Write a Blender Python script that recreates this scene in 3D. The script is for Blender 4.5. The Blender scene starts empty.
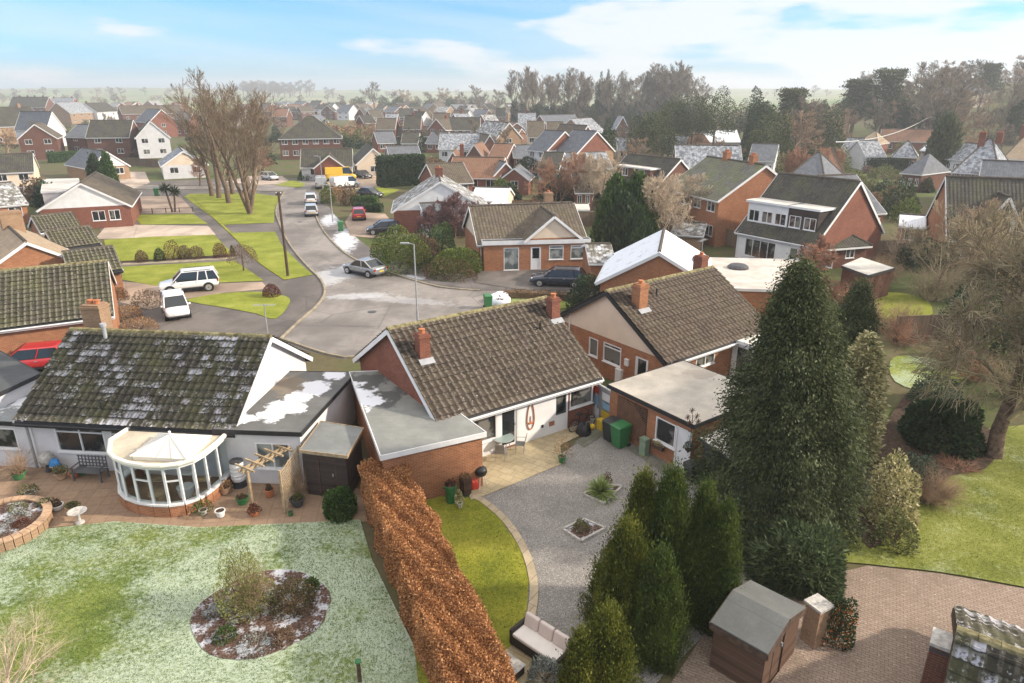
import bpy, math, random
import numpy as np
from mathutils import Vector
random.seed(7)
SC = bpy.context.scene
COL = SC.collection
R = math.radians
# ------------------------------------------------------------------ camera
CAM_H = 15.5
PITCH = 20.07
cam_d = bpy.data.cameras.new('camera'); cam = bpy.data.objects.new('camera', cam_d); COL.objects.link(cam)
cam_d.lens = 24.0; cam_d.sensor_width = 36.0; cam_d.clip_end = 12000; cam_d.clip_start = 0.3
cam.location = (0, 0, CAM_H); cam.rotation_euler = (R(90 - PITCH), 0, 0)
SC.camera = cam
# ------------------------------------------------------------------ light, sky, exposure
SUN_EL, SUN_AZ = 27.0, 92.0            # azimuth clockwise from +Y
world = bpy.data.worlds.new('World'); SC.world = world; world.use_nodes = True
SC.view_settings.view_transform = 'Standard'; SC.view_settings.look = 'None'
SC.view_settings.exposure = 1.52; SC.view_settings.gamma = 1.0; SC.view_settings.use_curve_mapping = False
def build_world():
    nt = world.node_tree; N = nt.nodes; L = nt.links; N.clear()
    out = N.new('ShaderNodeOutputWorld'); bg = N.new('ShaderNodeBackground'); bg.inputs[1].default_value = 0.14
    L.new(bg.outputs[0], out.inputs[0])
    sky = N.new('ShaderNodeTexSky'); sky.sky_type = 'NISHITA'; sky.sun_disc = False
    sky.sun_elevation = R(SUN_EL); sky.sun_rotation = R(SUN_AZ); sky.air_density = 1.0; sky.dust_density = 0.6; sky.ozone_density = 2.0
    tc = N.new('ShaderNodeTexCoord'); sep = N.new('ShaderNodeSeparateXYZ'); L.new(tc.outputs['Generated'], sep.inputs[0])
    def m(op, a, b=None, c=None, clamp=False):
        n = N.new('ShaderNodeMath'); n.operation = op; n.use_clamp = clamp
        for i, v in enumerate((a, b, c)):
            if v is None: continue
            if isinstance(v, (int, float)): n.inputs[i].default_value = v
            else: L.new(v, n.inputs[i])
        return n.outputs[0]
    az = m('ARCTAN2', sep.outputs[0], sep.outputs[1])
    comb = N.new('ShaderNodeCombineXYZ'); L.new(m('MULTIPLY', az, 4.6), comb.inputs[0]); L.new(m('MULTIPLY', sep.outputs[2], 21.0), comb.inputs[1])
    comb.inputs[2].default_value = 3.7
    no = N.new('ShaderNodeTexNoise'); no.inputs['Scale'].default_value = 1.0; no.inputs['Detail'].default_value = 9; no.inputs['Roughness'].default_value = 0.52
    L.new(comb.outputs[0], no.inputs['Vector'])
    # more cloud towards the right of the view, clear towards the left
    bias = m('MULTIPLY', m('SMOOTH_MIN', m('MAXIMUM', m('ADD', az, 0.05), -0.25), 0.42, 0.1), 0.36)
    bias = m('ADD', bias, m('MULTIPLY', m('SUBTRACT', 0.10, sep.outputs[2]), 0.35))
    v = m('ADD', no.outputs['Fac'], bias)
    ramp = N.new('ShaderNodeMapRange'); ramp.interpolation_type = 'SMOOTHSTEP'
    ramp.inputs['From Min'].default_value = 0.50; ramp.inputs['From Max'].default_value = 0.64
    L.new(v, ramp.inputs['Value'])
    # thin high streaks everywhere
    comb2 = N.new('ShaderNodeCombineXYZ'); L.new(m('MULTIPLY', az, 1.5), comb2.inputs[0]); L.new(m('ADD', m('MULTIPLY', sep.outputs[2], 22.0), m('MULTIPLY', az, 2.0)), comb2.inputs[1])
    no2 = N.new('ShaderNodeTexNoise'); no2.inputs['Scale'].default_value = 1.0; no2.inputs['Detail'].default_value = 5; L.new(comb2.outputs[0], no2.inputs['Vector'])
    thin = m('MULTIPLY', m('SUBTRACT', no2.outputs['Fac'], 0.42, None, True), 1.5, None, True)
    fac = m('MAXIMUM', m('MULTIPLY', ramp.outputs[0], 0.85), thin, None, True)
    mix = N.new('ShaderNodeMix'); mix.data_type = 'RGBA'
    L.new(fac, mix.inputs['Factor']); 
    # blue of a clear winter day over the Nishita sky
    tint = N.new('ShaderNodeMix'); tint.data_type = 'RGBA'; tint.blend_type = 'MULTIPLY'; tint.inputs['Factor'].default_value = 1.0
    L.new(sky.outputs[0], tint.inputs['A']); tint.inputs['B'].default_value = (SKY_T[0], SKY_T[1], SKY_T[2], 1)
    L.new(tint.outputs['Result'], mix.inputs['A'])
    mix.inputs['B'].default_value = (2.5, 2.55, 2.6, 1)
    fill_veil = N.new('ShaderNodeMix'); fill_veil.data_type = 'RGBA'      # unseen white cloud overhead, added to make the fill light neutral
    vr = N.new('ShaderNodeMapRange'); vr.interpolation_type = 'SMOOTHSTEP'; vr.inputs['From Min'].default_value = 0.16; vr.inputs['From Max'].default_value = 0.5; vr.inputs['To Max'].default_value = 0.8
    L.new(sep.outputs[2], vr.inputs['Value']); L.new(vr.outputs[0], fill_veil.inputs['Factor']); L.new(mix.outputs['Result'], fill_veil.inputs['A']); fill_veil.inputs['B'].default_value = (4.4, 4.15, 3.8, 1)
    L.new(fill_veil.outputs['Result'], bg.inputs[0])
SKY_T = (0.17, 0.36, 0.60)
build_world()
sun_d = bpy.data.lights.new('sun', 'SUN'); sun = bpy.data.objects.new('sun', sun_d); COL.objects.link(sun)
sun_d.energy = 2.2; sun_d.angle = R(2.0); sun_d.color = (1.0, 0.88, 0.72)
sd = Vector((math.sin(R(SUN_AZ)) * math.cos(R(SUN_EL)), math.cos(R(SUN_AZ)) * math.cos(R(SUN_EL)), math.sin(R(SUN_EL))))
sun.rotation_euler = sd.to_track_quat('Z', 'Y').to_euler()
# ------------------------------------------------------------------ terrain and placement
def sm(a, b, x):
    t = min(1.0, max(0.0, (x - a) / (b - a))); return t * t * (3 - 2 * t)
def hz(x, y):
    r = math.hypot(x, y)
    if r < 170 or y < -200: return 0.0 if r < 170 else 0.0
    az = math.atan2(x, y)
    right = sm(0.32, 0.62, az)
    h = right * 20.0 * sm(190, 470, r)
    h += (1 - right) * 24.0 * sm(1100, 2600, r) * (1 + 0.15 * math.sin(az * 9) + 0.08 * math.sin(az * 23))
    h += right * 10 * sm(500, 1500, r)
    return h
ps, pc = math.sin(R(PITCH)), math.cos(R(PITCH))
FPX = 1024 * 24.0 / 36.0
def at(px, py, z=0.0):
    """the point of the photograph at height z above the ground (flat part) or on the terrain"""
    u = (px - 512) / FPX; v = (341.5 - py) / FPX
    dz = -ps + pc * v; fy = pc + ps * v
    t = (CAM_H - z) / -dz if dz < -1e-5 else 1e9
    if t * fy > 160:
        tt = 150.0
        while tt < 3500:
            if CAM_H + dz * tt <= hz(u * tt, fy * tt) + z: break
            tt *= 1.01
        t = tt
    return Vector((u * t, fy * t, 0))
# ------------------------------------------------------------------ tagging
def tag(o, label=None, cat=None, group=None, kind=None):
    if label: o['label'] = label
    if cat: o['category'] = cat
    if group: o['group'] = group
    if kind: o['kind'] = kind
    return o
def empty(name, loc, label, cat, group=None, rz=0.0):
    o = bpy.data.objects.new(name, None); COL.objects.link(o); o.empty_display_size = 0.3
    o.location = loc; o.rotation_euler = (0, 0, rz)
    return tag(o, label, cat, group)
def link(name, me, parent=None, loc=None):
    o = bpy.data.objects.new(name, me); COL.objects.link(o)
    if parent is not None: o.parent = parent
    if loc is not None: o.location = loc
    return o
def copy_tree(o, loc, rz, label, sc=None, group=None):
    c = o.copy(); COL.objects.link(c); c.location = loc; c.rotation_euler = (0, 0, rz)
    if sc is not None: c.scale = sc if hasattr(sc, '__len__') else (sc, sc, sc)
    c['label'] = label
    if group: c['group'] = group
    for ch in list(o.children):
        d = ch.copy(); COL.objects.link(d); d.parent = c
        for g in list(ch.children):
            e = g.copy(); COL.objects.link(e); e.parent = d
    return c
# ------------------------------------------------------------------ mesh builder
class MB:
    def __init__(s): s.v = []; s.f = []; s.uv = []
    def poly(s, pts, uv=None):
        i = len(s.v); s.v += [tuple(p) for p in pts]; s.f.append(tuple(range(i, i + len(pts)))); s.uv.append(uv)
    def hexa(s, c):            # 8 corners: bottom 4, top 4
        i = len(s.v); s.v += [tuple(p) for p in c]
        for f in ((3, 2, 1, 0), (4, 5, 6, 7), (0, 1, 5, 4), (1, 2, 6, 5), (2, 3, 7, 6), (3, 0, 4, 7)):
            s.f.append(tuple(i + k for k in f)); s.uv.append(None)
    def box(s, x, y, z, sx, sy, sz, rz=0.0):      # centre of the base
        c, sn = math.cos(rz), math.sin(rz); P = []
        for zz in (z, z + sz):
            for a, b in ((-1, -1), (1, -1), (1, 1), (-1, 1)):
                u, v = a * sx / 2, b * sy / 2; P.append((x + u * c - v * sn, y + u * sn + v * c, zz))
        s.hexa(P)
    def bar(s, a, b, w, h=None):
        h = h or w; a = Vector(a); b = Vector(b); d = (b - a).normalized()
        up = Vector((0, 0, 1)) if abs(d.z) < 0.95 else Vector((0, 1, 0))
        t = d.cross(up).normalized(); n = t.cross(d).normalized(); P = []
        for q in (a, b):
            P += [q - t * w / 2 - n * h / 2, q + t * w / 2 - n * h / 2, q + t * w / 2 + n * h / 2, q - t * w / 2 + n * h / 2]
        s.hexa(P)
    def tube(s, pts, rad, n=8, cap=True):
        pts = [Vector(p) for p in pts]; k = len(pts)
        if not hasattr(rad, '__len__'): rad = [rad] * k
        base = len(s.v)
        for i, p in enumerate(pts):
            d = (pts[min(i + 1, k - 1)] - pts[max(i - 1, 0)]).normalized()
            up = Vector((0, 0, 1)) if abs(d.z) < 0.9 else Vector((1, 0, 0))
            t = d.cross(up).normalized(); b = d.cross(t)
            for j in range(n):
                a = 2 * math.pi * j / n; s.v.append(tuple(p + t * math.cos(a) * rad[i] + b * math.sin(a) * rad[i]))
        for i in range(k - 1):
            for j in range(n):
                a = base + i * n + j; b2 = base + i * n + (j + 1) % n
                s.f.append((a, b2, b2 + n, a + n)); s.uv.append(None)
        if cap:
            s.f.append(tuple(base + j for j in range(n))[::-1]); s.uv.append(None)
            s.f.append(tuple(base + (k - 1) * n + j for j in range(n))); s.uv.append(None)
    def lathe(s, x, y, prof, n=16):     # prof = [(r,z)...]
        base = len(s.v); k = len(prof)
        for r, z in prof:
            for j in range(n):
                a = 2 * math.pi * j / n; s.v.append((x + r * math.cos(a), y + r * math.sin(a), z))
        for i in range(k - 1):
            for j in range(n):
                a = base + i * n + j; b = base + i * n + (j + 1) % n
                s.f.append((a, b, b + n, a + n)); s.uv.append(None)
        s.f.append(tuple(base + j for j in range(n))[::-1]); s.uv.append(None)
        s.f.append(tuple(base + (k - 1) * n + j for j in range(n))); s.uv.append(None)
    def build(s, name, mat, parent=None, smooth=False, off=(0, 0, 0), bevel=0):
        me = bpy.data.meshes.new(name); ox, oy, oz = off
        me.from_pydata([(a - ox, b - oy, c - oz) for a, b, c in s.v], [], s.f)
        me.update()
        if mat: me.materials.append(mat)
        ul = me.uv_layers.new(name='UVMap'); uvs = np.zeros(len(me.loops) * 2, 'f')
        for p in me.polygons:
            given = s.uv[p.index]
            if given is not None:
                for k, li in enumerate(p.loop_indices): uvs[2 * li], uvs[2 * li + 1] = given[k]
                continue
            n = p.normal; hl = math.hypot(n.x, n.y)
            if hl < 0.12: t = (1, 0, 0); b = (0, 1, 0)
            else:
                t = (-n.y / hl, n.x / hl, 0); b = (n.y * t[2] - n.z * t[1], n.z * t[0] - n.x * t[2], n.x * t[1] - n.y * t[0])
            for li in p.loop_indices:
                c = me.vertices[me.loops[li].vertex_index].co
                uvs[2 * li] = c.x * t[0] + c.y * t[1]; uvs[2 * li + 1] = c.x * b[0] + c.y * b[1] + c.z * b[2]
        ul.data.foreach_set('uv', uvs)
        if smooth: me.shade_smooth()
        o = link(name, me, parent)
        if bevel:
            bm = o.modifiers.new('bevel', 'BEVEL'); bm.width = bevel; bm.segments = 2; bm.limit_method = 'ANGLE'
        return o
def np_mesh(name, V, F, mat, smooth=False, uv=None):
    """V (n,3); F (m,4) quads or (m,3)"""
    me = bpy.data.meshes.new(name); n, k = F.shape
    me.vertices.add(len(V)); me.vertices.foreach_set('co', np.ascontiguousarray(V, 'f').ravel())
    me.loops.add(n * k); me.loops.foreach_set('vertex_index', np.ascontiguousarray(F, 'i').ravel())
    me.polygons.add(n); me.polygons.foreach_set('loop_start', np.arange(0, n * k, k, dtype='i'))
    me.update(calc_edges=True)
    if uv is not None:
        ul = me.uv_layers.new(name='UVMap'); ul.data.foreach_set('uv', np.ascontiguousarray(uv[F.ravel()], 'f').ravel())
    if mat: me.materials.append(mat)
    if smooth: me.shade_smooth()
    me.validate()
    return me
# ------------------------------------------------------------------ materials
class NT:
    def __init__(s, name, rough=0.85, spec=0.3):
        s.m = bpy.data.materials.new(name); s.m.use_nodes = True; s.t = s.m.node_tree; s.N = s.t.nodes; s.L = s.t.links
        s.p = s.N['Principled BSDF']; s.p.inputs['Roughness'].default_value = rough; s.p.inputs['Specular IOR Level'].default_value = spec
    def n(s, typ, **kw):
        o = s.N.new(typ)
        for k, v in kw.items():
            if k in o.inputs.keys() if hasattr(o.inputs, 'keys') else False: s.put(o.inputs[k], v)
            else: setattr(o, k, v)
        return o
    def put(s, i, v):
        if hasattr(v, 'is_output') or isinstance(v, bpy.types.NodeSocket): s.L.new(v, i)
        elif hasattr(v, '__len__') and len(v) == 3 and i.type == 'RGBA': i.default_value = (*v, 1)
        else: i.default_value = v
    def math(s, op, a, b=0.0, clamp=False):
        o = s.N.new('ShaderNodeMath'); o.operation = op; o.use_clamp = clamp; s.put(o.inputs[0], a); s.put(o.inputs[1], b); return o.outputs[0]
    def mix(s, f, a, b, mode='MIX'):
        o = s.N.new('ShaderNodeMix'); o.data_type = 'RGBA'; o.blend_type = mode; s.put(o.inputs['Factor'], f); s.put(o.inputs['A'], a); s.put(o.inputs['B'], b); return o.outputs['Result']
    def coord(s, which='Object'):
        o = s.N.new('ShaderNodeTexCoord'); return o.outputs[which]
    def wpos(s): return s.N.new('ShaderNodeNewGeometry').outputs['Position']
    def island(s): return s.N.new('ShaderNodeNewGeometry').outputs['Random Per Island']
    def noise(s, vec, scale, detail=4, rough=0.55, stretch=None):
        if stretch:
            mp = s.N.new('ShaderNodeMapping'); s.L.new(vec, mp.inputs['Vector']); mp.inputs['Scale'].default_value = stretch; vec = mp.outputs[0]
        o = s.N.new('ShaderNodeTexNoise'); s.L.new(vec, o.inputs['Vector']); o.inputs['Scale'].default_value = scale
        o.inputs['Detail'].default_value = detail; o.inputs['Roughness'].default_value = rough; return o.outputs['Fac']
    def rng(s, v, a, b, c=0.0, d=1.0, smooth=True):
        o = s.N.new('ShaderNodeMapRange'); o.interpolation_type = 'SMOOTHSTEP' if smooth else 'LINEAR'
        s.put(o.inputs['Value'], v); o.inputs['From Min'].default_value = a; o.inputs['From Max'].default_value = b
        o.inputs['To Min'].default_value = c; o.inputs['To Max'].default_value = d; return o.outputs[0]
    def ramp(s, v, stops):
        o = s.N.new('ShaderNodeValToRGB'); s.put(o.inputs[0], v); e = o.color_ramp.elements
        while len(e) < len(stops): e.new(0.5)
        for k, (p, c) in enumerate(stops): e[k].position = p; e[k].color = (*c, 1)
        return o.outputs[0]
    def bump(s, h, strength=0.5, dist=0.02):
        o = s.N.new('ShaderNodeBump'); s.put(o.inputs['Height'], h); o.inputs['Strength'].default_value = strength; o.inputs['Distance'].default_value = dist
        s.L.new(o.outputs[0], s.p.inputs['Normal'])
    def col(s, c): s.put(s.p.inputs['Base Color'], c); return s.m
def plain(name, c, rough=0.6, spec=0.4, var=0.12, scale=3.0, metal=0.0):
    t = NT(name, rough, spec); f = t.noise(t.wpos(), scale, 5)
    t.p.inputs['Metallic'].default_value = metal
    d = tuple(x * (1 - var) for x in c); e = tuple(min(1, x * (1 + var)) for x in c)
    return t.col(t.mix(t.rng(f, 0.3, 0.7), d, e))
def leafmat(name, cols, rough=0.6, trans=0.25, frost=None, patch=0.6):
    """cols: dark..light; random per leaf and in clumps"""
    t = NT(name, rough, 0.25); r = t.island(); f = t.noise(t.wpos(), 1.3, 3)
    v = t.math('ADD', t.math('MULTIPLY', r, 1 - patch * 0.5), t.math('MULTIPLY', t.math('SUBTRACT', f, 0.5), patch * 1.2), True)
    k = len(cols); c = t.ramp(v, [(i / (k - 1), cc) for i, cc in enumerate(cols)])
    if frost:
        g = t.N.new('ShaderNodeNewGeometry'); sp = t.N.new('ShaderNodeSeparateXYZ'); t.L.new(g.outputs['Position'], sp.inputs[0])
        f2 = t.noise(t.wpos(), 4.0, 4)
        c = t.mix(t.math('MULTIPLY', t.rng(f2, 0.5, 0.62), frost), c, (0.62, 0.66, 0.66))
    t.col(c)
    if trans:
        tr = t.N.new('ShaderNodeBsdfTranslucent'); t.put(tr.inputs[0], c); mx = t.N.new('ShaderNodeMixShader'); mx.inputs[0].default_value = trans
        out = [n for n in t.N if n.type == 'OUTPUT_MATERIAL'][0]
        t.L.new(t.p.outputs[0], mx.inputs[1]); t.L.new(tr.outputs[0], mx.inputs[2]); t.L.new(mx.outputs[0], out.inputs[0])
    return t.m
def brick(name, c1, c2, mortar=(0.36, 0.31, 0.26), bump=0.3):
    t = NT(name, 0.9, 0.15); uv = t.coord('UV')
    b = t.N.new('ShaderNodeTexBrick'); t.L.new(uv, b.inputs['Vector']); b.inputs['Scale'].default_value = 1.0
    b.inputs['Brick Width'].default_value = 0.225; b.inputs['Row Height'].default_value = 0.075; b.inputs['Mortar Size'].default_value = 0.006
    b.inputs['Mortar Smooth'].default_value = 0.3; b.offset = 0.5
    t.put(b.inputs['Color1'], c1); t.put(b.inputs['Color2'], c2); t.put(b.inputs['Mortar'], mortar)
    f = t.noise(t.wpos(), 0.9, 6, 0.6); f2 = t.noise(t.wpos(), 11.0, 3)
    c = t.mix(t.rng(f, 0.35, 0.75, 0, 0.35), b.outputs['Color'], tuple(x * 0.55 for x in c2))
    c = t.mix(t.rng(f2, 0.55, 0.75, 0, 0.3), c, tuple(min(1, x * 1.5) for x in c1))
    t.bump(t.math('SUBTRACT', 1.0, b.outputs['Fac']), bump, 0.008)
    return t.col(c)
def tiles(name, c1, c2, moss=(0.13, 0.14, 0.04), mossf=0.3, lichen=0.25, frost=0.0, tw=0.32, th=0.38, bump=0.0, frost_scale=0.35, fthr=0.5, frostc=(0.74, 0.78, 0.84), crest=0.0):
    """roof tiles; the UV is in metres, u along the ridge and v up the slope"""
    t = NT(name, 0.8, 0.25); uv = t.coord('UV'); sp = t.N.new('ShaderNodeSeparateXYZ'); t.L.new(uv, sp.inputs[0])
    cu = t.math('DIVIDE', sp.outputs[0], tw); cv = t.math('DIVIDE', sp.outputs[1], th)
    fu = t.math('FLOOR', cu); fv = t.math('FLOOR', cv)
    cb = t.N.new('ShaderNodeCombineXYZ'); t.L.new(fu, cb.inputs[0]); t.L.new(fv, cb.inputs[1])
    wn = t.N.new('ShaderNodeTexWhiteNoise'); wn.noise_dimensions = '2D'; t.L.new(cb.outputs[0], wn.inputs['Vector'])
    rnd = wn.outputs['Value']
    c = t.mix(t.rng(rnd, 0, 1, smooth=False), c1, c2)
    big = t.noise(uv, 0.45, 5, 0.6); fine = t.noise(uv, 9.0, 4, 0.65)
    c = t.mix(t.rng(t.math('ADD', big, t.math('MULTIPLY', fine, 0.5)), 0.62, 0.95, 0, mossf), c, moss)
    sp2 = t.noise(uv, 5.0, 5, 0.7)
    c = t.mix(t.rng(sp2, 0.56, 0.68, 0, lichen), c, (0.42, 0.40, 0.33))
    sp3 = t.noise(uv, 7.0, 2, 0.5)
    if crest:
        cw = t.rng(t.math('COSINE', t.math('MULTIPLY', cu, 2 * math.pi)), 0.15, 0.9); c = t.mix(t.math('MULTIPLY', t.math('MULTIPLY', cw, t.rng(fine, 0.35, 0.6)), crest), c, (0.36, 0.32, 0.26))
    c = t.mix(t.rng(sp3, 0.70, 0.74, 0, 0.8 * min(1, lichen * 3)), c, (0.62, 0.60, 0.52))
    frac = t.math('FRACT', cv); wave = t.math('FRACT', cu)
    if frost > 0:
        fm = t.noise(uv, frost_scale, 4, 0.6)
        a = t.math('ADD', fm, t.math('MULTIPLY', t.math('SUBTRACT', rnd, 0.5), 0.2))
        a = t.math('ADD', a, t.math('MULTIPLY', t.math('SUBTRACT', fine, 0.5), 0.6))
        a = t.rng(a, fthr, fthr + (0.09 if frost_scale < 0.9 else 0.30))
        if frost_scale < 0.9: 
            lo = t.rng(frac, 0.85, 0.35); a = t.math('MULTIPLY', a, lo)
            lo2 = t.rng(wave, 0.12, 0.4); a = t.math('MULTIPLY', a, t.math('ADD', t.math('MULTIPLY', lo2, 0.75), 0.25))
        c = t.mix(t.math('MULTIPLY', a, frost), c, frostc)
    h = t.math('ADD', t.math('MULTIPLY', fine, 0.25), 0)
    if bump > 0:
        cr = t.math('MULTIPLY', t.math('SUBTRACT', 1.0, frac), 1.0)
        wv = t.math('SINE', t.math('MULTIPLY', cu, 2 * math.pi))
        h = t.math('ADD', h, t.math('ADD', cr, t.math('MULTIPLY', wv, 0.35)))
        t.bump(h, bump, 0.05)
    else: t.bump(h, 0.4, 0.02)
    return t.col(c)
def felt(name, c, patches=(), snow=0.0, seam=0.9):
    t = NT(name, 0.75, 0.3); uv = t.coord('UV'); f = t.noise(uv, 0.6, 6, 0.65); f2 = t.noise(uv, 14, 3)
    cc = t.mix(t.rng(f, 0.3, 0.72), tuple(x * 0.78 for x in c), tuple(min(1, x * 1.18) for x in c))
    cc = t.mix(t.rng(f2, 0.4, 0.7, 0, 0.25), cc, tuple(x * 0.6 for x in c))
    if seam:
        sp = t.N.new('ShaderNodeSeparateXYZ'); t.L.new(uv, sp.inputs[0])
        fr = t.math('FRACT', t.math('DIVIDE', sp.outputs[1], seam)); cc = t.mix(t.rng(fr, 0.05, 0.0, 0, 0.45), cc, tuple(x * 0.45 for x in c))
    for (x, y, rad, col, ns) in patches:      # stains or snow of their own shape, in object coordinates
        ob = t.coord('Object'); vm = t.N.new('ShaderNodeVectorMath'); vm.operation = 'DISTANCE'; t.L.new(ob, vm.inputs[0]); vm.inputs[1].default_value = (x, y, 2.5)
        d = t.math('ADD', vm.outputs['Value'], t.math('MULTIPLY', t.math('SUBTRACT', t.noise(ob, ns, 7, 0.7), 0.5), rad * 4.0))
        cc = t.mix(t.rng(d, rad * 1.1, rad * 0.75, 0, 0.92), cc, col)
    t.bump(t.math('ADD', f2, f), 0.25, 0.01)
    return t.col(cc)
M = {}
def mats():
    M['brick'] = brick('orange_brick', (0.39, 0.165, 0.078), (0.28, 0.112, 0.055), (0.42, 0.31, 0.22))
    M['brick_red'] = brick('red_brick', (0.24, 0.085, 0.052), (0.17, 0.06, 0.04), (0.28, 0.2, 0.16))
    M['brick_brown'] = brick('brown_brick', (0.17, 0.07, 0.045), (0.12, 0.05, 0.035), (0.2, 0.16, 0.13))
    M['brick_tan'] = brick('tan_brick', (0.34, 0.215, 0.125), (0.27, 0.165, 0.10), (0.4, 0.33, 0.26))
    M['white'] = plain('white_paint', (0.72, 0.72, 0.72), 0.55, 0.4, 0.06, 1.5)
    M['render'] = plain('white_render', (0.60, 0.59, 0.60), 0.85, 0.2, 0.07, 1.2)
    M['cream'] = plain('cream_render', (0.68, 0.56, 0.43), 0.85, 0.2, 0.06, 1.0)
    M['creamp'] = plain('cream_plastic', (0.74, 0.70, 0.60), 0.45, 0.4, 0.06, 2)
    M['black'] = plain('black_paint', (0.02, 0.02, 0.022), 0.5, 0.4)
    M['dark'] = plain('dark_grey_paint', (0.06, 0.06, 0.065), 0.5, 0.4)
    M['grey'] = plain('grey_metal', (0.32, 0.33, 0.34), 0.5, 0.5)
    M['lead'] = plain('lead_flashing', (0.33, 0.34, 0.36), 0.6, 0.4)
    M['terra'] = plain('terracotta', (0.45, 0.17, 0.08), 0.8, 0.2)
    M['terra2'] = plain('pale_clay', (0.42, 0.28, 0.18), 0.8, 0.2, 0.25)
    M['wood'] = plain('weathered_wood', (0.36, 0.27, 0.17), 0.85, 0.2, 0.25, 6)
    M['woodd'] = plain('dark_wood', (0.085, 0.055, 0.04), 0.85, 0.2, 0.3, 6)
    M['fence'] = plain('fence_wood', (0.17, 0.12, 0.085), 0.9, 0.1, 0.3, 5)
    M['green'] = plain('green_plastic', (0.035, 0.16, 0.055), 0.45, 0.4, 0.15, 8)
    M['blackbin'] = plain('black_plastic', (0.03, 0.032, 0.038), 0.45, 0.4, 0.1)
    M['red'] = plain('red_plastic', (0.55, 0.05, 0.03), 0.4, 0.4)
    M['yellow'] = plain('yellow_plastic', (0.65, 0.45, 0.04), 0.4, 0.4)
    M['blue'] = plain('blue_cloth', (0.05, 0.22, 0.5), 0.6, 0.3)
    M['soil'] = plain('soil', (0.075, 0.052, 0.038), 0.95, 0.1, 0.4, 8)
    M['stone'] = plain('grey_stone', (0.42, 0.40, 0.37), 0.9, 0.2, 0.25, 8)
    M['snow'] = plain('snow', (0.82, 0.85, 0.9), 0.8, 0.2, 0.05, 4)
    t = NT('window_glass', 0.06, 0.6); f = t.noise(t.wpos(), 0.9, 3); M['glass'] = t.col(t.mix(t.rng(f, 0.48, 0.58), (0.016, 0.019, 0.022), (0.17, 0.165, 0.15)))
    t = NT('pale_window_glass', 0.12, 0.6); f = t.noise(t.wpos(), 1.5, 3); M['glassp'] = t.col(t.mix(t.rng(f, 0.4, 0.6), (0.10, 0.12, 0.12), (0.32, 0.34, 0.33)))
    t = NT('clear_glass', 0.03, 0.5); t.p.inputs['Transmission Weight'].default_value = 1.0; t.p.inputs['IOR'].default_value = 1.02; M['clear'] = t.col((0.72, 0.80, 0.78))
    M['cars_glass'] = NT('car_glass', 0.05, 0.6).col((0.02, 0.025, 0.03))
    M['tyre'] = NT('tyre_rubber', 0.85, 0.2).col((0.02, 0.02, 0.02))
    t = NT('alloy', 0.35, 0.5); t.p.inputs['Metallic'].default_value = 0.7; M['alloy'] = t.col((0.5, 0.5, 0.52))
    M['rlamp'] = NT('red_lamp_plastic', 0.2, 0.5).col((0.35, 0.01, 0.01))
    M['hlamp'] = NT('clear_lamp_plastic', 0.1, 0.6).col((0.7, 0.72, 0.75))
    M['bark'] = plain('bark', (0.15, 0.105, 0.075), 0.95, 0.1, 0.4, 6)
    M['barkg'] = plain('green_bark', (0.15, 0.13, 0.06), 0.95, 0.1, 0.4, 3)
    M['twig'] = plain('twigs', (0.36, 0.25, 0.165), 0.95, 0.1, 0.3, 1.5)
    M['twigp'] = plain('pale_twigs', (0.52, 0.42, 0.31), 0.95, 0.1, 0.25, 1.5)
    M['twigg'] = plain('lichen_twigs', (0.31, 0.255, 0.165), 0.95, 0.1, 0.45, 0.8)
    M['twigr'] = plain('reddish_twigs', (0.34, 0.19, 0.125), 0.95, 0.1, 0.3, 1.5)
    M['tile_main'] = tiles('brown_concrete_tiles', (0.047, 0.034, 0.027), (0.08, 0.06, 0.048), moss=(0.11, 0.10, 0.04), mossf=0.15, lichen=0.3, crest=0.42)
    M['tile_moss'] = tiles('mossy_dark_tiles_with_frost', (0.034, 0.030, 0.024), (0.06, 0.052, 0.040), mossf=0.35, lichen=0.3, frost=0.85, fthr=0.53, frost_scale=0.30, crest=0.2, frostc=(0.48, 0.48, 0.53))
    M['tile_green'] = tiles('mossy_green_brown_tiles', (0.042, 0.039, 0.027), (0.075, 0.068, 0.05), mossf=0.35, lichen=0.3, crest=0.55)
    M['tile_r'] = tiles('brown_tiles', (0.055, 0.038, 0.030), (0.09, 0.064, 0.05), mossf=0.12, lichen=0.2, crest=0.3)
    M['tile_b'] = tiles('brown_tiles_bump', (0.075, 0.058, 0.045), (0.118, 0.092, 0.07), mossf=0.2, lichen=0.4, bump=0.9)
    M['tile_dk'] = tiles('dark_tiles_bump', (0.036, 0.032, 0.03), (0.062, 0.056, 0.05), mossf=0.25, lichen=0.2, bump=0.8)
    M['tile_mossb'] = tiles('mossy_tiles_bump', (0.10, 0.095, 0.08), (0.16, 0.155, 0.13), moss=(0.14, 0.16, 0.05), mossf=0.75, lichen=0.35, bump=0.8)
    M['tile_tan'] = tiles('tan_tiles', (0.30, 0.22, 0.15), (0.38, 0.29, 0.20), mossf=0.15, lichen=0.3, bump=0.6)
    M['tile_rd'] = tiles('red_brown_tiles', (0.17, 0.085, 0.055), (0.23, 0.12, 0.08), mossf=0.2, lichen=0.2, bump=0.6)
    M['slate'] = tiles('grey_slate', (0.10, 0.108, 0.125), (0.15, 0.16, 0.18), mossf=0.05, lichen=0.1, bump=0.4)
    M['slate_f'] = tiles('frosty_slate', (0.11, 0.118, 0.135), (0.17, 0.18, 0.20), mossf=0.05, lichen=0.1, frost=0.38, frost_scale=1.6, fthr=0.38, bump=0.4)
    M['tile_snow'] = tiles('snowy_tiles', (0.13, 0.10, 0.08), (0.18, 0.15, 0.12), frost=0.95, frost_scale=1.0, fthr=0.12, bump=0.7)
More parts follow.
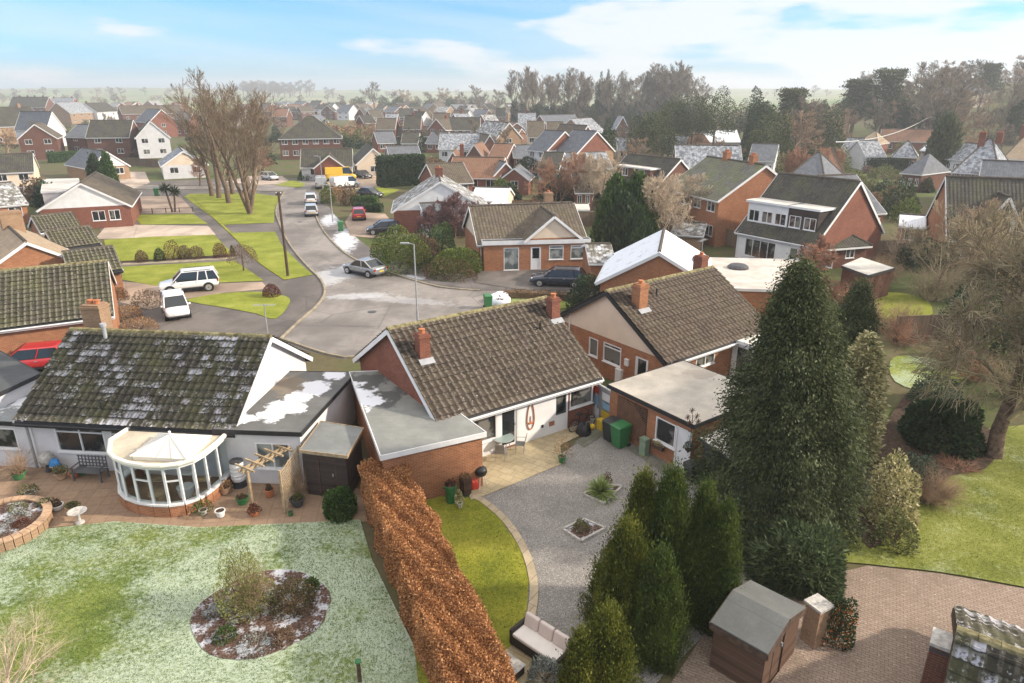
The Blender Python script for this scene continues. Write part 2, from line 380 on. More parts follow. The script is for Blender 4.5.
    M['tile_snowl'] = tiles('lightly_snowy_tiles', (0.10, 0.09, 0.08), (0.16, 0.14, 0.12), frost=0.65, frost_scale=1.2, fthr=0.40, bump=0.7)
    M['ridge'] = plain('ridge_tiles_with_moss', (0.21, 0.185, 0.10), 0.9, 0.1, 0.5, 5)
    M['ridged'] = plain('dark_ridge_tiles', (0.10, 0.085, 0.07), 0.9, 0.1, 0.3, 5)
mats()
# ------------------------------------------------------------------ vegetation
def kites(P, D, length, width, rs, fold=0.0):
    """one four-cornered leaf per point: P base, D direction"""
    n = len(P); L = np.asarray(length).reshape(-1, 1) if hasattr(length, '__len__') else np.full((n, 1), length)
    D = D / (np.linalg.norm(D, axis=1, keepdims=True) + 1e-9)
    q = rs.normal(size=(n, 3)); T = np.cross(D, q); T /= (np.linalg.norm(T, axis=1, keepdims=True) + 1e-9)
    W = L * width
    V = np.empty((n, 4, 3)); V[:, 0] = P; V[:, 1] = P + D * L * 0.5 + T * W; V[:, 2] = P + D * L; V[:, 3] = P + D * L * 0.5 - T * W
    return V.reshape(-1, 3)
def kites_mesh(name, Vs, mat):
    V = np.concatenate(Vs) if isinstance(Vs, list) else Vs
    F = np.arange(len(V)).reshape(-1, 4); return np_mesh(name, V, F, mat)
def sphere_dirs(n, rs):
    q = rs.normal(size=(n, 3)); return q / np.linalg.norm(q, axis=1, keepdims=True)
def lump(d, rs_seed, amp=0.25, k=6):
    """smooth uneven radius over directions"""
    r2 = np.random.RandomState(rs_seed); c = sphere_dirs(k * 3, r2); w = r2.uniform(0.5, 1, len(c))
    s = np.zeros(len(d))
    for a, b in zip(c, w): s = np.maximum(s, b * np.exp(-(1 - d @ a) * 7))
    return 1 - amp + amp * 1.4 * s
def shrub_mesh(name, rx, ry, h, n, leaf, mat, seed, amp=0.3, up=0.3, width=0.35, inner=0.5, gap=0.0):
    rs = np.random.RandomState(seed); d = sphere_dirs(n, rs); d[:, 2] = np.abs(d[:, 2]) * 1.0 - 0.15
    d /= np.linalg.norm(d, axis=1, keepdims=True)
    r = lump(d, seed + 1, amp) * (1 - inner * rs.uniform(0, 1, n) ** 2.5)
    P = d * r[:, None] * np.array([rx, ry, h]); P[:, 2] = np.maximum(P[:, 2] + h * 0.12, 0.02)
    if gap > 0:
        k = np.sin(P[:, 0] * 5 + seed) * np.sin(P[:, 1] * 4.3) * np.sin(P[:, 2] * 4.7 + 1); keep = rs.uniform(size=n) > gap * (k > 0); P = P[keep]; d = d[keep]
    D = d + sphere_dirs(len(P), rs) * 0.9 + np.array([0, 0, up])
    return kites_mesh(name, kites(P, D, leaf * rs.uniform(0.6, 1.3, len(P)), width, rs), mat)
def seg_mesh(name, segs, mat, sides=4):
    A = np.array([s[0] for s in segs]); B = np.array([s[1] for s in segs]); ra = np.array([s[2] for s in segs]); rb = np.array([s[3] for s in segs])
    D = B - A; D /= (np.linalg.norm(D, axis=1, keepdims=True) + 1e-9)
    up = np.where(np.abs(D[:, 2:3]) < 0.9, np.array([[0, 0, 1.0]]), np.array([[1.0, 0, 0]]))
    T = np.cross(D, up); T /= np.linalg.norm(T, axis=1, keepdims=True); Bn = np.cross(D, T)
    V = np.empty((len(A), 2 * sides, 3))
    for j in range(sides):
        a = 2 * math.pi * j / sides; o = T * math.cos(a) + Bn * math.sin(a)
        V[:, j] = A + o * ra[:, None]; V[:, sides + j] = B + o * rb[:, None]
    base = np.arange(len(A))[:, None] * 2 * sides
    F = np.concatenate([base + np.array([[j, (j + 1) % sides, sides + (j + 1) % sides, sides + j]]) for j in range(sides)])
    return np_mesh(name, V.reshape(-1, 3), F, mat, True)
def grow(seed, h, r, levels=4, clear=0.2, up=0.25, angle=42, ratio=0.62, kids=7, droop=0.0, forks=1, twist=0.12, minr=0.008):
    rd = random.Random(seed); out = {0: [], 1: []}
    def rec(p, d, L, r, lvl):
        n = 6 if lvl == levels else (4 if lvl > 1 else 3)
        pts = [p]; ds = [d]
        for i in range(n):
            d = (d + Vector((rd.gauss(0, twist), rd.gauss(0, twist), rd.gauss(0, twist * 0.6) + (up if lvl < levels else 0.6) * 0.35 - droop * (levels - lvl) * 0.1))).normalized()
            p = p + d * (L / n); pts.append(p); ds.append(d)
        rs = [max(minr, r * (1 - 0.8 * i / n)) for i in range(n + 1)]
        for i in range(n): out[0 if lvl >= levels - 0 else 1].append((tuple(pts[i]), tuple(pts[i + 1]), rs[i], rs[i + 1]))
        if lvl == 0: return
        k = kids if lvl == levels else max(3, kids - 1)
        for j in range(k):
            t0 = clear if lvl == levels else 0.18
            t = t0 + (1 - t0) * (j + rd.random()) / k; f = t * n; i = min(n - 1, int(f)); q = pts[i].lerp(pts[i + 1], f - i); dd = ds[i]
            ax = dd.cross(Vector((rd.gauss(0, 1), rd.gauss(0, 1), rd.gauss(0, 1)))).normalized()
            from mathutils import Quaternion
            nd = Quaternion(ax, R(angle * rd.uniform(0.6, 1.25))) @ dd
            rec(q, nd, L * ratio * rd.uniform(0.7, 1.15) * (1.15 - 0.55 * t), max(minr, r * (1 - 0.8 * t) * 0.6), lvl - 1)
    for k in range(forks):
        d = Vector((rd.gauss(0, 0.06), rd.gauss(0, 0.06), 1)) if forks == 1 else Vector((math.cos(k * 6.28 / forks + 1) * 0.28, math.sin(k * 6.28 / forks + 1) * 0.28, 1))
        rec(Vector((0, 0, -0.1)), d.normalized(), h * (0.8 if forks == 1 else 0.72), r if forks == 1 else r * 0.75, levels)
    return out
def bare_tree(name, loc, label, group, seed, h, r, bark='bark', twig='twig', cat='tree', rz=0, crownname='crown', **kw):
    g = grow(seed, h, r, **kw)
    if kw.get('forks', 1) > 1:
        g[0] = [(s[0], s[1], s[2], s[3]) for s in g[0]] + [((0, 0, -0.1), (0, 0, 0.5), r, r * 0.8)]
    o = empty(name, loc, label, cat, group, rz)
    link('trunk', seg_mesh('trunk', g[0], M[bark], 7), o); link(crownname, seg_mesh(crownname, g[1], M[twig], 3), o)
    return o
def shrub(name, px, py, label, rx, h, n=3500, leaf=0.09, mat='leaf_g', cat='shrub', group=None, seed=None, ry=None, z=0, loc=None, **kw):
    seed = seed if seed is not None else random.randint(1, 9999); p = Vector(loc) if loc else at(px, py); p.z = z if not loc else p.z
    if p.length > 170: p.z = hz(p.x, p.y)
    me = shrub_mesh('foliage', rx, ry or rx, h, n, leaf, M[mat], seed, **kw)
    o = empty(name, p, label, cat, group); link('foliage', me, o)
    rd = random.Random(seed); segs = []
    for k in range(9):
        a = rd.uniform(0, 6.28); q = Vector((math.cos(a) * rx * 0.5, math.sin(a) * rx * 0.5, h * rd.uniform(0.5, 0.8))); segs.append(((0, 0, 0), tuple(q), 0.03, 0.008))
    link('stem', seg_mesh('stem', segs, M['bark'], 4), o)
    return o
def twiggy(name, px, py, label, rx, h, n=60, twig='twig', cat='shrub', group=None, seed=None, loc=None, levels=2, r=0.02):
    seed = seed if seed is not None else random.randint(1, 9999); rd = random.Random(seed); segs = []
    def rec(p, d, L, r, lvl):
        for i in range(3):
            d = (d + Vector((rd.gauss(0, .16), rd.gauss(0, .16), rd.gauss(0.03, .1)))).normalized(); q = p + d * L / 3
            segs.append((tuple(p), tuple(q), r, r * 0.75)); p = q; r *= 0.75
            if lvl > 0:
                for _ in range(2): rec(q, (d + Vector((rd.gauss(0, .6), rd.gauss(0, .6), rd.gauss(0, .5)))).normalized(), L * 0.5, r * 0.7, lvl - 1)
    for k in range(n):
        a = rd.uniform(0, 6.28); e = rd.uniform(0.0, 1) ** 0.6; d = Vector((math.cos(a) * e * rx, math.sin(a) * e * rx, h * (1.05 - 0.55 * e)))
        rec(Vector((math.cos(a) * e * rx * 0.25, math.sin(a) * e * rx * 0.25, 0)), d.normalized(), d.length * 0.72, r, levels)
    p = Vector(loc) if loc else at(px, py)
    if p.length > 170: p.z = hz(p.x, p.y)
    o = link(name, seg_mesh(name, segs, M[twig], 3)); o.location = p
    return tag(o, label, cat, group)
def flame_mesh(name, h, rfun, n_cl, per, leaf, mat, seed, upd=1.0, out=0.5, lobes=5, droop=False, clump=0.0):
    """conifer: clumps of sprays over a tapered, lobed body"""
    rs = np.random.RandomState(seed); Ps = []; Ds = []; big = n_cl < 1200 and per > 30
    z = rs.uniform(0, 1, n_cl) ** 0.85; a = rs.uniform(0, 2 * math.pi, n_cl)
    ph = rs.uniform(0, 6.28, 4)
    lob = 1 + (0.17 if clump else 0.13) * np.sin(a * lobes + ph[0] + z * 5) + 0.08 * np.sin(a * (lobes * 2 + 1) + ph[1] - z * 9) + 0.07 * np.sin(z * 40 + ph[2] + a * 3)
    rr = rfun(z) * lob * rs.uniform(0.80 if clump else 0.84, 1.10, n_cl)
    C = np.stack([np.cos(a) * rr, np.sin(a) * rr, z * h], 1); csz = rs.uniform(0.7, 1.5, (n_cl, 1))
    Ro = np.stack([np.cos(a), np.sin(a), np.zeros(n_cl)], 1)
    for k in range(per):
        j = rs.normal(size=(n_cl, 3)) * leaf * csz * (0.55 if not droop else 1.0)
        if clump: j = rs.normal(size=(n_cl, 3)) * clump * csz
        if droop: D = Ro * rs.uniform(0.5, 1.2, (n_cl, 1)) + np.array([0, 0, -0.55]) + rs.normal(size=(n_cl, 3)) * 0.45; j += -Ro * 0.1 * rs.uniform(0, 1, (n_cl, 1))
        else: D = Ro * out * rs.uniform(0, 1, (n_cl, 1)) + np.array([0, 0, upd]) + rs.normal(size=(n_cl, 3)) * 0.28; j[:, 2] *= 2.6
        Ps.append(C + j); Ds.append(D)
    P = np.concatenate(Ps); D = np.concatenate(Ds); P[:, 2] = np.maximum(P[:, 2], 0.02)
    V = kites(P, D, leaf * rs.uniform(1.2, 2.6, len(P)), 0.2, rs)
    # the dense inside of the crown
    zz = np.linspace(0, 0.97, 14); core = []
    for i in range(13):
        for j in range(12):
            q = []
            for (ii, jj) in ((i, j), (i, j + 1), (i + 1, j + 1), (i + 1, j)):
                an = jj * 2 * math.pi / 12; rad = rfun(np.array([zz[ii]]))[0] * (0.66 if clump else 0.74); q.append((math.cos(an) * rad, math.sin(an) * rad, zz[ii] * h))
            core += q
    V = np.concatenate([V, np.array(core)])
    return kites_mesh(name, V, M[mat])
def hedge_mesh(name, pts, width, h, n, leaf, mat, seed, wob=0.08, taper=0.0):
    """leafy box along a polyline (world xy, relative to pts[0])"""
    rs = np.random.RandomState(seed); o = Vector(pts[0]); pts = [Vector(p) - o for p in pts]; seg = [(pts[i + 1] - pts[i]).length for i in range(len(pts) - 1)]; tot = sum(seg)
    Vs = []
    for i, Ls in enumerate(seg):
        a, b = pts[i], pts[i + 1]; d = (b - a).normalized(); s = Vector((-d.y, d.x, 0)); m = int(n * Ls / tot)
        area = np.array([width, h, h, 0.0]); ends = 0.5 * width * h / Ls
        face = rs.choice(4, m, p=np.array([width, h, h, max(0.02, ends * 2 / 1)]) / (width + 2 * h + max(0.02, ends * 2)))
        t = rs.uniform(-0.01, 1.01, m); u = rs.uniform(-0.5, 0.5, m) * width; z = rs.uniform(0.0, 1, m) * h
        nrm = np.zeros((m, 3)); dd = np.array(d); ss = np.array(s)
        u = np.where(face == 1, -width / 2, np.where(face == 2, width / 2, u)); z = np.where(face == 0, h, z)
        e = rs.randint(0, 2, m); t = np.where(face == 3, e * 1.0, t)
        nrm[face == 0] = (0, 0, 1); nrm[face == 1] = -ss; nrm[face == 2] = ss; nrm[face == 3] = dd
        nrm[(face == 3) & (e == 0)] = -dd
        u = u * (1 - taper * z / h)
        P = np.array(a) + dd * (t * Ls)[:, None] + ss * u[:, None] + np.array([0, 0, 1]) * z[:, None]
        wv = np.sin(P[:, 0] * 3.1 + P[:, 2] * 2 + seed) * np.sin(P[:, 1] * 2.7 + P[:, 2] * 3) + 0.6 * np.sin(P[:, 0] * 9 + P[:, 1] * 7)
        P = P + nrm * (wv * wob + rs.uniform(-0.12, 0.06, m))[:, None]
        P[:, 2] = np.maximum(P[:, 2], 0.02)
        Vs.append(kites(P, nrm * 0.7 + rs.normal(size=(m, 3)) * 0.8, leaf * rs.uniform(0.6, 1.3, m), 0.38, rs))
        q = 0.86 * width / 2; A = np.array(a); B = np.array(b); c = []
        for (x0, z0, x1, z1) in ((-q, 0, -q, h * .93), (-q, h * .93, q, h * .93), (q, h * .93, q, 0)):
            c += [A + ss * x0 + [0, 0, z0], B + ss * x0 + [0, 0, z0], B + ss * x1 + [0, 0, z1], A + ss * x1 + [0, 0, z1]]
        for e0 in (A, B): c += [e0 - ss * q, e0 + ss * q, e0 + ss * q + [0, 0, h * .93], e0 - ss * q + [0, 0, h * .93]]
        Vs.append(np.array(c))
    return kites_mesh(name, Vs, M[mat])
def leafmats():
    M['leaf_g'] = leafmat('green_leaves', [(0.025, 0.055, 0.015), (0.08, 0.14, 0.03), (0.18, 0.25, 0.06)])
    M['leaf_yg'] = leafmat('yellow_green_leaves', [(0.05, 0.08, 0.015), (0.13, 0.17, 0.03), (0.26, 0.27, 0.06)])
    M['leaf_d'] = leafmat('dark_green_leaves', [(0.018, 0.036, 0.014), (0.045, 0.075, 0.028), (0.09, 0.13, 0.05)])
    M['leaf_ley'] = leafmat('golden_green_conifer_sprays', [(0.045, 0.06, 0.010), (0.165, 0.18, 0.028), (0.36, 0.32, 0.07)], patch=0.9)
    M['leaf_leyg'] = leafmat('dark_golden_conifer_sprays', [(0.032, 0.055, 0.012), (0.10, 0.135, 0.026), (0.22, 0.24, 0.055)], patch=0.9)
    M['leaf_fir'] = leafmat('dark_cypress_sprays', [(0.028, 0.042, 0.015), (0.09, 0.108, 0.04), (0.22, 0.23, 0.10)], patch=0.7)
    M['leaf_beech'] = leafmat('brown_beech_leaves', [(0.20, 0.08, 0.032), (0.47, 0.225, 0.09), (0.78, 0.50, 0.26)], patch=0.5)
    M['leaf_cream'] = leafmat('cream_variegated_leaves', [(0.14, 0.15, 0.05), (0.55, 0.49, 0.26), (0.82, 0.76, 0.52)], patch=0.7)
    M['leaf_grey'] = leafmat('grey_green_leaves', [(0.03, 0.05, 0.03), (0.09, 0.13, 0.08), (0.26, 0.31, 0.23)])
    M['leaf_red'] = leafmat('red_brown_leaves', [(0.06, 0.02, 0.015), (0.15, 0.05, 0.03), (0.24, 0.10, 0.05)])
    M['leaf_br'] = leafmat('dry_brown_leaves', [(0.08, 0.05, 0.03), (0.19, 0.12, 0.07), (0.32, 0.22, 0.13)])
    M['leaf_tan'] = leafmat('tan_dead_leaves', [(0.2, 0.12, 0.06), (0.40, 0.25, 0.13), (0.55, 0.40, 0.24)])
    M['berry'] = leafmat('orange_berries', [(0.35, 0.08, 0.01), (0.6, 0.16, 0.02), (0.7, 0.25, 0.03)])
    M['leaf_cord'] = leafmat('striped_cordyline_leaves', [(0.12, 0.18, 0.04), (0.30, 0.36, 0.12), (0.60, 0.60, 0.36)])
    M['leaf_frost'] = leafmat('frosted_leaves', [(0.08, 0.10, 0.07), (0.35, 0.38, 0.36), (0.70, 0.72, 0.74)])
    M['leaf_olive'] = leafmat('olive_leaves', [(0.06, 0.07, 0.02), (0.18, 0.19, 0.07), (0.36, 0.36, 0.16)])
leafmats()
# ------------------------------------------------------------------ ground
def ground_mats():
    t = NT('open_ground', 0.95, 0.1); w = t.wpos(); f = t.noise(w, 0.02, 6, 0.6); f2 = t.noise(w, 0.15, 6, 0.65); f3 = t.noise(w, 2.5, 5)
    c = t.ramp(t.math('ADD', t.math('MULTIPLY', f, 0.5), t.math('MULTIPLY', f2, 0.5)), [(0.38, (0.10, 0.085, 0.05)), (0.47, (0.13, 0.11, 0.06)), (0.54, (0.085, 0.11, 0.035)), (0.62, (0.14, 0.16, 0.06))])
    # fields far out: patchwork
    vo = t.N.new('ShaderNodeTexVoronoi'); mp = t.N.new('ShaderNodeMapping'); t.L.new(w, mp.inputs[0]); mp.inputs['Scale'].default_value = (1 / 420, 1 / 260, 0); t.L.new(mp.outputs[0], vo.inputs['Vector'])
    fld = t.ramp(vo.outputs['Color'], [(0.2, (0.17, 0.24, 0.07)), (0.45, (0.30, 0.34, 0.14)), (0.6, (0.34, 0.29, 0.2)), (0.8, (0.12, 0.2, 0.06))])
    vm = t.N.new('ShaderNodeVectorMath'); vm.operation = 'LENGTH'; t.L.new(w, vm.inputs[0])
    c = t.mix(t.rng(vm.outputs['Value'], 560, 760), c, fld)
    c = t.mix(t.rng(f3, 0.3, 0.8, 0, 0.4), c, (0.05, 0.05, 0.03)); t.bump(f3, 0.5, 0.05); M['ground'] = t.col(c)
    def grass(name, a, b, c3, frost=0, fs=0.35, fthr=0.45, dirt=0.25, frx=None):
        t = NT(name, 0.9, 0.1); w = t.wpos(); f = t.noise(w, 0.45, 5, 0.6); f2 = t.noise(w, 7.0, 6, 0.75); f3 = t.noise(w, 26.0, 3, 0.7)
        v = t.math('ADD', t.math('MULTIPLY', f, 0.55), t.math('MULTIPLY', f2, 0.45)); c = t.ramp(v, [(0.36, a), (0.5, b), (0.64, c3)])
        c = t.mix(t.rng(f3, 0.35, 0.7, 0, 0.35), c, tuple(x * 0.45 for x in a))
        br = t.noise(w, 1.1, 5, 0.7); c = t.mix(t.rng(br, 0.6, 0.75, 0, dirt), c, (0.20, 0.17, 0.07))
        if frost:
            g = t.noise(w, fs, 4, 0.55); gv = g
            if frx:
                for (x, y, rad, s) in frx:
                    vm = t.N.new('ShaderNodeVectorMath'); vm.operation = 'DISTANCE'; t.L.new(w, vm.inputs[0]); vm.inputs[1].default_value = (x, y, 0)
                    gv = t.math('ADD', gv, t.rng(vm.outputs['Value'], rad, rad * 0.2, 0, s))
            a1 = t.math('ADD', gv, t.math('MULTIPLY', t.math('SUBTRACT', f2, 0.5), 0.9)); a1 = t.rng(a1, fthr - 0.08, fthr + 0.2)
            c = t.mix(t.math('MULTIPLY', a1, frost), c, (0.46, 0.535, 0.42))
        t.bump(t.math('ADD', f3, f2), 0.7, 0.04); return t.col(c)
    M['grass'] = grass('bright_grass', (0.15, 0.18, 0.025), (0.245, 0.275, 0.04), (0.36, 0.37, 0.08))
    M['grass_y'] = grass('yellow_green_grass', (0.13, 0.155, 0.02), (0.26, 0.27, 0.035), (0.40, 0.37, 0.06), dirt=0.5)
    M['grass_f'] = grass('frosted_grass', (0.10, 0.15, 0.035), (0.18, 0.23, 0.05), (0.30, 0.32, 0.09), frost=0.85, fthr=0.38, frx=[(-8.5, 20.5, 1.5, -0.1), (-14.3, 17, 4.2, -0.28), (-9.6, 16.2, 4.5, 0.16), (-4.8, 17.5, 4, 0.05)])
    M['grass_r'] = grass('mossy_grass', (0.12, 0.145, 0.03), (0.215, 0.235, 0.05), (0.33, 0.34, 0.11), frost=0.3, fs=0.5, fthr=0.62)
    M['grass_fl'] = grass('lightly_frosted_grass', (0.12, 0.17, 0.03), (0.22, 0.26, 0.05), (0.32, 0.34, 0.08), frost=0.6, fthr=0.5)
    def asphalt(name, c, frost=0.0, spots=(), fthr=0.62):
        t = NT(name, 0.8, 0.3); w = t.wpos(); f = t.noise(w, 0.18, 6, 0.62); f2 = t.noise(w, 1.6, 6, 0.7); f3 = t.noise(w, 30, 2)
        fs = t.noise(w, 0.35, 5, 0.6, (1.0, 0.22, 1)); cc = t.mix(t.rng(f, 0.35, 0.62), tuple(x * 0.66 for x in c), tuple(x * 1.32 for x in c)); cc = t.mix(t.rng(fs, 0.5, 0.62, 0, 0.45), cc, tuple(x * 0.62 for x in c)); vo = t.N.new('ShaderNodeTexVoronoi'); vo.feature = 'DISTANCE_TO_EDGE'; t.L.new(w, vo.inputs['Vector']); vo.inputs['Scale'].default_value = 0.16; cc = t.mix(t.rng(vo.outputs['Distance'], 0.012, 0.0, 0, 0.6), cc, tuple(x * 0.4 for x in c)); cc = t.mix(t.rng(f2, 0.35, 0.75, 0, 0.45), cc, tuple(x * 0.7 for x in c))
        cc = t.mix(t.rng(f3, 0.4, 0.7, 0, 0.2), cc, tuple(x * 1.6 for x in c))
        for (x, y, rx, ry, ang, s) in spots:
            vm = t.N.new('ShaderNodeMapping'); vm.vector_type = 'TEXTURE'; t.L.new(w, vm.inputs[0]); vm.inputs['Location'].default_value = (x, y, 0); vm.inputs['Rotation'].default_value = (0, 0, R(ang)); vm.inputs['Scale'].default_value = (rx, ry, 1e6)
            ln = t.N.new('ShaderNodeVectorMath'); ln.operation = 'LENGTH'; t.L.new(vm.outputs[0], ln.inputs[0])
            d = t.math('ADD', ln.outputs['Value'], t.math('MULTIPLY', t.math('SUBTRACT', f2, 0.5), 2.2)); cc = t.mix(t.rng(d, 1.05, 0.6, 0, s), cc, (0.66, 0.69, 0.74))
        t.bump(f3, 0.3, 0.01); return t.col(cc)
    fp = at(312, 272); M['asphalt'] = asphalt('worn_asphalt', (0.21, 0.19, 0.175), spots=[(at(332, 276).x, at(332, 276).y, 2.2, 5.5, -20, 0.4), (at(400, 300).x, at(400, 300).y, 5, 1.0, -15, 0.2), (at(358, 296).x, at(358, 296).y, 3, 1.0, 10, 0.3)])
    M['pave'] = asphalt('pavement_asphalt', (0.125, 0.11, 0.10))
    M['pave_f'] = asphalt('frosty_pavement', (0.14, 0.125, 0.12), spots=[(at(345, 240).x, at(345, 240).y, 1.5, 7.5, 12, 0.75), (at(330, 220).x, at(330, 220).y, 1.3, 5, 12, 0.7), (at(402, 277).x, at(402, 277).y, 2.4, 0.9, -20, 0.6), (at(420, 287).x, at(420, 287).y, 2, 0.7, -20, 0.6)])
    M['drive_pink'] = asphalt('pink_drive', (0.42, 0.34, 0.28)); M['drive_tan'] = asphalt('tan_gravel_drive', (0.33, 0.25, 0.19))
    M['kerb'] = plain('kerb_stone', (0.29, 0.25, 0.185), 0.9, 0.2, 0.25, 2)
    t = NT('gravel', 0.9, 0.15); w = t.wpos(); vo = t.N.new('ShaderNodeTexVoronoi'); t.L.new(w, vo.inputs['Vector']); vo.inputs['Scale'].default_value = 38
    sp = t.N.new('ShaderNodeSeparateColor'); t.L.new(vo.outputs['Color'], sp.inputs[0]); c = t.ramp(sp.outputs[0], [(0, (0.17, 0.16, 0.155)), (0.5, (0.25, 0.235, 0.22)), (0.85, (0.33, 0.305, 0.28)), (1, (0.48, 0.45, 0.41))])
    f = t.noise(w, 0.5, 5, 0.6); c = t.mix(t.rng(f, 0.4, 0.7, 0, 0.4), c, (0.115, 0.11, 0.105)); t.bump(vo.outputs['Distance'], 0.7, 0.02); M['gravel'] = t.col(c)
    def slabs(name, c1, c2, joint, w_, h_, rot=0, off=0.5, jm=0.012, stain=0.4, mossc=(0.10, 0.11, 0.04)):
        t = NT(name, 0.85, 0.2); w = t.wpos(); mp = t.N.new('ShaderNodeMapping'); t.L.new(w, mp.inputs[0]); mp.inputs['Rotation'].default_value = (0, 0, R(rot))
        b = t.N.new('ShaderNodeTexBrick'); t.L.new(mp.outputs[0], b.inputs['Vector']); b.inputs['Scale'].default_value = 1; b.inputs['Brick Width'].default_value = w_; b.inputs['Row Height'].default_value = h_; b.inputs['Mortar Size'].default_value = jm; b.offset = off
        t.put(b.inputs['Color1'], c1); t.put(b.inputs['Color2'], c2); t.put(b.inputs['Mortar'], joint)
        f = t.noise(w, 0.7, 6, 0.65); f2 = t.noise(w, 5, 5, 0.7); c = t.mix(t.rng(f, 0.42, 0.72, 0, stain), b.outputs['Color'], mossc); c = t.mix(t.rng(f2, 0.4, 0.75, 0, 0.45), c, tuple(x * 0.6 for x in c2))
        t.bump(t.math('SUBTRACT', 1, b.outputs['Fac']), 0.4, 0.01); return t.col(c)
    M['slab_y'] = slabs('yellow_stone_paving', (0.47, 0.39, 0.25), (0.40, 0.33, 0.21), (0.28, 0.22, 0.12), 0.6, 0.45, 34, stain=0.3, mossc=(0.33, 0.24, 0.12))
    M['slab_g'] = slabs('grey_green_paving', (0.22, 0.215, 0.18), (0.16, 0.16, 0.14), (0.08, 0.08, 0.06), 0.9, 0.6, -53, stain=0.55)
    M['slab_o'] = slabs('orange_paving', (0.33, 0.23, 0.155), (0.28, 0.19, 0.13), (0.22, 0.15, 0.10), 0.62, 0.62, -8, off=0.0, jm=0.014, stain=0.35, mossc=(0.28, 0.19, 0.12))
    M['edging'] = slabs('edging_blocks', (0.50, 0.41, 0.29), (0.42, 0.34, 0.24), (0.2, 0.16, 0.1), 0.5, 3.0, 34, stain=0.3)
    # block paving with small bricks, worn and dirty
    t = NT('block_paving', 0.85, 0.2); w = t.wpos(); mp = t.N.new('ShaderNodeMapping'); t.L.new(w, mp.inputs[0]); mp.inputs['Rotation'].default_value = (0, 0, R(28))
    b = t.N.new('ShaderNodeTexBrick'); t.L.new(mp.outputs[0], b.inputs['Vector']); b.inputs['Scale'].default_value = 1; b.inputs['Brick Width'].default_value = 0.2; b.inputs['Row Height'].default_value = 0.1; b.inputs['Mortar Size'].default_value = 0.01; b.offset = 0.5
    t.put(b.inputs['Color1'], (0.33, 0.25, 0.20)); t.put(b.inputs['Color2'], (0.27, 0.195, 0.155)); t.put(b.inputs['Mortar'], (0.13, 0.105, 0.085))
    f = t.noise(w, 0.5, 6, 0.65); f2 = t.noise(w, 6, 5, 0.7); f3 = t.noise(w, 14, 2); c = t.mix(t.rng(f, 0.45, 0.7, 0, 0.6), b.outputs['Color'], (0.15, 0.115, 0.085)); c = t.mix(t.rng(f2, 0.35, 0.75, 0, 0.45), c, (0.33, 0.26, 0.2))
    c = t.mix(t.rng(f3, 0.62, 0.72, 0, 0.7), c, (0.50, 0.42, 0.36)); t.bump(t.math('SUBTRACT', 1, b.outputs['Fac']), 0.5, 0.012); M['block'] = t.col(c)
ground_mats()
def terrain():
    rs = [0, 20, 50, 90, 130] + list(np.geomspace(165, 3100, 80)); na = 240; V = []; F = []
    for r in rs:
        for j in range(na):
            a = 2 * math.pi * j / na; x, y = r * math.sin(a), r * math.cos(a); V.append((x, y, hz(x, y)))
    for i in range(len(rs) - 1):
        for j in range(na): F.append((i * na + j, i * na + (j + 1) % na, (i + 1) * na + (j + 1) % na, (i + 1) * na + j))
    o = link('ground', np_mesh('ground', np.array(V), np.array(F)[:, ::-1], M['ground'], True)); tag(o, kind='structure')
terrain()
LV = [0.004]
def sheet(name, pts, mat, z=None, world_pts=False, thick=0.0, smooth_n=0):
    P = [Vector(p) if world_pts else at(*p) for p in pts]
    if smooth_n:
        Q = []; k = len(P)
        for i in range(k):
            a, b, c, d = P[(i - 1) % k], P[i], P[(i + 1) % k], P[(i + 2) % k]
            for j in range(smooth_n):
                t = j / smooth_n; Q.append(0.5 * ((2 * b) + (c - a) * t + (2 * a - 5 * b + 4 * c - d) * t * t + (3 * b - a - 3 * c + d) * t ** 3))
        P = Q
    if z is None: z = LV[0]; LV[0] += 0.004
    b = MB(); b.poly([(p.x, p.y, z + thick) for p in P])
    if thick:
        k = len(P)
        for i in range(k):
            p, q = P[i], P[(i + 1) % k]; b.poly([(p.x, p.y, -0.02), (q.x, q.y, -0.02), (q.x, q.y, z + thick), (p.x, p.y, z + thick)])
    return tag(b.build(name, M[mat] if isinstance(mat, str) else mat), kind='structure')
def strip(name, pts, w, h, mat, world_pts=False, z=0.0, smooth_n=4, closed=False):
    P = [Vector(p) if world_pts else at(*p) for p in pts]
    if smooth_n and len(P) > 2:
        Q = []; k = len(P)
        for i in range(k - 1):
            a, b, c, d = P[max(i - 1, 0)], P[i], P[i + 1], P[min(i + 2, k - 1)]
            for j in range(smooth_n):
                t = j / smooth_n; Q.append(0.5 * ((2 * b) + (c - a) * t + (2 * a - 5 * b + 4 * c - d) * t * t + (3 * b - a - 3 * c + d) * t ** 3))
        Q.append(P[-1]); P = Q
    b = MB(); L = []; Rr = []
    for i, p in enumerate(P):
        d = (P[min(i + 1, len(P) - 1)] - P[max(i - 1, 0)]).normalized(); s = Vector((-d.y, d.x, 0)) * w / 2; L.append(p + s); Rr.append(p - s)
    for i in range(len(P) - 1):
        a, c, d, e = L[i], L[i + 1], Rr[i + 1], Rr[i]
        b.poly([(e.x, e.y, z + h), (d.x, d.y, z + h), (c.x, c.y, z + h), (a.x, a.y, z + h)])
        for p, q in ((a, c), (d, e)): b.poly([(p.x, p.y, z - 0.02), (q.x, q.y, z - 0.02), (q.x, q.y, z + h), (p.x, p.y, z + h)])
    return tag(b.build(name, M[mat]), kind='structure')
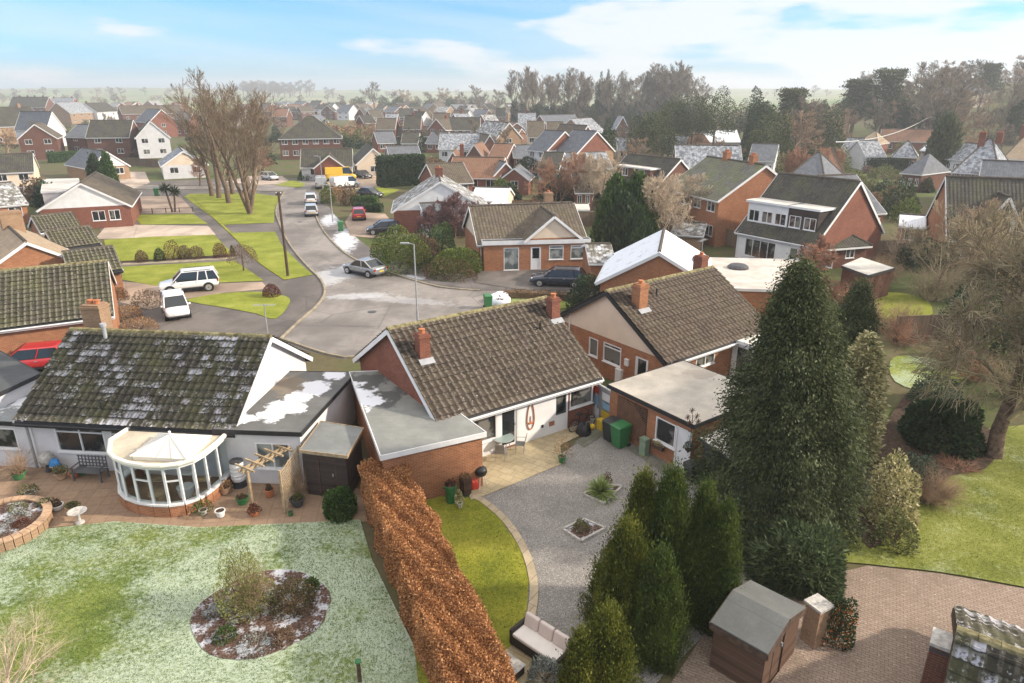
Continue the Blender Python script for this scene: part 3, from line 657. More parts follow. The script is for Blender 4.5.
# pavements first (the wide grey base), then roads, drives, lawns
sheet('pavement', [(100, 340), (281, 345), (345, 360), (385, 346), (480, 312), (520, 308), (600, 300), (620, 286), (560, 280), (470, 276), (430, 272), (380, 258), (345, 232), (325, 205), (314, 188), (330, 181), (300, 178), (180, 180), (100, 183), (0, 190), (0, 200), (95, 214), (110, 260), (110, 300)], 'pave')
sheet('road', [(281, 339), (301, 320), (318, 305), (325, 292), (320, 279), (306, 265), (290, 245), (280, 225), (276, 210), (282, 196), (286, 192), (225, 190), (120, 189), (40, 190), (0, 191), (0, 184), (120, 184), (200, 186), (240, 186), (290, 184), (318, 176), (330, 170), (345, 170), (335, 177), (312, 186), (308, 195), (312, 206), (318, 222), (328, 238), (345, 254), (368, 266), (395, 276), (438, 288), (480, 291), (540, 291), (610, 292), (612, 300), (560, 302), (505, 306), (470, 318), (430, 332), (385, 346), (345, 358)], 'asphalt')
sheet('pavement', [(298, 206), (303, 196), (309, 196), (313, 208), (319, 224), (330, 238), (346, 253), (369, 265), (396, 274), (440, 285), (480, 289), (520, 289), (520, 281), (440, 272), (398, 262), (372, 250), (352, 234), (334, 214), (324, 200), (318, 192), (306, 190)][2:], 'pave_f')
K = 'kerb'
strip('kerb', [(281, 339), (301, 320), (318, 305), (325, 292), (320, 279), (306, 265), (290, 245), (280, 225), (276, 210), (282, 196), (285, 192)], 0.16, 0.11, K)
strip('kerb', [(309, 196), (313, 207), (319, 223), (329, 238), (346, 254), (369, 266), (396, 275), (438, 287), (480, 291)], 0.16, 0.11, K)
strip('kerb', [(281, 339), (345, 358), (385, 346), (430, 332), (470, 318), (505, 306)], 0.16, 0.11, K)
strip('kerb', [(0, 191), (40, 190), (120, 189), (225, 190), (285, 192)], 0.2, 0.1, K, smooth_n=0)
strip('kerb', [(0, 184), (120, 184), (200, 186), (240, 186), (290, 184)], 0.2, 0.1, K, smooth_n=0)
G = 0.05
sheet('driveway', [(95, 239), (108, 224), (141, 225), (208, 226), (216, 235), (160, 238)], 'drive_pink')
sheet('driveway', [(95, 215), (110, 196), (180, 196), (195, 213), (140, 214)], 'drive_tan')
sheet('driveway', [(110, 300), (118, 282), (190, 285), (262, 282), (268, 289), (225, 293), (187, 299), (150, 310)], 'drive_tan')
sheet('driveway', [(225, 182), (250, 176), (282, 176), (292, 183), (260, 185)], 'drive_pink')
sheet('driveway', [(100, 188), (120, 172), (145, 172), (150, 183), (130, 190)], 'drive_pink')
sheet('driveway', [(345, 222), (352, 212), (385, 214), (392, 222), (420, 226), (420, 240), (370, 238), (350, 236)], 'drive_tan')
sheet('driveway', [(318, 190), (330, 180), (375, 172), (400, 174), (390, 186), (350, 190)], 'drive_tan')
sheet('driveway', [(470, 272), (475, 283), (520, 290), (600, 291), (612, 283), (600, 268), (480, 270)], 'pave')
for n_, m_, pts in (
    ('lawn', 'grass', [(184, 197), (190, 194), (252, 193), (281, 197), (275, 208), (274, 223), (222, 225), (205, 212)]),
    ('lawn', 'grass', [(232, 233), (275, 232), (282, 246), (300, 264), (313, 275), (286, 280), (258, 262), (240, 245)]),
    ('lawn', 'grass', [(133, 215), (193, 214), (208, 224), (141, 225)]),
    ('lawn', 'grass', [(104, 240), (150, 237), (214, 235), (233, 254), (180, 259), (124, 262), (108, 258)]),
    ('lawn', 'grass', [(122, 267), (235, 261), (264, 281), (200, 284), (155, 286), (122, 280)]),
    ('lawn', 'grass', [(187, 300), (220, 294), (256, 292), (284, 296), (290, 303), (276, 319), (256, 314), (225, 308), (200, 304)]),
    ('lawn', 'grass_fl', [(495, 300), (520, 294), (575, 294), (590, 303), (560, 309), (510, 310)]),
    ('lawn', 'grass', [(275, 185), (292, 180), (306, 184), (300, 188)]),
    ('lawn', 'grass', [(352, 192), (375, 187), (400, 190), (385, 197), (360, 198)]),
    ('lawn', 'grass', [(868, 300), (880, 293), (905, 294), (928, 302), (930, 318), (895, 322), (872, 312)]),
    ('lawn', 'grass_fl', [(890, 362), (905, 356), (945, 362), (965, 378), (930, 392), (895, 382)]),
    ):
    sheet(n_, pts, m_, z=0.03 + LV[0] * 0.2, smooth_n=(3 if pts[0][0] > 480 or pts[0] == (187, 300) else 0))
    LV[0] += 0.001
strip('kerb', [(190, 194), (205, 209), (222, 225), (240, 242), (258, 261), (286, 280)], 0.3, 0.03, 'grass_y', z=0.03)
strip('path', [(122, 264.5), (180, 261.5), (235, 258)], 0.9, 0.045, 'kerb', smooth_n=0)
sheet('flower_bed', [(122, 261.5), (180, 258.5), (233, 254.5), (235, 257), (180, 260.5), (122, 263.5)], 'soil', z=0.055)
# gardens of the two near bungalows
sheet('patio', [(-60, 455), (120, 465), (235, 462), (300, 480), (365, 490), (367, 522), (290, 524), (200, 528), (115, 522), (50, 528), (-40, 552)], 'slab_o', z=0.024)
sheet('lawn', [(-90, 560), (-10, 550), (50, 529), (115, 522), (200, 528), (290, 524), (360, 520), (372, 560), (440, 700), (470, 760), (-160, 760)], 'grass_f', z=0.035)
sheet('gravel_yard', [(470, 495), (560, 455), (600, 428), (640, 432), (745, 505), (780, 560), (700, 640), (640, 700), (470, 720), (480, 640), (470, 560)], 'gravel', z=0.024)
sheet('patio', [(470, 470), (474, 445), (560, 425), (596, 404), (612, 420), (560, 446), (563, 464), (486, 496), (470, 500)], 'slab_y', z=0.045)
sheet('path', [(572, 446), (600, 424), (620, 418), (700, 470), (748, 500), (735, 517), (674, 480), (623, 447), (598, 436)], 'slab_g', z=0.05)
sheet('path', [(575, 442), (600, 429), (606, 434), (584, 448)], 'slab_g', z=0.054)
sheet('lawn', [(395, 470), (452, 502), (474, 497), (500, 520), (521, 550), (529, 580), (527, 610), (520, 634), (506, 660), (500, 760), (420, 700)], 'grass_y', z=0.055)
strip('path', [(470, 499), (480, 500), (505, 521), (524, 550), (533, 580), (533, 605), (527, 632), (520, 650)], 0.28, 0.075, 'edging')
sheet('patio', [(496, 662), (516, 642), (575, 668), (600, 760), (480, 760)], 'slab_y', z=0.065)
sheet('driveway', [(700, 640), (745, 560), (830, 575), (868, 566), (940, 574), (1024, 589), (1120, 608), (1300, 760), (620, 760)], 'block', z=0.02)
sheet('lawn', [(830, 556), (868, 565), (940, 573), (1024, 588), (1120, 606), (1180, 560), (1120, 430), (1000, 428), (930, 440), (880, 470), (850, 510)], 'grass_r', z=0.05, smooth_n=3)
sheet('flower_bed', [(860, 500), (905, 395), (960, 415), (1000, 440), (985, 470), (950, 478), (905, 520), (870, 550)], 'soil', z=0.075, smooth_n=3)
# oval bed in the frosted lawn, frost on its soil
def bed_mat():
    t = NT('frosted_soil', 0.95, 0.1); w = t.wpos(); f = t.noise(w, 2.2, 5, 0.65); f2 = t.noise(w, 14, 3)
    c = t.mix(t.rng(f2, 0.3, 0.7), (0.05, 0.034, 0.028), (0.16, 0.10, 0.075)); c = t.mix(t.rng(t.math('ADD', f, t.math('MULTIPLY', f2, 0.3)), 0.64, 0.78, 0, 0.8), c, (0.55, 0.57, 0.62)); t.bump(f2, 0.8, 0.05); M['bed'] = t.col(c)
bed_mat()
c0 = at(262, 612); ex = (at(327, 612) - at(197, 612)).length / 2; ey = (at(262, 572) - at(262, 657)).length / 2
sheet('flower_bed', [(c0.x + ex * math.cos(a / 28 * 6.2832) * (1 + .05 * math.sin(a)), c0.y + ey * math.sin(a / 28 * 6.2832), 0) for a in range(28)], 'bed', z=0.06, world_pts=True)
# scattered grass tufts on the two near lawns and gravel weeds: nobody could count them
def tufts():
    rs = np.random.RandomState(3); t = leafmat('frosted_grass_blades', [(0.10, 0.16, 0.035), (0.30, 0.36, 0.16), (0.46, 0.54, 0.38)], patch=1.3, trans=0.2); M['blade_f'] = t
    M['blade_y'] = leafmat('yellow_grass_blades', [(0.12, 0.15, 0.02), (0.26, 0.27, 0.035), (0.42, 0.40, 0.08)], patch=0.8, trans=0.2)
    def inside(P, poly):
        x, y = P[:, 0], P[:, 1]; r = np.zeros(len(P), bool); n = len(poly)
        for i in range(n):
            x1, y1 = poly[i]; x2, y2 = poly[(i + 1) % n]
            if y1 == y2: continue
            r ^= ((y1 > y) != (y2 > y)) & (x < (x2 - x1) * (y - y1) / (y2 - y1) + x1)
        return r
    for nm, poly, n, mat, hole in (('frosted_lawn_grass', [(-40, 552), (50, 530), (115, 523), (200, 529), (290, 525), (360, 521), (372, 560), (430, 690), (-60, 690)], 90000, 'blade_f', True),
                             ('lawn_grass', [(440, 500), (474, 498), (500, 520), (521, 550), (529, 580), (527, 610), (520, 634), (500, 655), (470, 600)], 16000, 'blade_y', False),
                             ('mossy_lawn_grass', [(862, 562), (940, 572), (1024, 587), (1060, 592), (1060, 440), (1005, 450), (950, 490), (905, 530)], 40000, 'blade_y', False)):
        W = [tuple(at(*p))[:2] for p in poly]; xs = [w[0] for w in W]; ys = [w[1] for w in W]
        P = np.stack([rs.uniform(min(xs), max(xs), n), rs.uniform(min(ys), max(ys), n)], 1); P = P[inside(P, W)]
        if hole: P = P[((P[:, 0] - c0.x) / ex) ** 2 + ((P[:, 1] - c0.y) / ey) ** 2 > 1.03]
        P3 = np.concatenate([P, np.full((len(P), 1), 0.04)], 1)
        V = kites(P3, np.array([0, 0, 1]) + rs.normal(size=P3.shape) * 0.9, rs.uniform(0.03, 0.075, len(P)), 0.16, rs)
        tag(link(nm, kites_mesh(nm, V, M[mat])), 'short grass blades of the ' + nm.replace('_grass', '').replace('_', ' '), 'grass', kind='stuff')
tufts()
# ------------------------------------------------------------------ buildings
def relief_slope(name, e0, e1, r1, r0, mat, parent, tw=0.32, th=0.38, seg=6, amp=0.045, lift=0.09, off=Vector((0, 0, 0))):
    """pantiled slope: eave e0-e1, ridge r0-r1"""
    e0, e1, r0, r1 = [Vector(p) - off for p in (e0, e1, r0, r1)]
    Lu = (e1 - e0).length; Lv = (r0 - e0).length; nc = max(2, round(Lv / th)); nu = int(Lu / tw * seg)
    nrm = (e1 - e0).cross(r0 - e0).normalized()
    us = np.linspace(0, 1, nu + 1); ph = us * Lu / tw * 2 * math.pi
    wave = amp * (0.5 + 0.5 * np.cos(ph)) ** 0.7
    V = []; UV = []; rsn = np.random.RandomState(int(abs(e0.x * 13 + e0.y * 7)) + 5)
    A, B, C, D = [np.array(p) for p in (e0, e1, r1, r0)]; N = np.array(nrm)
    for k in range(nc):
        jit = np.repeat(rsn.normal(0, 0.006, int(nu / seg) + 2), seg)[:nu + 1]
        dv = 0.10 / Lv if k < nc - 1 else 0.0
        for (v, hh) in (((k / nc + 0.10 / Lv, lift - .02), (k / nc, lift - .02)) if k else ()) + ((k / nc, lift), ((k + 1) / nc + dv, 0.004)):
            P = (A * (1 - v) + D * v)[None] * (1 - us)[:, None] + (B * (1 - v) + C * v)[None] * us[:, None]
            P = P + N[None] * (wave + hh + jit)[:, None]; V.append(P)
            UV.append(np.stack([us * Lu, np.full(nu + 1, (k + (0.02 if hh > 0.01 else 0.98)) * th)], 1))
    V = np.concatenate(V); UV = np.concatenate(UV); rows = len(V) // (nu + 1); i = np.arange(rows - 1)[:, None] * (nu + 1) + np.arange(nu)[None]
    i = i.ravel(); F = np.stack([i, i + 1, i + nu + 2, i + nu + 1], 1)
    return link(name, np_mesh(name, V, F, mat, False, UV), parent)
class House:
    def __init__(s, name, label, cat, org, group=None):
        s.o = Vector((org[0], org[1], org[2] if len(org) > 2 else 0)); s.root = empty(name, s.o, label, cat, group)
    def mb(s, b, name, mat, parent=None, **k): return b.build(name, M[mat] if isinstance(mat, str) else mat, parent or s.root, off=s.o, **k)
    def facade(s, W, p0, p1, z0, z1, ops=(), frame='white'):
        p0 = Vector((p0[0], p0[1], 0)); p1 = Vector((p1[0], p1[1], 0)); d = (p1 - p0); Lw = d.length; d = d / Lw; n = Vector((d.y, -d.x, 0))
        def Q(u, z, o=0.0):
            q = p0 + d * u + n * o; return (q.x, q.y, z + s.o.z)
        us = sorted({0, Lw, *[max(0, o[1]) for o in ops], *[min(Lw, o[1] + o[3]) for o in ops]}); zs = sorted({z0, z1, *[max(z0, z0 + o[2]) for o in ops], *[min(z1, z0 + o[2] + o[4]) for o in ops]})
        for a, b in zip(us, us[1:]):
            for c, e in zip(zs, zs[1:]):
                mu, mz = (a + b) / 2, (c + e) / 2
                if any(o[1] < mu < o[1] + o[3] and z0 + o[2] < mz < z0 + o[2] + o[4] for o in ops): continue
                W.poly([Q(a, c), Q(b, c), Q(b, e), Q(a, e)])
        for o in ops:
            kind, u, z, w, h = o[:5]; opt = o[5] if len(o) > 5 else {}
            z = z0 + z; u1 = u + w; zz = min(z + h, z1); dp = -0.09
            for a, b in (((u, z), (u1, z)), ((u1, z), (u1, zz)), ((u1, zz), (u, zz)), ((u, zz), (u, z))): W.poly([Q(*a), Q(*b), Q(*b, dp), Q(*a, dp)])
            F = MB(); G_ = MB(); ft = opt.get('ft', 0.06)
            def fb(u0, u1_, a0, a1, o0=-0.088, o1=0.012):
                F.hexa([Q(u0, a0, o1), Q(u1_, a0, o1), Q(u1_, a0, o0), Q(u0, a0, o0), Q(u0, a1, o1), Q(u1_, a1, o1), Q(u1_, a1, o0), Q(u0, a1, o0)])
            fr = opt.get('frame', frame)
            if kind == 'win':
                fb(u, u1, z, z + ft); fb(u, u1, zz - ft, zz); fb(u, u + ft, z + ft, zz - ft); fb(u1 - ft, u1, z + ft, zz - ft)
                k = opt.get('n', 2)
                for i in range(1, k): uu = u + w * i / k; fb(uu - ft / 2, uu + ft / 2, z + ft, zz - ft)
                if opt.get('tr'):
                    zt = z + h * opt['tr']; fb(u + ft, u1 - ft, zt - ft / 2, zt + ft / 2, -0.08, 0.008)
                if opt.get('sill', True): fb(u - 0.05, u1 + 0.05, z - 0.05, z - 0.002, 0.002, 0.07)
                G_.poly([Q(u, z, -0.05), Q(u1, z, -0.05), Q(u1, zz, -0.05), Q(u, zz, -0.05)])
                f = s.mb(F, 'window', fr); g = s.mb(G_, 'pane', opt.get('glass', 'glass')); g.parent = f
            elif kind in ('door', 'garage_door'):
                fb(u, u + ft, z, zz); fb(u1 - ft, u1, z, zz); fb(u + ft, u1 - ft, zz - ft, zz)
                D = MB(); o1, o0 = -0.03, -0.07
                D.hexa([Q(u + ft, z, o1), Q(u1 - ft, z, o1), Q(u1 - ft, z, o0), Q(u + ft, z, o0), Q(u + ft, zz - ft, o1), Q(u1 - ft, zz - ft, o1), Q(u1 - ft, zz - ft, o0), Q(u + ft, zz - ft, o0)])
                if kind == 'garage_door':
                    for i in range(1, 8):
                        uu = u + w * i / 8; D.hexa([Q(uu - .03, z + .05, o1 + .012), Q(uu + .03, z + .05, o1 + .012), Q(uu + .03, z + .05, o1 + .001), Q(uu - .03, z + .05, o1 + .001), Q(uu - .03, zz - ft - .05, o1 + .012), Q(uu + .03, zz - ft - .05, o1 + .012), Q(uu + .03, zz - ft - .05, o1 + .001), Q(uu - .03, zz - ft - .05, o1 + .001)])
                dd = s.mb(D, kind, opt.get('col', 'white')); f = s.mb(F, 'frame', fr, None); f.parent = dd
                if kind == 'door':
                    Hn = MB(); hu = u1 - ft - 0.1; Hn.hexa([Q(hu - .02, z + 1, .02), Q(hu + .02, z + 1, .02), Q(hu + .02, z + 1, o1), Q(hu - .02, z + 1, o1), Q(hu - .02, z + 1.12, .02), Q(hu + .02, z + 1.12, .02), Q(hu + .02, z + 1.12, o1), Q(hu - .02, z + 1.12, o1)])
                    x = s.mb(Hn, 'handle', 'grey'); x.parent = dd
                    if opt.get('glz'):
                        g0, g1 = opt['glz']; P_ = MB(); P_.poly([Q(u + ft + .1, z + g0 * h, o1 + .006), Q(u1 - ft - .1, z + g0 * h, o1 + .006), Q(u1 - ft - .1, z + g1 * h - .1, o1 + .006), Q(u + ft + .1, z + g1 * h - .1, o1 + .006)]); x = s.mb(P_, 'pane', 'glass'); x.parent = dd
    def block(s, A, B, depth, eave, ridge, wall='brick', gable=None, roof='tile_b', orient='AB', relief=False, ops={}, over=0.35, frame='white', barge='white', z0=0.0, ridgem='ridged', fasc='white', gutter=True, walls=True, gsplit=None, hip=False, half=None):
        """A,B: front corners on the ground (left, right as seen from outside the front)"""
        A = Vector((A[0], A[1], 0)); B = Vector((B[0], B[1], 0)); u = (B - A).normalized(); n = Vector((-u.y, u.x, 0)); L = (B - A).length
        s.A, s.u, s.n, s.L, s.dep, s.eave, s.ridge = A, u, n, L, depth, eave, ridge
        zo = s.o.z
        def W2(x, y): return A + u * x + n * y
        def W3(x, y, z): q = W2(x, y); return Vector((q.x, q.y, z + zo))
        s.zo = zo
        if walls:
            W = MB(); c = [W2(0, 0), W2(L, 0), W2(L, depth), W2(0, depth)]
            for side, (p, q) in zip(('front', 'right', 'back', 'left'), ((c[0], c[1]), (c[1], c[2]), (c[2], c[3]), (c[3], c[0]))): s.facade(W, p, q, z0, eave, ops.get(side, ()), frame)
            Gb = MB()
            if not hip:
                if orient == 'AB':
                    for x, sg in ((0, -1), (L, 1)):
                        t = [W3(x, 0, eave), W3(x, depth, eave), W3(x, depth / 2, ridge - 0.03)]; (Gb if gable else W).poly(t if sg > 0 else t[::-1])
                else:
                    for y, sg in ((0, 1), (depth, -1)):
                        t = [W3(0, y, eave), W3(L, y, eave), W3(L / 2, y, ridge - 0.03)]; (Gb if gable else W).poly(t if sg > 0 else t[::-1])
            s.wall = s.mb(W, 'wall', wall)
            if gable and not hip:
                for k_ in (0, 1):
                    g1 = MB(); g1.poly(Gb.v[3 * k_:3 * k_ + 3]); s.mb(g1, 'gable', gable)
            if gutter and z0 == 0 and A.y < 170 and orient == 'AB':
                dp_ = MB(); dp_.tube([W3(.15, -.07, 0), W3(.15, -.07, eave - .25), W3(.15, -over, eave - .12)], .035, 6); s.mb(dp_, 'drainpipe', 'white')
        # roof slopes
        if orient == 'AB':
            run = depth / 2; k = (ridge - eave) / run; ez = eave - k * over; x0, x1 = (-over * 0.7, L + over * 0.7)
            E0, E1 = (x0, -over), (x1, -over); 
            fr = [W3(x0, -over, ez), W3(x1, -over, ez), W3(x1, run, ridge), W3(x0, run, ridge)]
            bk = [W3(x1, depth + over, ez), W3(x0, depth + over, ez), W3(x0, run, ridge), W3(x1, run, ridge)]
            if hip:
                rh = min(run + over, (x1 - x0) * .46)
                fr[2] = W3(x1 - rh, run, ridge); fr[3] = W3(x0 + rh, run, ridge) if hip != 'right' else W3(x0, run, ridge); bk[2] = fr[3]; bk[3] = fr[2]
        else:
            run = L / 2; k = (ridge - eave) / run; ez = eave - k * over; y0, y1 = -over * 0.7, depth + over * 0.7
            fr = [W3(-over, y1, ez), W3(-over, y0, ez), W3(run, y0, ridge), W3(run, y1, ridge)]     # left slope
            bk = [W3(L + over, y0, ez), W3(L + over, y1, ez), W3(run, y1, ridge), W3(run, y0, ridge)]
        s.fr, s.bk = fr, bk
        T = MB(); up = Vector((0, 0, 0.05)); slopes = [fr, bk]
        if hip:
            slopes.append([fr[1], bk[0], fr[2]])
            if hip != 'right': slopes.append([bk[1], fr[0], fr[3]])
        rm = M[roof] if isinstance(roof, str) else roof
        if relief:
            for q in slopes[:]: 
                o_ = relief_slope('roof', *[p + up * 1.2 for p in q], rm, s.root, off=s.o)
                s.roof = o_
            for q in slopes: T.poly([p + up * 0.6 for p in q]); T.poly([p - up * 0.4 for p in q][::-1])
            s.mb(T, 'roof_boarding', 'dark')
        else:
            for q in slopes:
                nn = (q[1] - q[0]).cross(q[2] - q[0]).normalized(); w_ = (q[1] - q[0]).length; uvx = (q[1] - q[0]).normalized(); vv = nn.cross(uvx)
                T.poly([p + up for p in q], [((p - q[0]).dot(uvx), (p - q[0]).dot(vv)) for p in q]); T.poly([p - up * 0.6 for p in q][::-1])
            s.roof = s.mb(T, 'roof', rm)
        # ridge caps, bargeboards, fascia, gutter
        if not (hip is True and abs((fr[2] - fr[3]).length) < 0.3):
            Rg = MB(); a, b = fr[3], fr[2]; nseg = max(1, int((b - a).length / 0.45)) if relief else 1
            for i in range(nseg):
                p, q = a.lerp(b, i / nseg), a.lerp(b, (i + 0.97) / nseg); Rg.tube([p + Vector((0, 0, .035)), q + Vector((0, 0, .05))], 0.13, 8)
            if hip:
                for p, q in ((fr[1], fr[2]), (bk[0], fr[2])) + (() if hip == 'right' else ((fr[0], fr[3]), (bk[1], fr[3]))): Rg.tube([p + up, q + up], 0.11, 6)
            if not ridgem.startswith('felt'): s.mb(Rg, 'ridge_tiles', ridgem)
        if not hip:
            for e_ in ((fr[0], fr[3], bk[2], bk[1]), (fr[1], fr[2], bk[3], bk[0])):
                Bb = MB(); dz = Vector((0, 0, 0.07))
                Bb.bar(e_[0] - dz, e_[1] - dz, 0.04, 0.22); Bb.bar(e_[3] - dz, e_[2] - dz, 0.042, 0.22)
                s.mb(Bb, 'bargeboard', barge)
        for q in slopes:
            Fa = MB(); Gu = MB()
            a, b = q[0], q[1]; Fa.bar(a - Vector((0, 0, .10)), b - Vector((0, 0, .10)), 0.035, 0.17)
            if gutter:
                nn = Vector(((b - a).y, -(b - a).x, 0)).normalized() * 0.07; Gu.tube([a + nn - Vector((0, 0, .04)), b + nn - Vector((0, 0, .04))], 0.055, 6)
            s.mb(Fa, 'fascia', fasc)
            if gutter: s.mb(Gu, 'gutter', 'white' if gutter is True else gutter)
        return s
    def W3(s, x, y, z):
        q = s.A + s.u * x + s.n * y; return Vector((q.x, q.y, z + s.o.z))
    def zroof(s, x, y, orient='AB'):
        if orient == 'AB': r = s.dep / 2; return s.ridge - abs(y - r) * (s.ridge - s.eave) / r
        r = s.L / 2; return s.ridge - abs(x - r) * (s.ridge - s.eave) / r
    def chimney(s, x, y, w, d, top, mat='brick', pots=1, orient='AB', flash=True):
        q = s.W3(x, y, 0); rz = math.atan2(s.u.y, s.u.x); z = s.zroof(x, y, orient) - 0.6; b = MB()
        zo = s.o.z; b.box(q.x, q.y, z + zo, w, d, top - z - 0.2, rz); b.box(q.x, q.y, top - 0.198 + zo, w + 0.08, d + 0.08, 0.12, rz); b.box(q.x, q.y, top - 0.076 + zo, w - 0.04, d - 0.04, 0.08, rz)
        c = s.mb(b, 'chimney', mat)
        P = MB()
        for i in range(pots):
            o = (i - (pots - 1) / 2) * 0.34; px_, py_ = q.x + s.u.x * o, q.y + s.u.y * o; zt = top + zo
            P.lathe(px_, py_, [(0.13, zt - .02), (0.12, zt + .14), (0.145, zt + .15), (0.145, zt + .2), (0.10, zt + .2)], 10)
        if pots: x_ = s.mb(P, 'chimney_pot', 'terra'); x_.parent = c
        if flash:
            zr = s.zroof(x, y, orient); F = MB(); kk = (s.ridge - s.eave) / (s.dep / 2 if orient == 'AB' else s.L / 2)
            if orient == 'AB':
                sg = -1 if y < s.dep / 2 else 1; y2 = y + sg * (d / 2 + 0.02); zz = s.zroof(x, y2) + 0.19; F.hexa([s.W3(x - w / 2 - .1, y2 + sg * .25, zz - .25 * kk), s.W3(x + w / 2 + .1, y2 + sg * .25, zz - .25 * kk), s.W3(x + w / 2 + .1, y2, zz), s.W3(x - w / 2 - .1, y2, zz), s.W3(x - w / 2 - .1, y2 + sg * .25, zz - .25 * kk + .02), s.W3(x + w / 2 + .1, y2 + sg * .25, zz - .25 * kk + .02), s.W3(x + w / 2 + .1, y2, zz + .04), s.W3(x - w / 2 - .1, y2, zz + .04)])
                f = s.mb(F, 'flashing', 'lead'); f.parent = c
        return c
    def flat(s, P, h, wall='brick', roof='felt', edge='white', ops={}, slope=0.0, lip=0.12, over=0.12, z0=0.0, walls=True, name='wall'):
        P = [Vector((p[0], p[1], 0)) for p in P]; zo = s.o.z; W = MB(); k = len(P)
        if walls:
            for i in range(k): s.facade(W, P[i], P[(i + 1) % k], z0, h, ops.get(i, ()))
            s.mb(W, name, wall)
        c = sum(P, Vector()) / k; Rf = MB(); E = MB(); out = []
        for i in range(k):
            a, b, d = P[i - 1], P[i], P[(i + 1) % k]; n1 = Vector(((b - a).y, -(b - a).x, 0)).normalized(); n2 = Vector(((d - b).y, -(d - b).x, 0)).normalized(); m = (n1 + n2); out.append(b + m * over / max(0.3, (1 + n1.dot(n2))))
        Rf.poly([(p.x, p.y, h + lip + zo) for p in out]); Rf.poly([(p.x, p.y, h - 0.01 + zo) for p in out][::-1]); s.mb(Rf, 'roof', roof)
        for i in range(k):
            a, b = out[i], out[(i + 1) % k]; d = (b - a).normalized(); nn = Vector((d.y, -d.x, 0)) * 0.018
            a2, b2 = a - d * 0.0, b + d * 0.0
            E.hexa([(a2.x - nn.x, a2.y - nn.y, h - .06 + zo), (b2.x - nn.x, b2.y - nn.y, h - .06 + zo), (b2.x + nn.x, b2.y + nn.y, h - .06 + zo), (a2.x + nn.x, a2.y + nn.y, h - .06 + zo)] + [(a2.x - nn.x, a2.y - nn.y, h + lip + .02 + zo), (b2.x - nn.x, b2.y - nn.y, h + lip + .02 + zo), (b2.x + nn.x, b2.y + nn.y, h + lip + .02 + zo), (a2.x + nn.x, a2.y + nn.y, h + lip + .02 + zo)])
        s.mb(E, 'fascia', edge)
        return s
def AX(x, y, z=0): return at(x, y, z)
def inset(A, B, d, over=0.35):
    """eave corners -> wall corners"""
    u = (B - A).normalized(); n = Vector((-u.y, u.x, 0)); return A + u * over * .7 + n * over, B - u * over * .7 + n * over
M['felt'] = felt('grey_felt', (0.20, 0.21, 0.205), seam=1.0)
M['felt_m'] = felt('mid_grey_felt', (0.14, 0.145, 0.14), seam=0.9)
M['felt_d'] = felt('dark_felt', (0.075, 0.08, 0.082), seam=0.8)
M['felt_w'] = felt('white_membrane', (0.58, 0.55, 0.50), seam=0)
M['felt_b'] = felt('beige_membrane', (0.46, 0.42, 0.36), seam=0, patches=[(4.6, 1.4, 0.7, (0.33, 0.29, 0.25), 1.2)])
# --- the house in the middle: brown pantiled bungalow with brick garage
eA, eB = at(438, 424, 2.5), at(603, 376, 2.5); A, B = inset(eA, eB, 0); 
def W_(kind, u, z, w, h, **o): return (kind, u, z, w, h, o)
h = House('bungalow', 'brown pantiled bungalow with two brick chimneys and white patio wall', 'house', A)
L0 = (B - A).length
h.block(A, B, 8.6, 2.55, 5.3, wall='brick_red', roof='tile_main', relief=True, ridgem='ridge', ops={
    'front': [W_('win', 0.9, 0.75, 2.0, 1.5, n=1, glass='glass'), W_('door', 3.05, 0.12, 1.0, 2.15, glz=(0.06, 1.0)), W_('win', 6.25, 0.95, 0.62, 1.25, n=1, frame='dark', sill=False), W_('win', 7.1, 1.05, 1.45, 1.2, n=1, tr=0.8)],
    'right': [W_('win', 1.0, 1.0, 1.2, 1.1)]})
# white rendered skin of the patio wall, proud of the brick
def skin(h, u0, u1, z0, z1, holes, mat, name='render_panel', o=0.02):
    b = MB(); us = sorted({u0, u1, *[x for q in holes for x in (q[0], q[1])]}); zs = sorted({z0, z1, *[x for q in holes for x in (q[2], q[3])]})
    def Q(u, z, oo): p = h.A + h.u * u - h.n * oo; return (p.x, p.y, z)
    for a, c in zip(us, us[1:]):
        for d, e in zip(zs, zs[1:]):
            if any(q[0] < (a + c) / 2 < q[1] and q[2] < (d + e) / 2 < q[3] for q in holes): continue
            if c <= u0 or a >= u1: continue
            b.hexa([Q(a, d, o), Q(c, d, o), Q(c, d, .002), Q(a, d, .002), Q(a, e, o), Q(c, e, o), Q(c, e, .002), Q(a, e, .002)])
    return h.mb(b, name, mat)
skin(h, 0.0, 6.98, 0.35, 2.54, [(0.9, 2.9, 0.69, 2.25), (3.05, 4.05, 0.0, 2.27), (6.25, 6.87, .95, 2.2)], 'white')
h.chimney(0.72, 2.7, 0.52, 0.52, 5.45, 'brick_red', 1); h.chimney(8.45, 3.2, 0.52, 0.52, 5.7, 'brick_red', 1)
vp = MB(); q = h.W3(7.2, 2.6, h.zroof(7.2, 2.6)); vp.tube([q, q + Vector((0, 0, .55))], 0.05, 8); h.mb(vp, 'vent_pipe', 'black')
HM = h
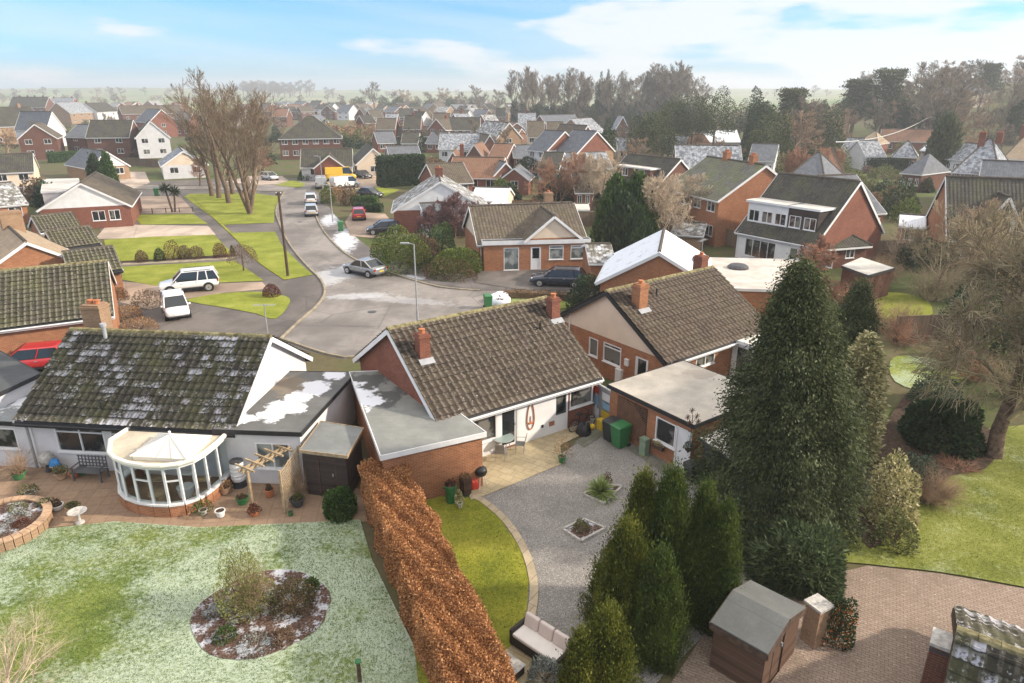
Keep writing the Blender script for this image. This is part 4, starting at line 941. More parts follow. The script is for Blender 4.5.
# surfboard shaped wall ornament with a red rim
q0 = h.A + h.u * 4.75 - h.n * 0.05
b = MB(); K2 = 20; outl = []
for i in range(K2):
    t = i / K2 * 2 * math.pi; zz = 1.35 + 0.68 * math.cos(t); ww = 0.2 * math.sin(t) * (1 - 0.25 * math.cos(t)); outl.append((ww, zz))
pts = [(q0.x + h.u.x * w, q0.y + h.u.y * w, z) for w, z in outl]; b.tube(pts + [pts[0]], 0.03, 6)
orn = empty('wall_ornament', (q0.x, q0.y, 0.67), 'tall oval red rimmed ornament hung on the white patio wall', 'ornament')
b.build('rim', M['terra'], orn, off=tuple(orn.location)); b = MB(); b.tube([(q0.x - h.u.x * .12, q0.y - h.u.y * .12, 1.0), (q0.x + h.u.x * .12, q0.y + h.u.y * .12, 1.0)], .05, 6); b.tube([(q0.x, q0.y, 1.0), (q0.x, q0.y, 1.35)], .02, 6); b.build('figure', M['terra'], orn, off=tuple(orn.location))
for (u_, z_, w_, h_, m_, lb, nm) in ((5.35, 2.0, .2, .12, 'black', 'small black vent high on the white patio wall', 'wall_vent'), (6.0, .5, .3, .22, 'brick', 'small brick red air vent low on the white patio wall', 'wall_vent'), (5.45, .55, .1, .14, 'black', 'small black outside tap box low on the white wall', 'tap_box')):
    p = h.A + h.u * u_ - h.n * .04; b = MB(); b.box(0, 0, 0, w_, .04, h_, math.atan2(h.u.y, h.u.x))
    for k_ in range(2): b.box(-h.n.x * .03, -h.n.y * .03, .03 + k_ * h_ * .45, w_ * .8, .015, .02, math.atan2(h.u.y, h.u.x))
    o = b.build(nm, M[m_]); o.location = (p.x, p.y, z_); tag(o, lb, 'vent' if 'vent' in nm else 'tap')
# its flat roofed garage
g = [at(405, 455, 2.6), at(482, 431, 2.6), at(446, 405, 2.6)]; g0 = at(384, 455, 2.6)
nrm = HM.n
gnl = at(383, 453, 2.6); gnr = at(482, 431, 2.6); gfl = at(352, 372, 2.6); gfr = gnr + HM.n * 2.6
gg = House('flat_roof_garage', 'orange brick garage with grey felt roof and snow patch beside the brown bungalow', 'garage', gnl)
M['felt_snow'] = felt('grey_felt_with_snow', (0.235, 0.24, 0.225), seam=1.1, patches=[(-2.2, 6.8, 1.25, (0.085, 0.085, 0.08), 0.9), (-1.1, 5.1, 1.2, (0.085, 0.085, 0.08), 0.9), (-1.9, 4.9, 1.05, (0.80, 0.82, 0.87), 1.0), (-2.8, 6.3, .7, (0.80, 0.82, 0.87), 1.0)])
mid = HM.A - HM.u * 0.02
far = gfl
gg.flat([gnl, gnr, gnr + HM.n * 2.2, mid + HM.n * 0.6 - HM.u * .05, mid + HM.n * 6.2 - HM.u * .05, far], 2.42, wall='brick', roof='felt_snow', edge='white', lip=0.14)
# --- the left white bungalow
eA, eB = at(13, 419, 2.5), at(234, 430, 2.5); A, B = inset(eA, eB, 0)
h = House('bungalow', 'white bungalow with dark mossy frosted roof behind the round conservatory', 'house', A); HL = h
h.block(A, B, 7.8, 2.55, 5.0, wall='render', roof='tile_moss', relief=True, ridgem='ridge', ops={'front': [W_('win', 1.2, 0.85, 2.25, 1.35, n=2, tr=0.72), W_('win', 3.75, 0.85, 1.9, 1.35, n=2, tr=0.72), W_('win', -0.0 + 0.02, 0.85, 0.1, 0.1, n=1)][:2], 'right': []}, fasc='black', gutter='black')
h.chimney(0.1, 5.3, 0.95, 0.75, 5.9, 'brick_tan', 2)
vp = MB(); q = h.W3(1.75, 3.5, h.zroof(1.75, 3.5)); vp.tube([q, q + Vector((0, 0, .65))], 0.09, 10); vp.tube([q + Vector((0, 0, .65)), q + Vector((0, 0, .8))], 0.14, 10); vp.box(q.x, q.y, q.z - .02, .4, .35, .06); h.mb(vp, 'flue_pipe', 'lead')
vp = MB(); q = h.W3(3.4, 0.3, h.zroof(3.4, .3)); vp.tube([q, q + Vector((0, 0, .45))], 0.05, 8); h.mb(vp, 'vent_pipe', 'black')
# left flat extension of that bungalow, at the edge of the photo
e = House('flat_roof_extension', 'white flat roofed extension with snow on its roof at the left edge', 'extension', at(-10, 470))
lx = HL.A - HL.u * 0.05
M['felt_snow2'] = felt('felt_with_snow', (0.25, 0.27, 0.28), seam=0, patches=[(1.4, 2.6, 1.6, (0.80, 0.82, 0.87), 0.8)])
e.flat([lx - HL.u * 4.0 - HL.n * .1, lx - HL.n * .1, lx + HL.n * 3.2, lx - HL.u * 4 + HL.n * 3.2], 2.15, wall='render', roof='felt_snow2', edge='black', ops={0: [W_('win', 1.9, 0.9, 1.6, 1.0, n=1)]})
e = House('flat_roof_outbuilding', 'white outbuilding with grey felt roof beside the red car', 'outbuilding', at(0, 430))
b0 = at(-30, 408, 2.9); b1 = at(38, 376, 2.9); b2 = at(-5, 352, 2.9); e.flat([b0, b1, b1 + (b2 - b1) , b0 + (b2 - b1) ], 2.9, wall='render', roof='felt_d', edge='black')
# white flat roofed wing right of the left bungalow
w0, w1, w2, w3 = at(216, 427, 2.6), at(299, 430, 2.6), at(352, 372, 2.6), at(283, 371, 2.6)
e = House('flat_roof_wing', 'white flat roofed wing with a window between conservatory and timber shed', 'wing', w0)
M['felt_wing'] = felt('felt_with_snow_streak', (0.13, 0.13, 0.125), seam=1.2, patches=[(1.6, 4.4, 1.0, (0.20, 0.165, 0.125), 0.6), (1.9, 1.6, .9, (0.80, 0.81, 0.85), 0.7), (2.9, 4.2, .75, (0.72, 0.73, 0.78), 0.8), (2.4, 3.0, .6, (0.75, 0.76, 0.8), 0.9), (3.6, 5.6, .6, (0.72, 0.73, 0.78), 0.8), (.7, .9, .5, (0.75, 0.76, 0.8), .9)])
e.flat([w0, w1, w2, w3], 2.42, wall='render', roof='felt_wing', edge='black', ops={0: [W_('win', 1.55, 0.75, 1.45, 1.2, n=2, glass='glassp')]})
# ------------ conservatory with curved front
def conservatory():
    c = at(172, 478, 0.0); o = House('conservatory', 'round fronted white conservatory with pyramid rooflight on brick base', 'conservatory', c)
    top = 2.2; pts_px = [(126, 497 - 28), (121, 503 - 20), (124, 508), (134, 514), (150, 518), (168, 519.5), (186, 519), (204, 515), (219, 507), (232, 493), (233, 478)]
    base = [at(x, y) for x, y in [(124, 490), (124, 503), (130, 509), (142, 513.5), (157, 516), (172, 516.5), (187, 514.5), (201, 509.5), (212, 502), (223, 492), (233, 481)]]
    # left and right ends run back to the house wall
    wl = HL.A + HL.u * ((base[0] - HL.A).dot(HL.u)); wr = HL.A + HL.u * ((base[-1] - HL.A).dot(HL.u) + .05)
    P = [wl] + base + [wr]
    def wallring(mb, r, z0, z1, t):
        for a, b in zip(r, r[1:]):
            d = (b - a).normalized(); n = Vector((d.y, -d.x, 0)) * t / 2
            mb.hexa([(a.x - n.x, a.y - n.y, z0), (b.x - n.x, b.y - n.y, z0), (b.x + n.x, b.y + n.y, z0), (a.x + n.x, a.y + n.y, z0), (a.x - n.x, a.y - n.y, z1), (b.x - n.x, b.y - n.y, z1), (b.x + n.x, b.y + n.y, z1), (a.x + n.x, a.y + n.y, z1)])
    b = MB(); wallring(b, P, 0, 0.5, 0.22); o.mb(b, 'brick_base', 'brick')
    b = MB(); wallring(b, P, 0.502, 0.58, 0.26); o.mb(b, 'sill', 'white')
    b = MB(); wallring(b, P, top - 0.12, top, 0.12); o.mb(b, 'head_rail', 'white')
    for i, (p, q) in enumerate(zip(P, P[1:])):
        d = (q - p).normalized(); Ls = (q - p).length; F = MB()
        F.bar((p.x, p.y, 0.58), (p.x, p.y, top - .12), 0.09); F.bar((q.x, q.y, 0.58), (q.x, q.y, top - .12), 0.05)
        if Ls > 1.6:
            for k in (1 / 3, 2 / 3): m = p.lerp(q, k); F.bar((m.x, m.y, .58), (m.x, m.y, top - .12), 0.06)
        if i in (2, 4, 6): F.bar((p.x, p.y, 1.55), (q.x, q.y, 1.55), 0.06)
        G = MB(); G.poly([(p.x, p.y, .58), (q.x, q.y, .58), (q.x, q.y, top - .12), (p.x, p.y, top - .12)])
        f = o.mb(F, 'window', 'white'); x = o.mb(G, 'pane', 'clear'); x.parent = f
    # roof slab with raised rim, and rooflight
    cen = sum(P, Vector()) / len(P); out = [p + (p - cen).normalized() * 0.12 if 0 < i < len(P) - 1 else p for i, p in enumerate(P)]
    b = MB(); b.poly([(p.x, p.y, top + .08) for p in out]); b.poly([(p.x, p.y, top) for p in out][::-1])
    M['cons_roof'] = felt('stained_cream_roof', (0.52, 0.46, 0.36), seam=0, patches=[(-1.1, 1.3, .9, (0.22, 0.2, 0.18), 1.5), (-.2, 2.2, .5, (0.75, 0.75, 0.76), 2.0), (1.0, 2.4, .6, (0.2, 0.18, 0.16), 1.5), (-1.5, .6, .4, (0.7, 0.7, 0.72), 2.5)]); o.mb(b, 'roof', 'cons_roof')
    b = MB(); b.tube([(p.x, p.y, top + .1) for p in out], 0.10, 8); o.mb(b, 'roof_rim', 'creamp')
    b = MB(); ridge_pts = None
    rc = at(172, 446, top + .25); hu, hn = 1.05, .85; ap = rc + Vector((0, 0, top + .75)); cs = [rc + HL.u * a * hu + HL.n * c_ * hn for a, c_ in ((-1, -1), (1, -1), (1, 1), (-1, 1))]
    bb = MB(); wallring(bb, cs + [cs[0]], top + .08, top + .25, .08); o.mb(bb, 'rooflight_kerb', 'creamp')
    for i in range(4):
        p, q = cs[i], cs[(i + 1) % 4]; P3 = lambda v, z: (v.x, v.y, z)
        pe = p + (p - rc).normalized() * .12; qe = q + (q - rc).normalized() * .12
        b.poly([P3(pe, top + .25), P3(qe, top + .25), tuple(ap)])
    x = o.mb(b, 'rooflight', 'creamp'); bb = MB()
    for i in range(4):
        for t in (0, .25, .5, .75):
            p = cs[i].lerp(cs[(i + 1) % 4], t); p = p + (p - rc).normalized() * .12; bb.bar((p.x, p.y, top + .265), (ap.x, ap.y, ap.z + .01), .045 if t == 0 else .025)
    bb.tube([ap - Vector((0, 0, .05)), ap + Vector((0, 0, .15))], .05, 6); y = o.mb(bb, 'glazing_bar', 'white'); y.parent = x
    for k in range(3):        # cane furniture seen through the panes
        pp = cen + Vector((-.6 + k * .9, -.2 + .5 * (k % 2), 0)); b = MB(); b.lathe(0, 0, [(.28, 0), (.32, .4), (.34, .42), (.3, .45)], 12); b.bar((-.25, .25, .45), (-.25, .25, .95), .05); b.bar((.25, .25, .45), (.25, .25, .95), .05); b.bar((-.25, .25, .9), (.25, .25, .9), .3, .05)
        w = b.build('cane_chair', M['white' if k == 1 else 'wood']); w.location = (pp.x, pp.y, .02); tag(w, ('pale wooden chair at the left inside the conservatory', 'white chair in the middle inside the conservatory', 'pale wooden chair at the right inside the conservatory')[k], 'chair')
    return o
conservatory()
# --- small shed between the two garages
s0, s1, s2, s3 = at(303, 447, 2.2), at(345, 452, 2.2), at(360, 427, 2.2), at(322, 421, 2.2)
e = House('timber_shed', 'dark brown timber shed with grey felt roof beside the white wing', 'shed', s0)
def planks(name, c, w=0.12, vertical=False):
    t = NT(name, 0.85, 0.2); uv = t.coord('UV'); sp = t.N.new('ShaderNodeSeparateXYZ'); t.L.new(uv, sp.inputs[0]); v = t.math('DIVIDE', sp.outputs[0 if vertical else 1], w); fr = t.math('FRACT', v); fl = t.math('FLOOR', v)
    wn = t.N.new('ShaderNodeTexWhiteNoise'); wn.noise_dimensions = '1D'; t.L.new(fl, wn.inputs['W']); f = t.noise(uv, 3, 5, .6, (0.4, 6, 1) if not vertical else (6, .4, 1))
    cc = t.mix(t.math('ADD', t.math('MULTIPLY', wn.outputs['Value'], .5), t.math('MULTIPLY', f, .5)), tuple(x * .6 for x in c), tuple(x * 1.5 for x in c)); cc = t.mix(t.rng(fr, .1, .0, 0, .8), cc, tuple(x * .25 for x in c)); t.bump(fr, .6, .02); return t.col(cc)
M['plank_d'] = planks('dark_shiplap', (0.06, 0.045, 0.04)); M['plank_b'] = planks('brown_shiplap', (0.10, 0.06, 0.042)); M['fence_v'] = planks('fence_boards', (0.16, 0.115, 0.08), .14, True); M['plank_g'] = planks('grey_boards', (0.055, 0.058, 0.065), .15, True)
e.flat([s0, s1, s2, s3], 2.05, wall='plank_d', roof='felt', edge='wood', lip=.06, ops={0: [W_('door', .55, 0, .8, 1.8, col='plank_d', frame='woodd')]})
# --- right bungalow with cream gable
eA, eB = at(667, 362, 2.5), at(667, 362, 2.5) + Vector((.8, .6, 0)) * 9.3; A, B = inset(eA, eB, 0)
h = House('bungalow', 'brown tiled bungalow with tall cream gable and two chimneys right of centre', 'house', A); HR = h
h.block(A, B, 8.6, 2.5, 5.15, wall='brick', gable=None, roof='tile_r', relief=True, ridgem='ridge', barge='black', ops={
    'left': [W_('win', 2.9, 1.0, .75, 1.1, n=1), W_('win', 4.1, 1.0, 1.4, 1.15, n=1, tr=.8), W_('door', 6.6, 0.05, .9, 2.0, glz=(.35, 1))],
    'front': [W_('win', 2.6, 1.3, 1.6, .9, n=2), W_('win', 6.5, .6, 1.8, 1.5, n=2)]})
b = MB()   # cream cladding of the left gable, proud of the brick, down to the window heads
for o_ in (0.03,):
    q = [h.W3(-.03, .0, 2.45), h.W3(-.03, 8.6, 2.45), h.W3(-.03, 8.6, 2.55), h.W3(-.03, 4.3, 5.1), h.W3(-.03, 0.0, 2.55)]
    q2 = [p + h.u * .027 for p in q]; b.poly(q[::-1])
    for i in range(5): b.poly([q[i], q[(i + 1) % 5], q2[(i + 1) % 5], q2[i]])
h.mb(b, 'gable', 'cream')
h.chimney(1.1, 3.0, .65, .6, 5.7, 'brick', 1); h.chimney(8.2, 4.6, .65, .65, 6.0, 'brick_red', 1)
vp = MB(); q = h.W3(2.8, 3.3, h.zroof(2.8, 3.3)); vp.tube([q, q + Vector((0, 0, .55))], 0.05, 8); h.mb(vp, 'vent_pipe', 'black')
b = MB(); q = h.W3(-.06, 7.4, 0); b.tube([q, q + Vector((0, 0, 3.3))], .045, 6); h.mb(b, 'drainpipe', 'white')
p = HR.W3(-.06, 2.6, 1.5); b = MB(); b.box(0, 0, 0, .28, .12, .34, math.atan2(HR.n.y, HR.n.x)); b.box(0, -.02, .36, .3, .16, .03, math.atan2(HR.n.y, HR.n.x)); o = b.build('meter_box', M['white']); o.location = (p.x, p.y, 1.3); tag(o, 'small white box high on the brick wall left of the side door', 'box')
p = HR.W3(-.08, 3.1, 0); b = MB(); b.box(0, 0, 0, .45, .2, .75, math.atan2(HR.n.y, HR.n.x)); b.box(0, 0, .752, .49, .24, .03, math.atan2(HR.n.y, HR.n.x)); o = b.build('meter_box', M['white']); o.location = (p.x, p.y, .15); tag(o, 'white meter box low on the brick wall under the cream gable', 'box')
# its porch on the front
q0_ = HR.W3(6.0, 0, 0); e = House('porch', 'white flat roofed porch at the front of the cream gabled bungalow', 'porch', q0_)
e.flat([HR.W3(5.7, -1.6, 0), HR.W3(8.4, -1.6, 0), HR.W3(8.4, -.06, 0), HR.W3(5.7, -.06, 0)], 2.3, wall='white', roof='felt_w', edge='white', ops={0: [W_('win', .2, .5, 1.0, 1.6, n=1), W_('door', 1.4, .0, .9, 2.05, glz=(.3, 1))], 3: [W_('win', .25, .5, 1.0, 1.6, n=1)]})
# --- flat garage with beige roof
p0, p1, p2 = at(611, 384, 2.5), at(694, 423, 2.5), at(684, 361, 2.5); p3 = p1 + (p2 - p0)
e = House('flat_roof_garage', 'brick garage with beige flat roof, white door and window beside the gravel yard', 'garage', p0); HG = e
e.flat([p0, p1, p3, p2], 2.35, wall='brick', roof='felt_b', edge='black', ops={0: [W_('win', 2.95, .85, 1.15, 1.15, n=1), W_('door', 4.12, .0, .85, 2.02)], 1: [W_('win', 2.0, 1.0, 1.2, 1.0)]})
gu = (p1 - p0).normalized(); gn = Vector((-gu.y, gu.x, 0))
b = MB()
for sgn in (1, -1):
    for k in range(-14, 22):
        # diagonal laths clipped to the panel
        L_, H_ = 1.85, 1.75; x0 = k * .13
        pts_ = []
        for z_ in (0, H_):
            x_ = x0 + sgn * z_; pts_.append((x_, z_))
        (xa, za), (xb, zb) = pts_
        def clip(xa, za, xb, zb):
            t0, t1 = 0, 1; dx = xb - xa
            for a_, b_ in ((xa, dx),):
                for lim, sg in ((0, 1), (L_, -1)):
                    num = (lim - a_) ; 
                    if b_ == 0: continue
                    t = num / b_
                    if (b_ > 0) == (sg > 0): t0 = max(t0, t)
                    else: t1 = min(t1, t)
            return t0, t1
        t0, t1 = clip(xa, za, xb, zb)
        if t0 >= t1 - .02: continue
        u0_, v0_, u1_, v1_ = xa + (xb - xa) * t0, za + (zb - za) * t0, xa + (xb - xa) * t1, za + (zb - za) * t1
        oo = -.05 - (.012 if sgn > 0 else 0)
        P0 = p0 + gu * (.55 + u0_) + gn * oo + Vector((0, 0, .35 + v0_)); P1 = p0 + gu * (.55 + u1_) + gn * oo + Vector((0, 0, .35 + v1_)); b.bar(P0, P1, .03, .01)
M['lath'] = plain('brown_laths', (0.30, 0.17, 0.105), .85, .1)
o = b.build('trellis', M['lath'], None, off=tuple(p0)); o.location = p0; b = MB(); b.hexa([p0 + gu * a_ - gn * c_ + Vector((0, 0, z_)) for z_ in (.33, 2.12) for a_, c_ in ((.53, .035), (2.42, .035), (2.42, .004), (.53, .004))]); q_ = b.build('dark_backing', M['woodd'], None, off=tuple(p0)); q_.parent = o; tag(o, 'brown diamond trellis on the garage wall behind the wheelie bins', 'trellis')  # dark panel added behind the laths to darken the holes between them
# grey flat shed beside the garage, under the big cypress
q = [at(697, 436, 2.1), at(760, 480, 2.1)]; 
e = House('garden_shed', 'dark grey boarded shed with pale roof edge half behind the big cypress', 'shed', at(710, 480))
sa, sb = at(703, 437, 2.1), at(757, 476, 2.1); e.flat([sa, sb, sb + gn * 2.2, sa + gn * 2.2], 2.0, wall='plank_g', roof='felt_w', edge='dark', lip=.05, ops={0: [W_('door', .35, 0, .9, 1.85, col='plank_g', frame='dark'), W_('win', 1.6, .3, 1.0, .9, n=1, glass='glassp')]})
# brick lean wall between bungalow and garage with posters gate
# --- near brown shed among the conifers
q = [at(742, 567, 2.), at(813, 600, 2.), at(770, 643, 2.), at(712, 611, 2.)]
dA, dB = q[3], q[2]; u_ = (dB - dA).normalized(); n_ = Vector((-u_.y, u_.x, 0)); Ls = (dB - dA).length; Ds = abs((q[1] - q[2]).dot(n_))
e = House('timber_shed', 'brown shiplap timber shed with grey felt roof beside the block paving', 'shed', dA)
e.block(dA + u_ * .08 + n_ * .1, dB - u_ * .08 + n_ * .1, Ds - .2, 1.62, 1.95, wall='plank_b', roof='felt_m', over=.12, barge='woodd', fasc='woodd', gutter=False, ridgem='felt_m', ops={'right': [W_('door', .5, .02, .75, 1.6, col='plank_b', frame='woodd')]})
# --- bottom right: tiled roof and brick pier
rA = at(935, 700, 2.3); c1, c2, c3 = at(968, 634, 3.0), at(1040, 661, 3.0), at(940, 700, 2.2)
u_ = (c2 - c1).normalized(); n_ = Vector((-u_.y, u_.x, 0))
e = House('tiled_garage', 'mossy frosted tiled roof of a garage at the bottom right corner', 'garage', c1)
Ag = c1 - n_ * 3.6; e.block(Ag + Vector((0, 0, 0)), Ag + u_ * 5.5, 3.6 * 2, 1.0, 2.95, wall='brick_brown', roof=None or 'tile_moss', relief=True, ridgem='ridge', barge='woodd', fasc='woodd', gutter=False)
p = at(944, 637, 2.6); b = MB(); rz = math.atan2(u_.y, u_.x)
e = empty('brick_pier', (p.x, p.y, 0), 'square brown brick pier with flat cap beside the frosted garage roof', 'pier'); b.box(0, 0, 0, .45, .6, 2.45, rz); b.build('shaft', M['brick_brown'], e); b = MB(); b.box(0, 0, 2.452, .52, .68, .09, rz); b.build('cap', M['stone'], e); b = MB(); b.box(0, 0, 2.30, .49, .64, .07, rz); b.build('band', M['dark'], e)
# ------------------------------------------------------------------ the other houses
def aw(L, n, st=1, w=1.3, h=1.15, z=1.0, glass='glass', door=False):
    o = []
    for s_ in range(st):
        for i in range(n):
            c = L * (i + .5) / n
            if door and s_ == 0 and i == n // 2: o.append(W_('door', c - .45, 0, .9, 2.05))
            else: o.append(W_('win', c - w / 2, z + s_ * 2.6, w, h, n=2, glass=glass))
    return o
def HH(label, a, b, ze, depth, ridge, wall, roof, orient='AB', nf=2, nr=0, nl=0, gable=None, ch=(), group=None, z0=None, name='house', relief=False, hip=False, extra=None, fw=None, **k):
    A, B = at(a[0], a[1], ze), at(b[0], b[1], ze); zz = hz(*((A + B) / 2)[:2])
    if B.length > 165 or A.length > 165:
        # keep the house square on its slope
        pass
    A, B = inset(A, B, 0, .25); A.z = zz
    L = (B - A).length; st = 2 if ze > 4 else 1
    h = House(name, label, name.replace('_', ' ') if name != 'house' else 'house', A, group)
    ops = {}
    if nf: ops['front'] = aw(L, nf, st, min(1.5, L / nf * .55)) if fw is None else fw
    if nr: ops['right'] = aw(depth, nr, st)
    if nl: ops['left'] = aw(depth, nl, st)
    A0, B0 = Vector((A.x, A.y, 0)), Vector((B.x, B.y, 0))
    h.block(A0, B0, depth, ze, ridge, wall, gable, roof, orient, relief, ops, .25, hip=hip, **k)
    for c in ch: h.chimney(c[0] * L if c[0] <= 1 else c[0], c[1] * depth, .8, .6, ridge + .9, wall if wall.startswith('brick') else 'brick_brown', 2, orient, False)
    if extra: extra(h)
    return h
M['roof_snow'] = M['tile_snow']
HH('brick bungalow with dark mossy roof and one window behind the red car', (-70, 337), (114, 314), 2.5, 8.4, 4.9, 'brick', 'tile_green', relief=True, ridgem='ridge', nf=0, fw=None)
hK = bpy.context.scene.objects
def K2x(h):
    h.chimney(h.L * .55, h.dep * .8, 1.6, 1.0, 5.9, 'brick_tan', 0, 'perp', False)
HH('brick gabled house with tan right roof slope at the left edge', (-24, 277), (85, 262), 2.5, 11, 4.6, 'brick', 'tile_tan', 'perp', nf=0, extra=K2x)
HH('brick garage with mossy pantiled roof just left of the white SUV', (70, 276), (123, 269), 2.4, 5.2, 3.7, 'brick', 'tile_green', nf=0, name='garage', relief=True, fasc='black', gutter='black')
HH('middle one of three mossy tiled garages left of the lawns', (55, 249), (101, 243), 2.4, 4.6, 3.6, 'brick', 'tile_green', nf=0, name='garage', relief=True, fasc='black', gutter='black')
HH('farthest one of three mossy tiled garages, beside the white gabled bungalow', (40, 232), (82, 227), 2.4, 4.4, 3.6, 'brick', 'tile_green', nf=0, name='garage', relief=True)
HH('long brick bungalow with wide white boarded gable beside the pink drive', (37, 210), (131, 205), 2.6, 13, 5.4, 'brick_red', 'tile_b', 'perp', gable='white', fw=[W_('win', 5.2, .9, 1.4, 1.2), W_('win', 7.0, .9, 1.2, 1.2)])
h = House('flat_roof_extension', 'white flat roofed annex with snow behind the white boarded gable', 'extension', at(42, 200)); h.flat([at(42, 193, 3), at(80, 191, 3), at(78, 179, 3), at(44, 180, 3)], 3, 'render', 'felt_w')
HH('low house with frosty striped roof at the left edge', (-25, 208), (28, 203), 2.5, 10, 4.6, 'brick', 'tile_snowl', nf=2)
HH('bungalow with cream end gable left of the hedge', (-12, 173), (34, 171), 2.5, 9, 5.2, 'cream', 'tile_dk', nf=2, gable='cream')
HH('bungalow with white gable and tan brick front beside a leaning thuja', (88, 168), (130, 165), 2.5, 12, 5.2, 'brick_tan', 'slate', 'perp', gable='white', nf=2)
HH('white bungalow with slate roof left of the bare trees', (161, 166), (208, 164), 2.5, 12, 5.0, 'render', 'slate_f', 'perp', gable='cream', nf=2)
HH('tall brown brick gabled house near the left edge', (17, 139), (57, 138), 5.0, 11, 8.2, 'brick_brown', 'tile_b', 'perp', nf=2)
HH('brown brick house with wide grey tiled roof', (85, 137.5), (129, 137), 5.0, 10, 8.8, 'brick_brown', 'tile_dk', nf=2, nl=1)
HH('lower slate roofed wing left of the wide grey roof', (64, 137), (84, 137.5), 4.6, 9, 7.4, 'brick_brown', 'slate', nf=1, name='house')
HH('tall white gabled house with dark left roof slope', (135, 138), (170, 137), 5.0, 14, 8.8, 'render', 'tile_dk', 'perp', nf=2)
HH('large dark roofed hall with row of chimneys at the far left', (-14, 127), (46, 125), 5.5, 16, 11.0, 'brick_tan', 'tile_dk', nf=3, ch=((.15, .5), (.45, .5), (.8, .5)))
HH('white rendered house end beside the large dark roof', (46, 130), (66, 129), 5.0, 12, 10.0, 'render', 'slate', 'perp', nf=0)
HH('red brick gabled house left of the bare street trees', (149, 122), (177, 121), 5.5, 11, 9.6, 'brick_red', 'slate', 'perp', nf=1)
HH('long brown terrace with many chimneys behind the red gable', (122, 114), (184, 113), 6, 10, 9.5, 'brick_brown', 'tile_b', nf=6, ch=((.05, .5), (.3, .5), (.6, .5), (.9, .5)))
HH('brick house with three roof windows and tan gable', (70, 113), (93, 112), 5.5, 12, 10.5, 'brick_tan', 'slate_f', nf=3, ch=((.9, .5),))
HH('slate roofed house with white gable end right of the roof windows', (97, 112), (119, 111), 5.5, 12, 10.0, 'render', 'tile_dk', nf=2, ch=((.1, .5),))
HH('red brick house with white bay windows by the bare trees', (172, 121), (189, 121), 5.5, 9, 8.5, 'brick_red', 'slate', nf=2, ch=((.5, .5),))
HH('far dark roofed terrace under four big chimneys', (8, 107), (45, 107), 6.5, 12, 12.5, 'brick_brown', 'tile_dk', nf=4, ch=((.2, .5), (.42, .5), (.62, .5), (.85, .5)))
HH('slate roofed brick terrace between chimneys on the left skyline', (48, 106), (71, 106), 6.0, 12, 11.5, 'brick_red', 'slate_f', nf=4, ch=((.1, .5), (.9, .5)))
HH('large two storey house with hipped dark roof beyond the street', (278, 139), (342, 138), 5.0, 15, 9.8, 'brick_brown', 'tile_dk', hip=True, nf=6)
def crossg(u0, u1, d, wall, roof, gable=None, rz=None, win=True):
    def f(h):
        a = h.W3(u0, -.02, 0); b = h.W3(u1, -.02, 0); A0, u, n, L, dep, ea, ri = h.A, h.u, h.n, h.L, h.dep, h.eave, h.ridge
        a = A0 + u * u0 - n * d; b = A0 + u * u1 - n * d
        h.block(Vector((a.x, a.y, 0)), Vector((b.x, b.y, 0)), d + dep * .45, ea, rz or (ri - .3), wall, gable, roof, 'perp', ops={'front': [W_('win', (u1 - u0) / 2 - .6, 1.0, 1.2, 1.2)]} if win else {}, over=.25)
        h.A, h.u, h.n, h.L, h.dep, h.eave, h.ridge = A0, u, n, L, dep, ea, ri
    return f
HH('brown roofed bungalow with small red gable behind the yellow van', (300, 167), (353, 166), 2.5, 9, 5.3, 'render', 'tile_dk', extra=crossg(2.5, 8.0, 1.5, 'brick_red', 'tile_dk', rz=4.6))
HH('cream gabled house with brown roof left of the tall dark hedge', (356, 164), (392, 163), 2.6, 13, 5.4, 'cream', 'tile_dk', 'perp', nf=1)
HH('slate roofed bungalow with white gable end behind the dark hedge', (391, 164), (424, 163), 2.5, 10, 5.4, 'render', 'slate', nf=3)
def dx(h):
    b = MB()
    h.chimney(h.L * .5, h.dep * .62, .9, .7, h.ridge + 1, 'brick_red', 1, 'perp', False)
HH('bungalow with big white gable over red brick and frosty roof slope', (392, 211), (490, 209), 2.7, 9, 5.9, 'brick_red', 'tile_snowl', 'perp', gable='white', nf=0, extra=dx)
HH('low grey slate annex with white boarding beside the big white gable', (424, 216), (478, 213), 2.5, 4.5, 3.5, 'white', 'slate', nf=0, name='annex')
HH('small snow hipped garage roof behind the red cherry bush', (478, 213), (508, 214), 2.4, 5.5, 3.7, 'render', 'tile_snow', nf=0, name='garage', hip=True)
HH('red brick bungalow with brown roof behind the big white gable', (436, 184), (474, 182), 2.5, 9, 5.0, 'brick_red', 'tile_b', nf=2)
HH('wide brown roofed bungalow with small front gable', (446, 177), (500, 178), 2.5, 10, 5.2, 'brick_red', 'tile_rd', extra=crossg(9, 13.5, 1.2, 'brick_red', 'slate', rz=4.2), nf=3)
HH('white walled bungalow with frosty slate roof in the middle distance', (438, 149), (484, 149), 2.8, 12, 6.0, 'render', 'slate_f', nf=4)
HH('small brick gable right of the frosty slate roof', (480, 150), (500, 149), 2.8, 10, 6.0, 'brick_red', 'tile_b', 'perp', nf=1)
HH('white house with dark roof and pointed white gable', (448, 130), (480, 130), 4.6, 10, 8.0, 'render', 'tile_dk', nf=4, gable='white')
HH('tan brick gabled house with white panel roof', (496, 139), (523, 138), 4.8, 13, 8.4, 'brick_tan', 'tile_snowl', 'perp', nf=1)
HH('white fronted house with slate roof and red gable, left of a pair', (526, 149), (546, 151), 5.0, 9, 8.4, 'render', 'slate', nf=2, gable='brick_red')
HH('white fronted house with slate roof and red gable, right of a pair', (554, 150), (577, 152.5), 5.0, 9, 8.6, 'brick_tan', 'slate', nf=2, gable='brick_red')
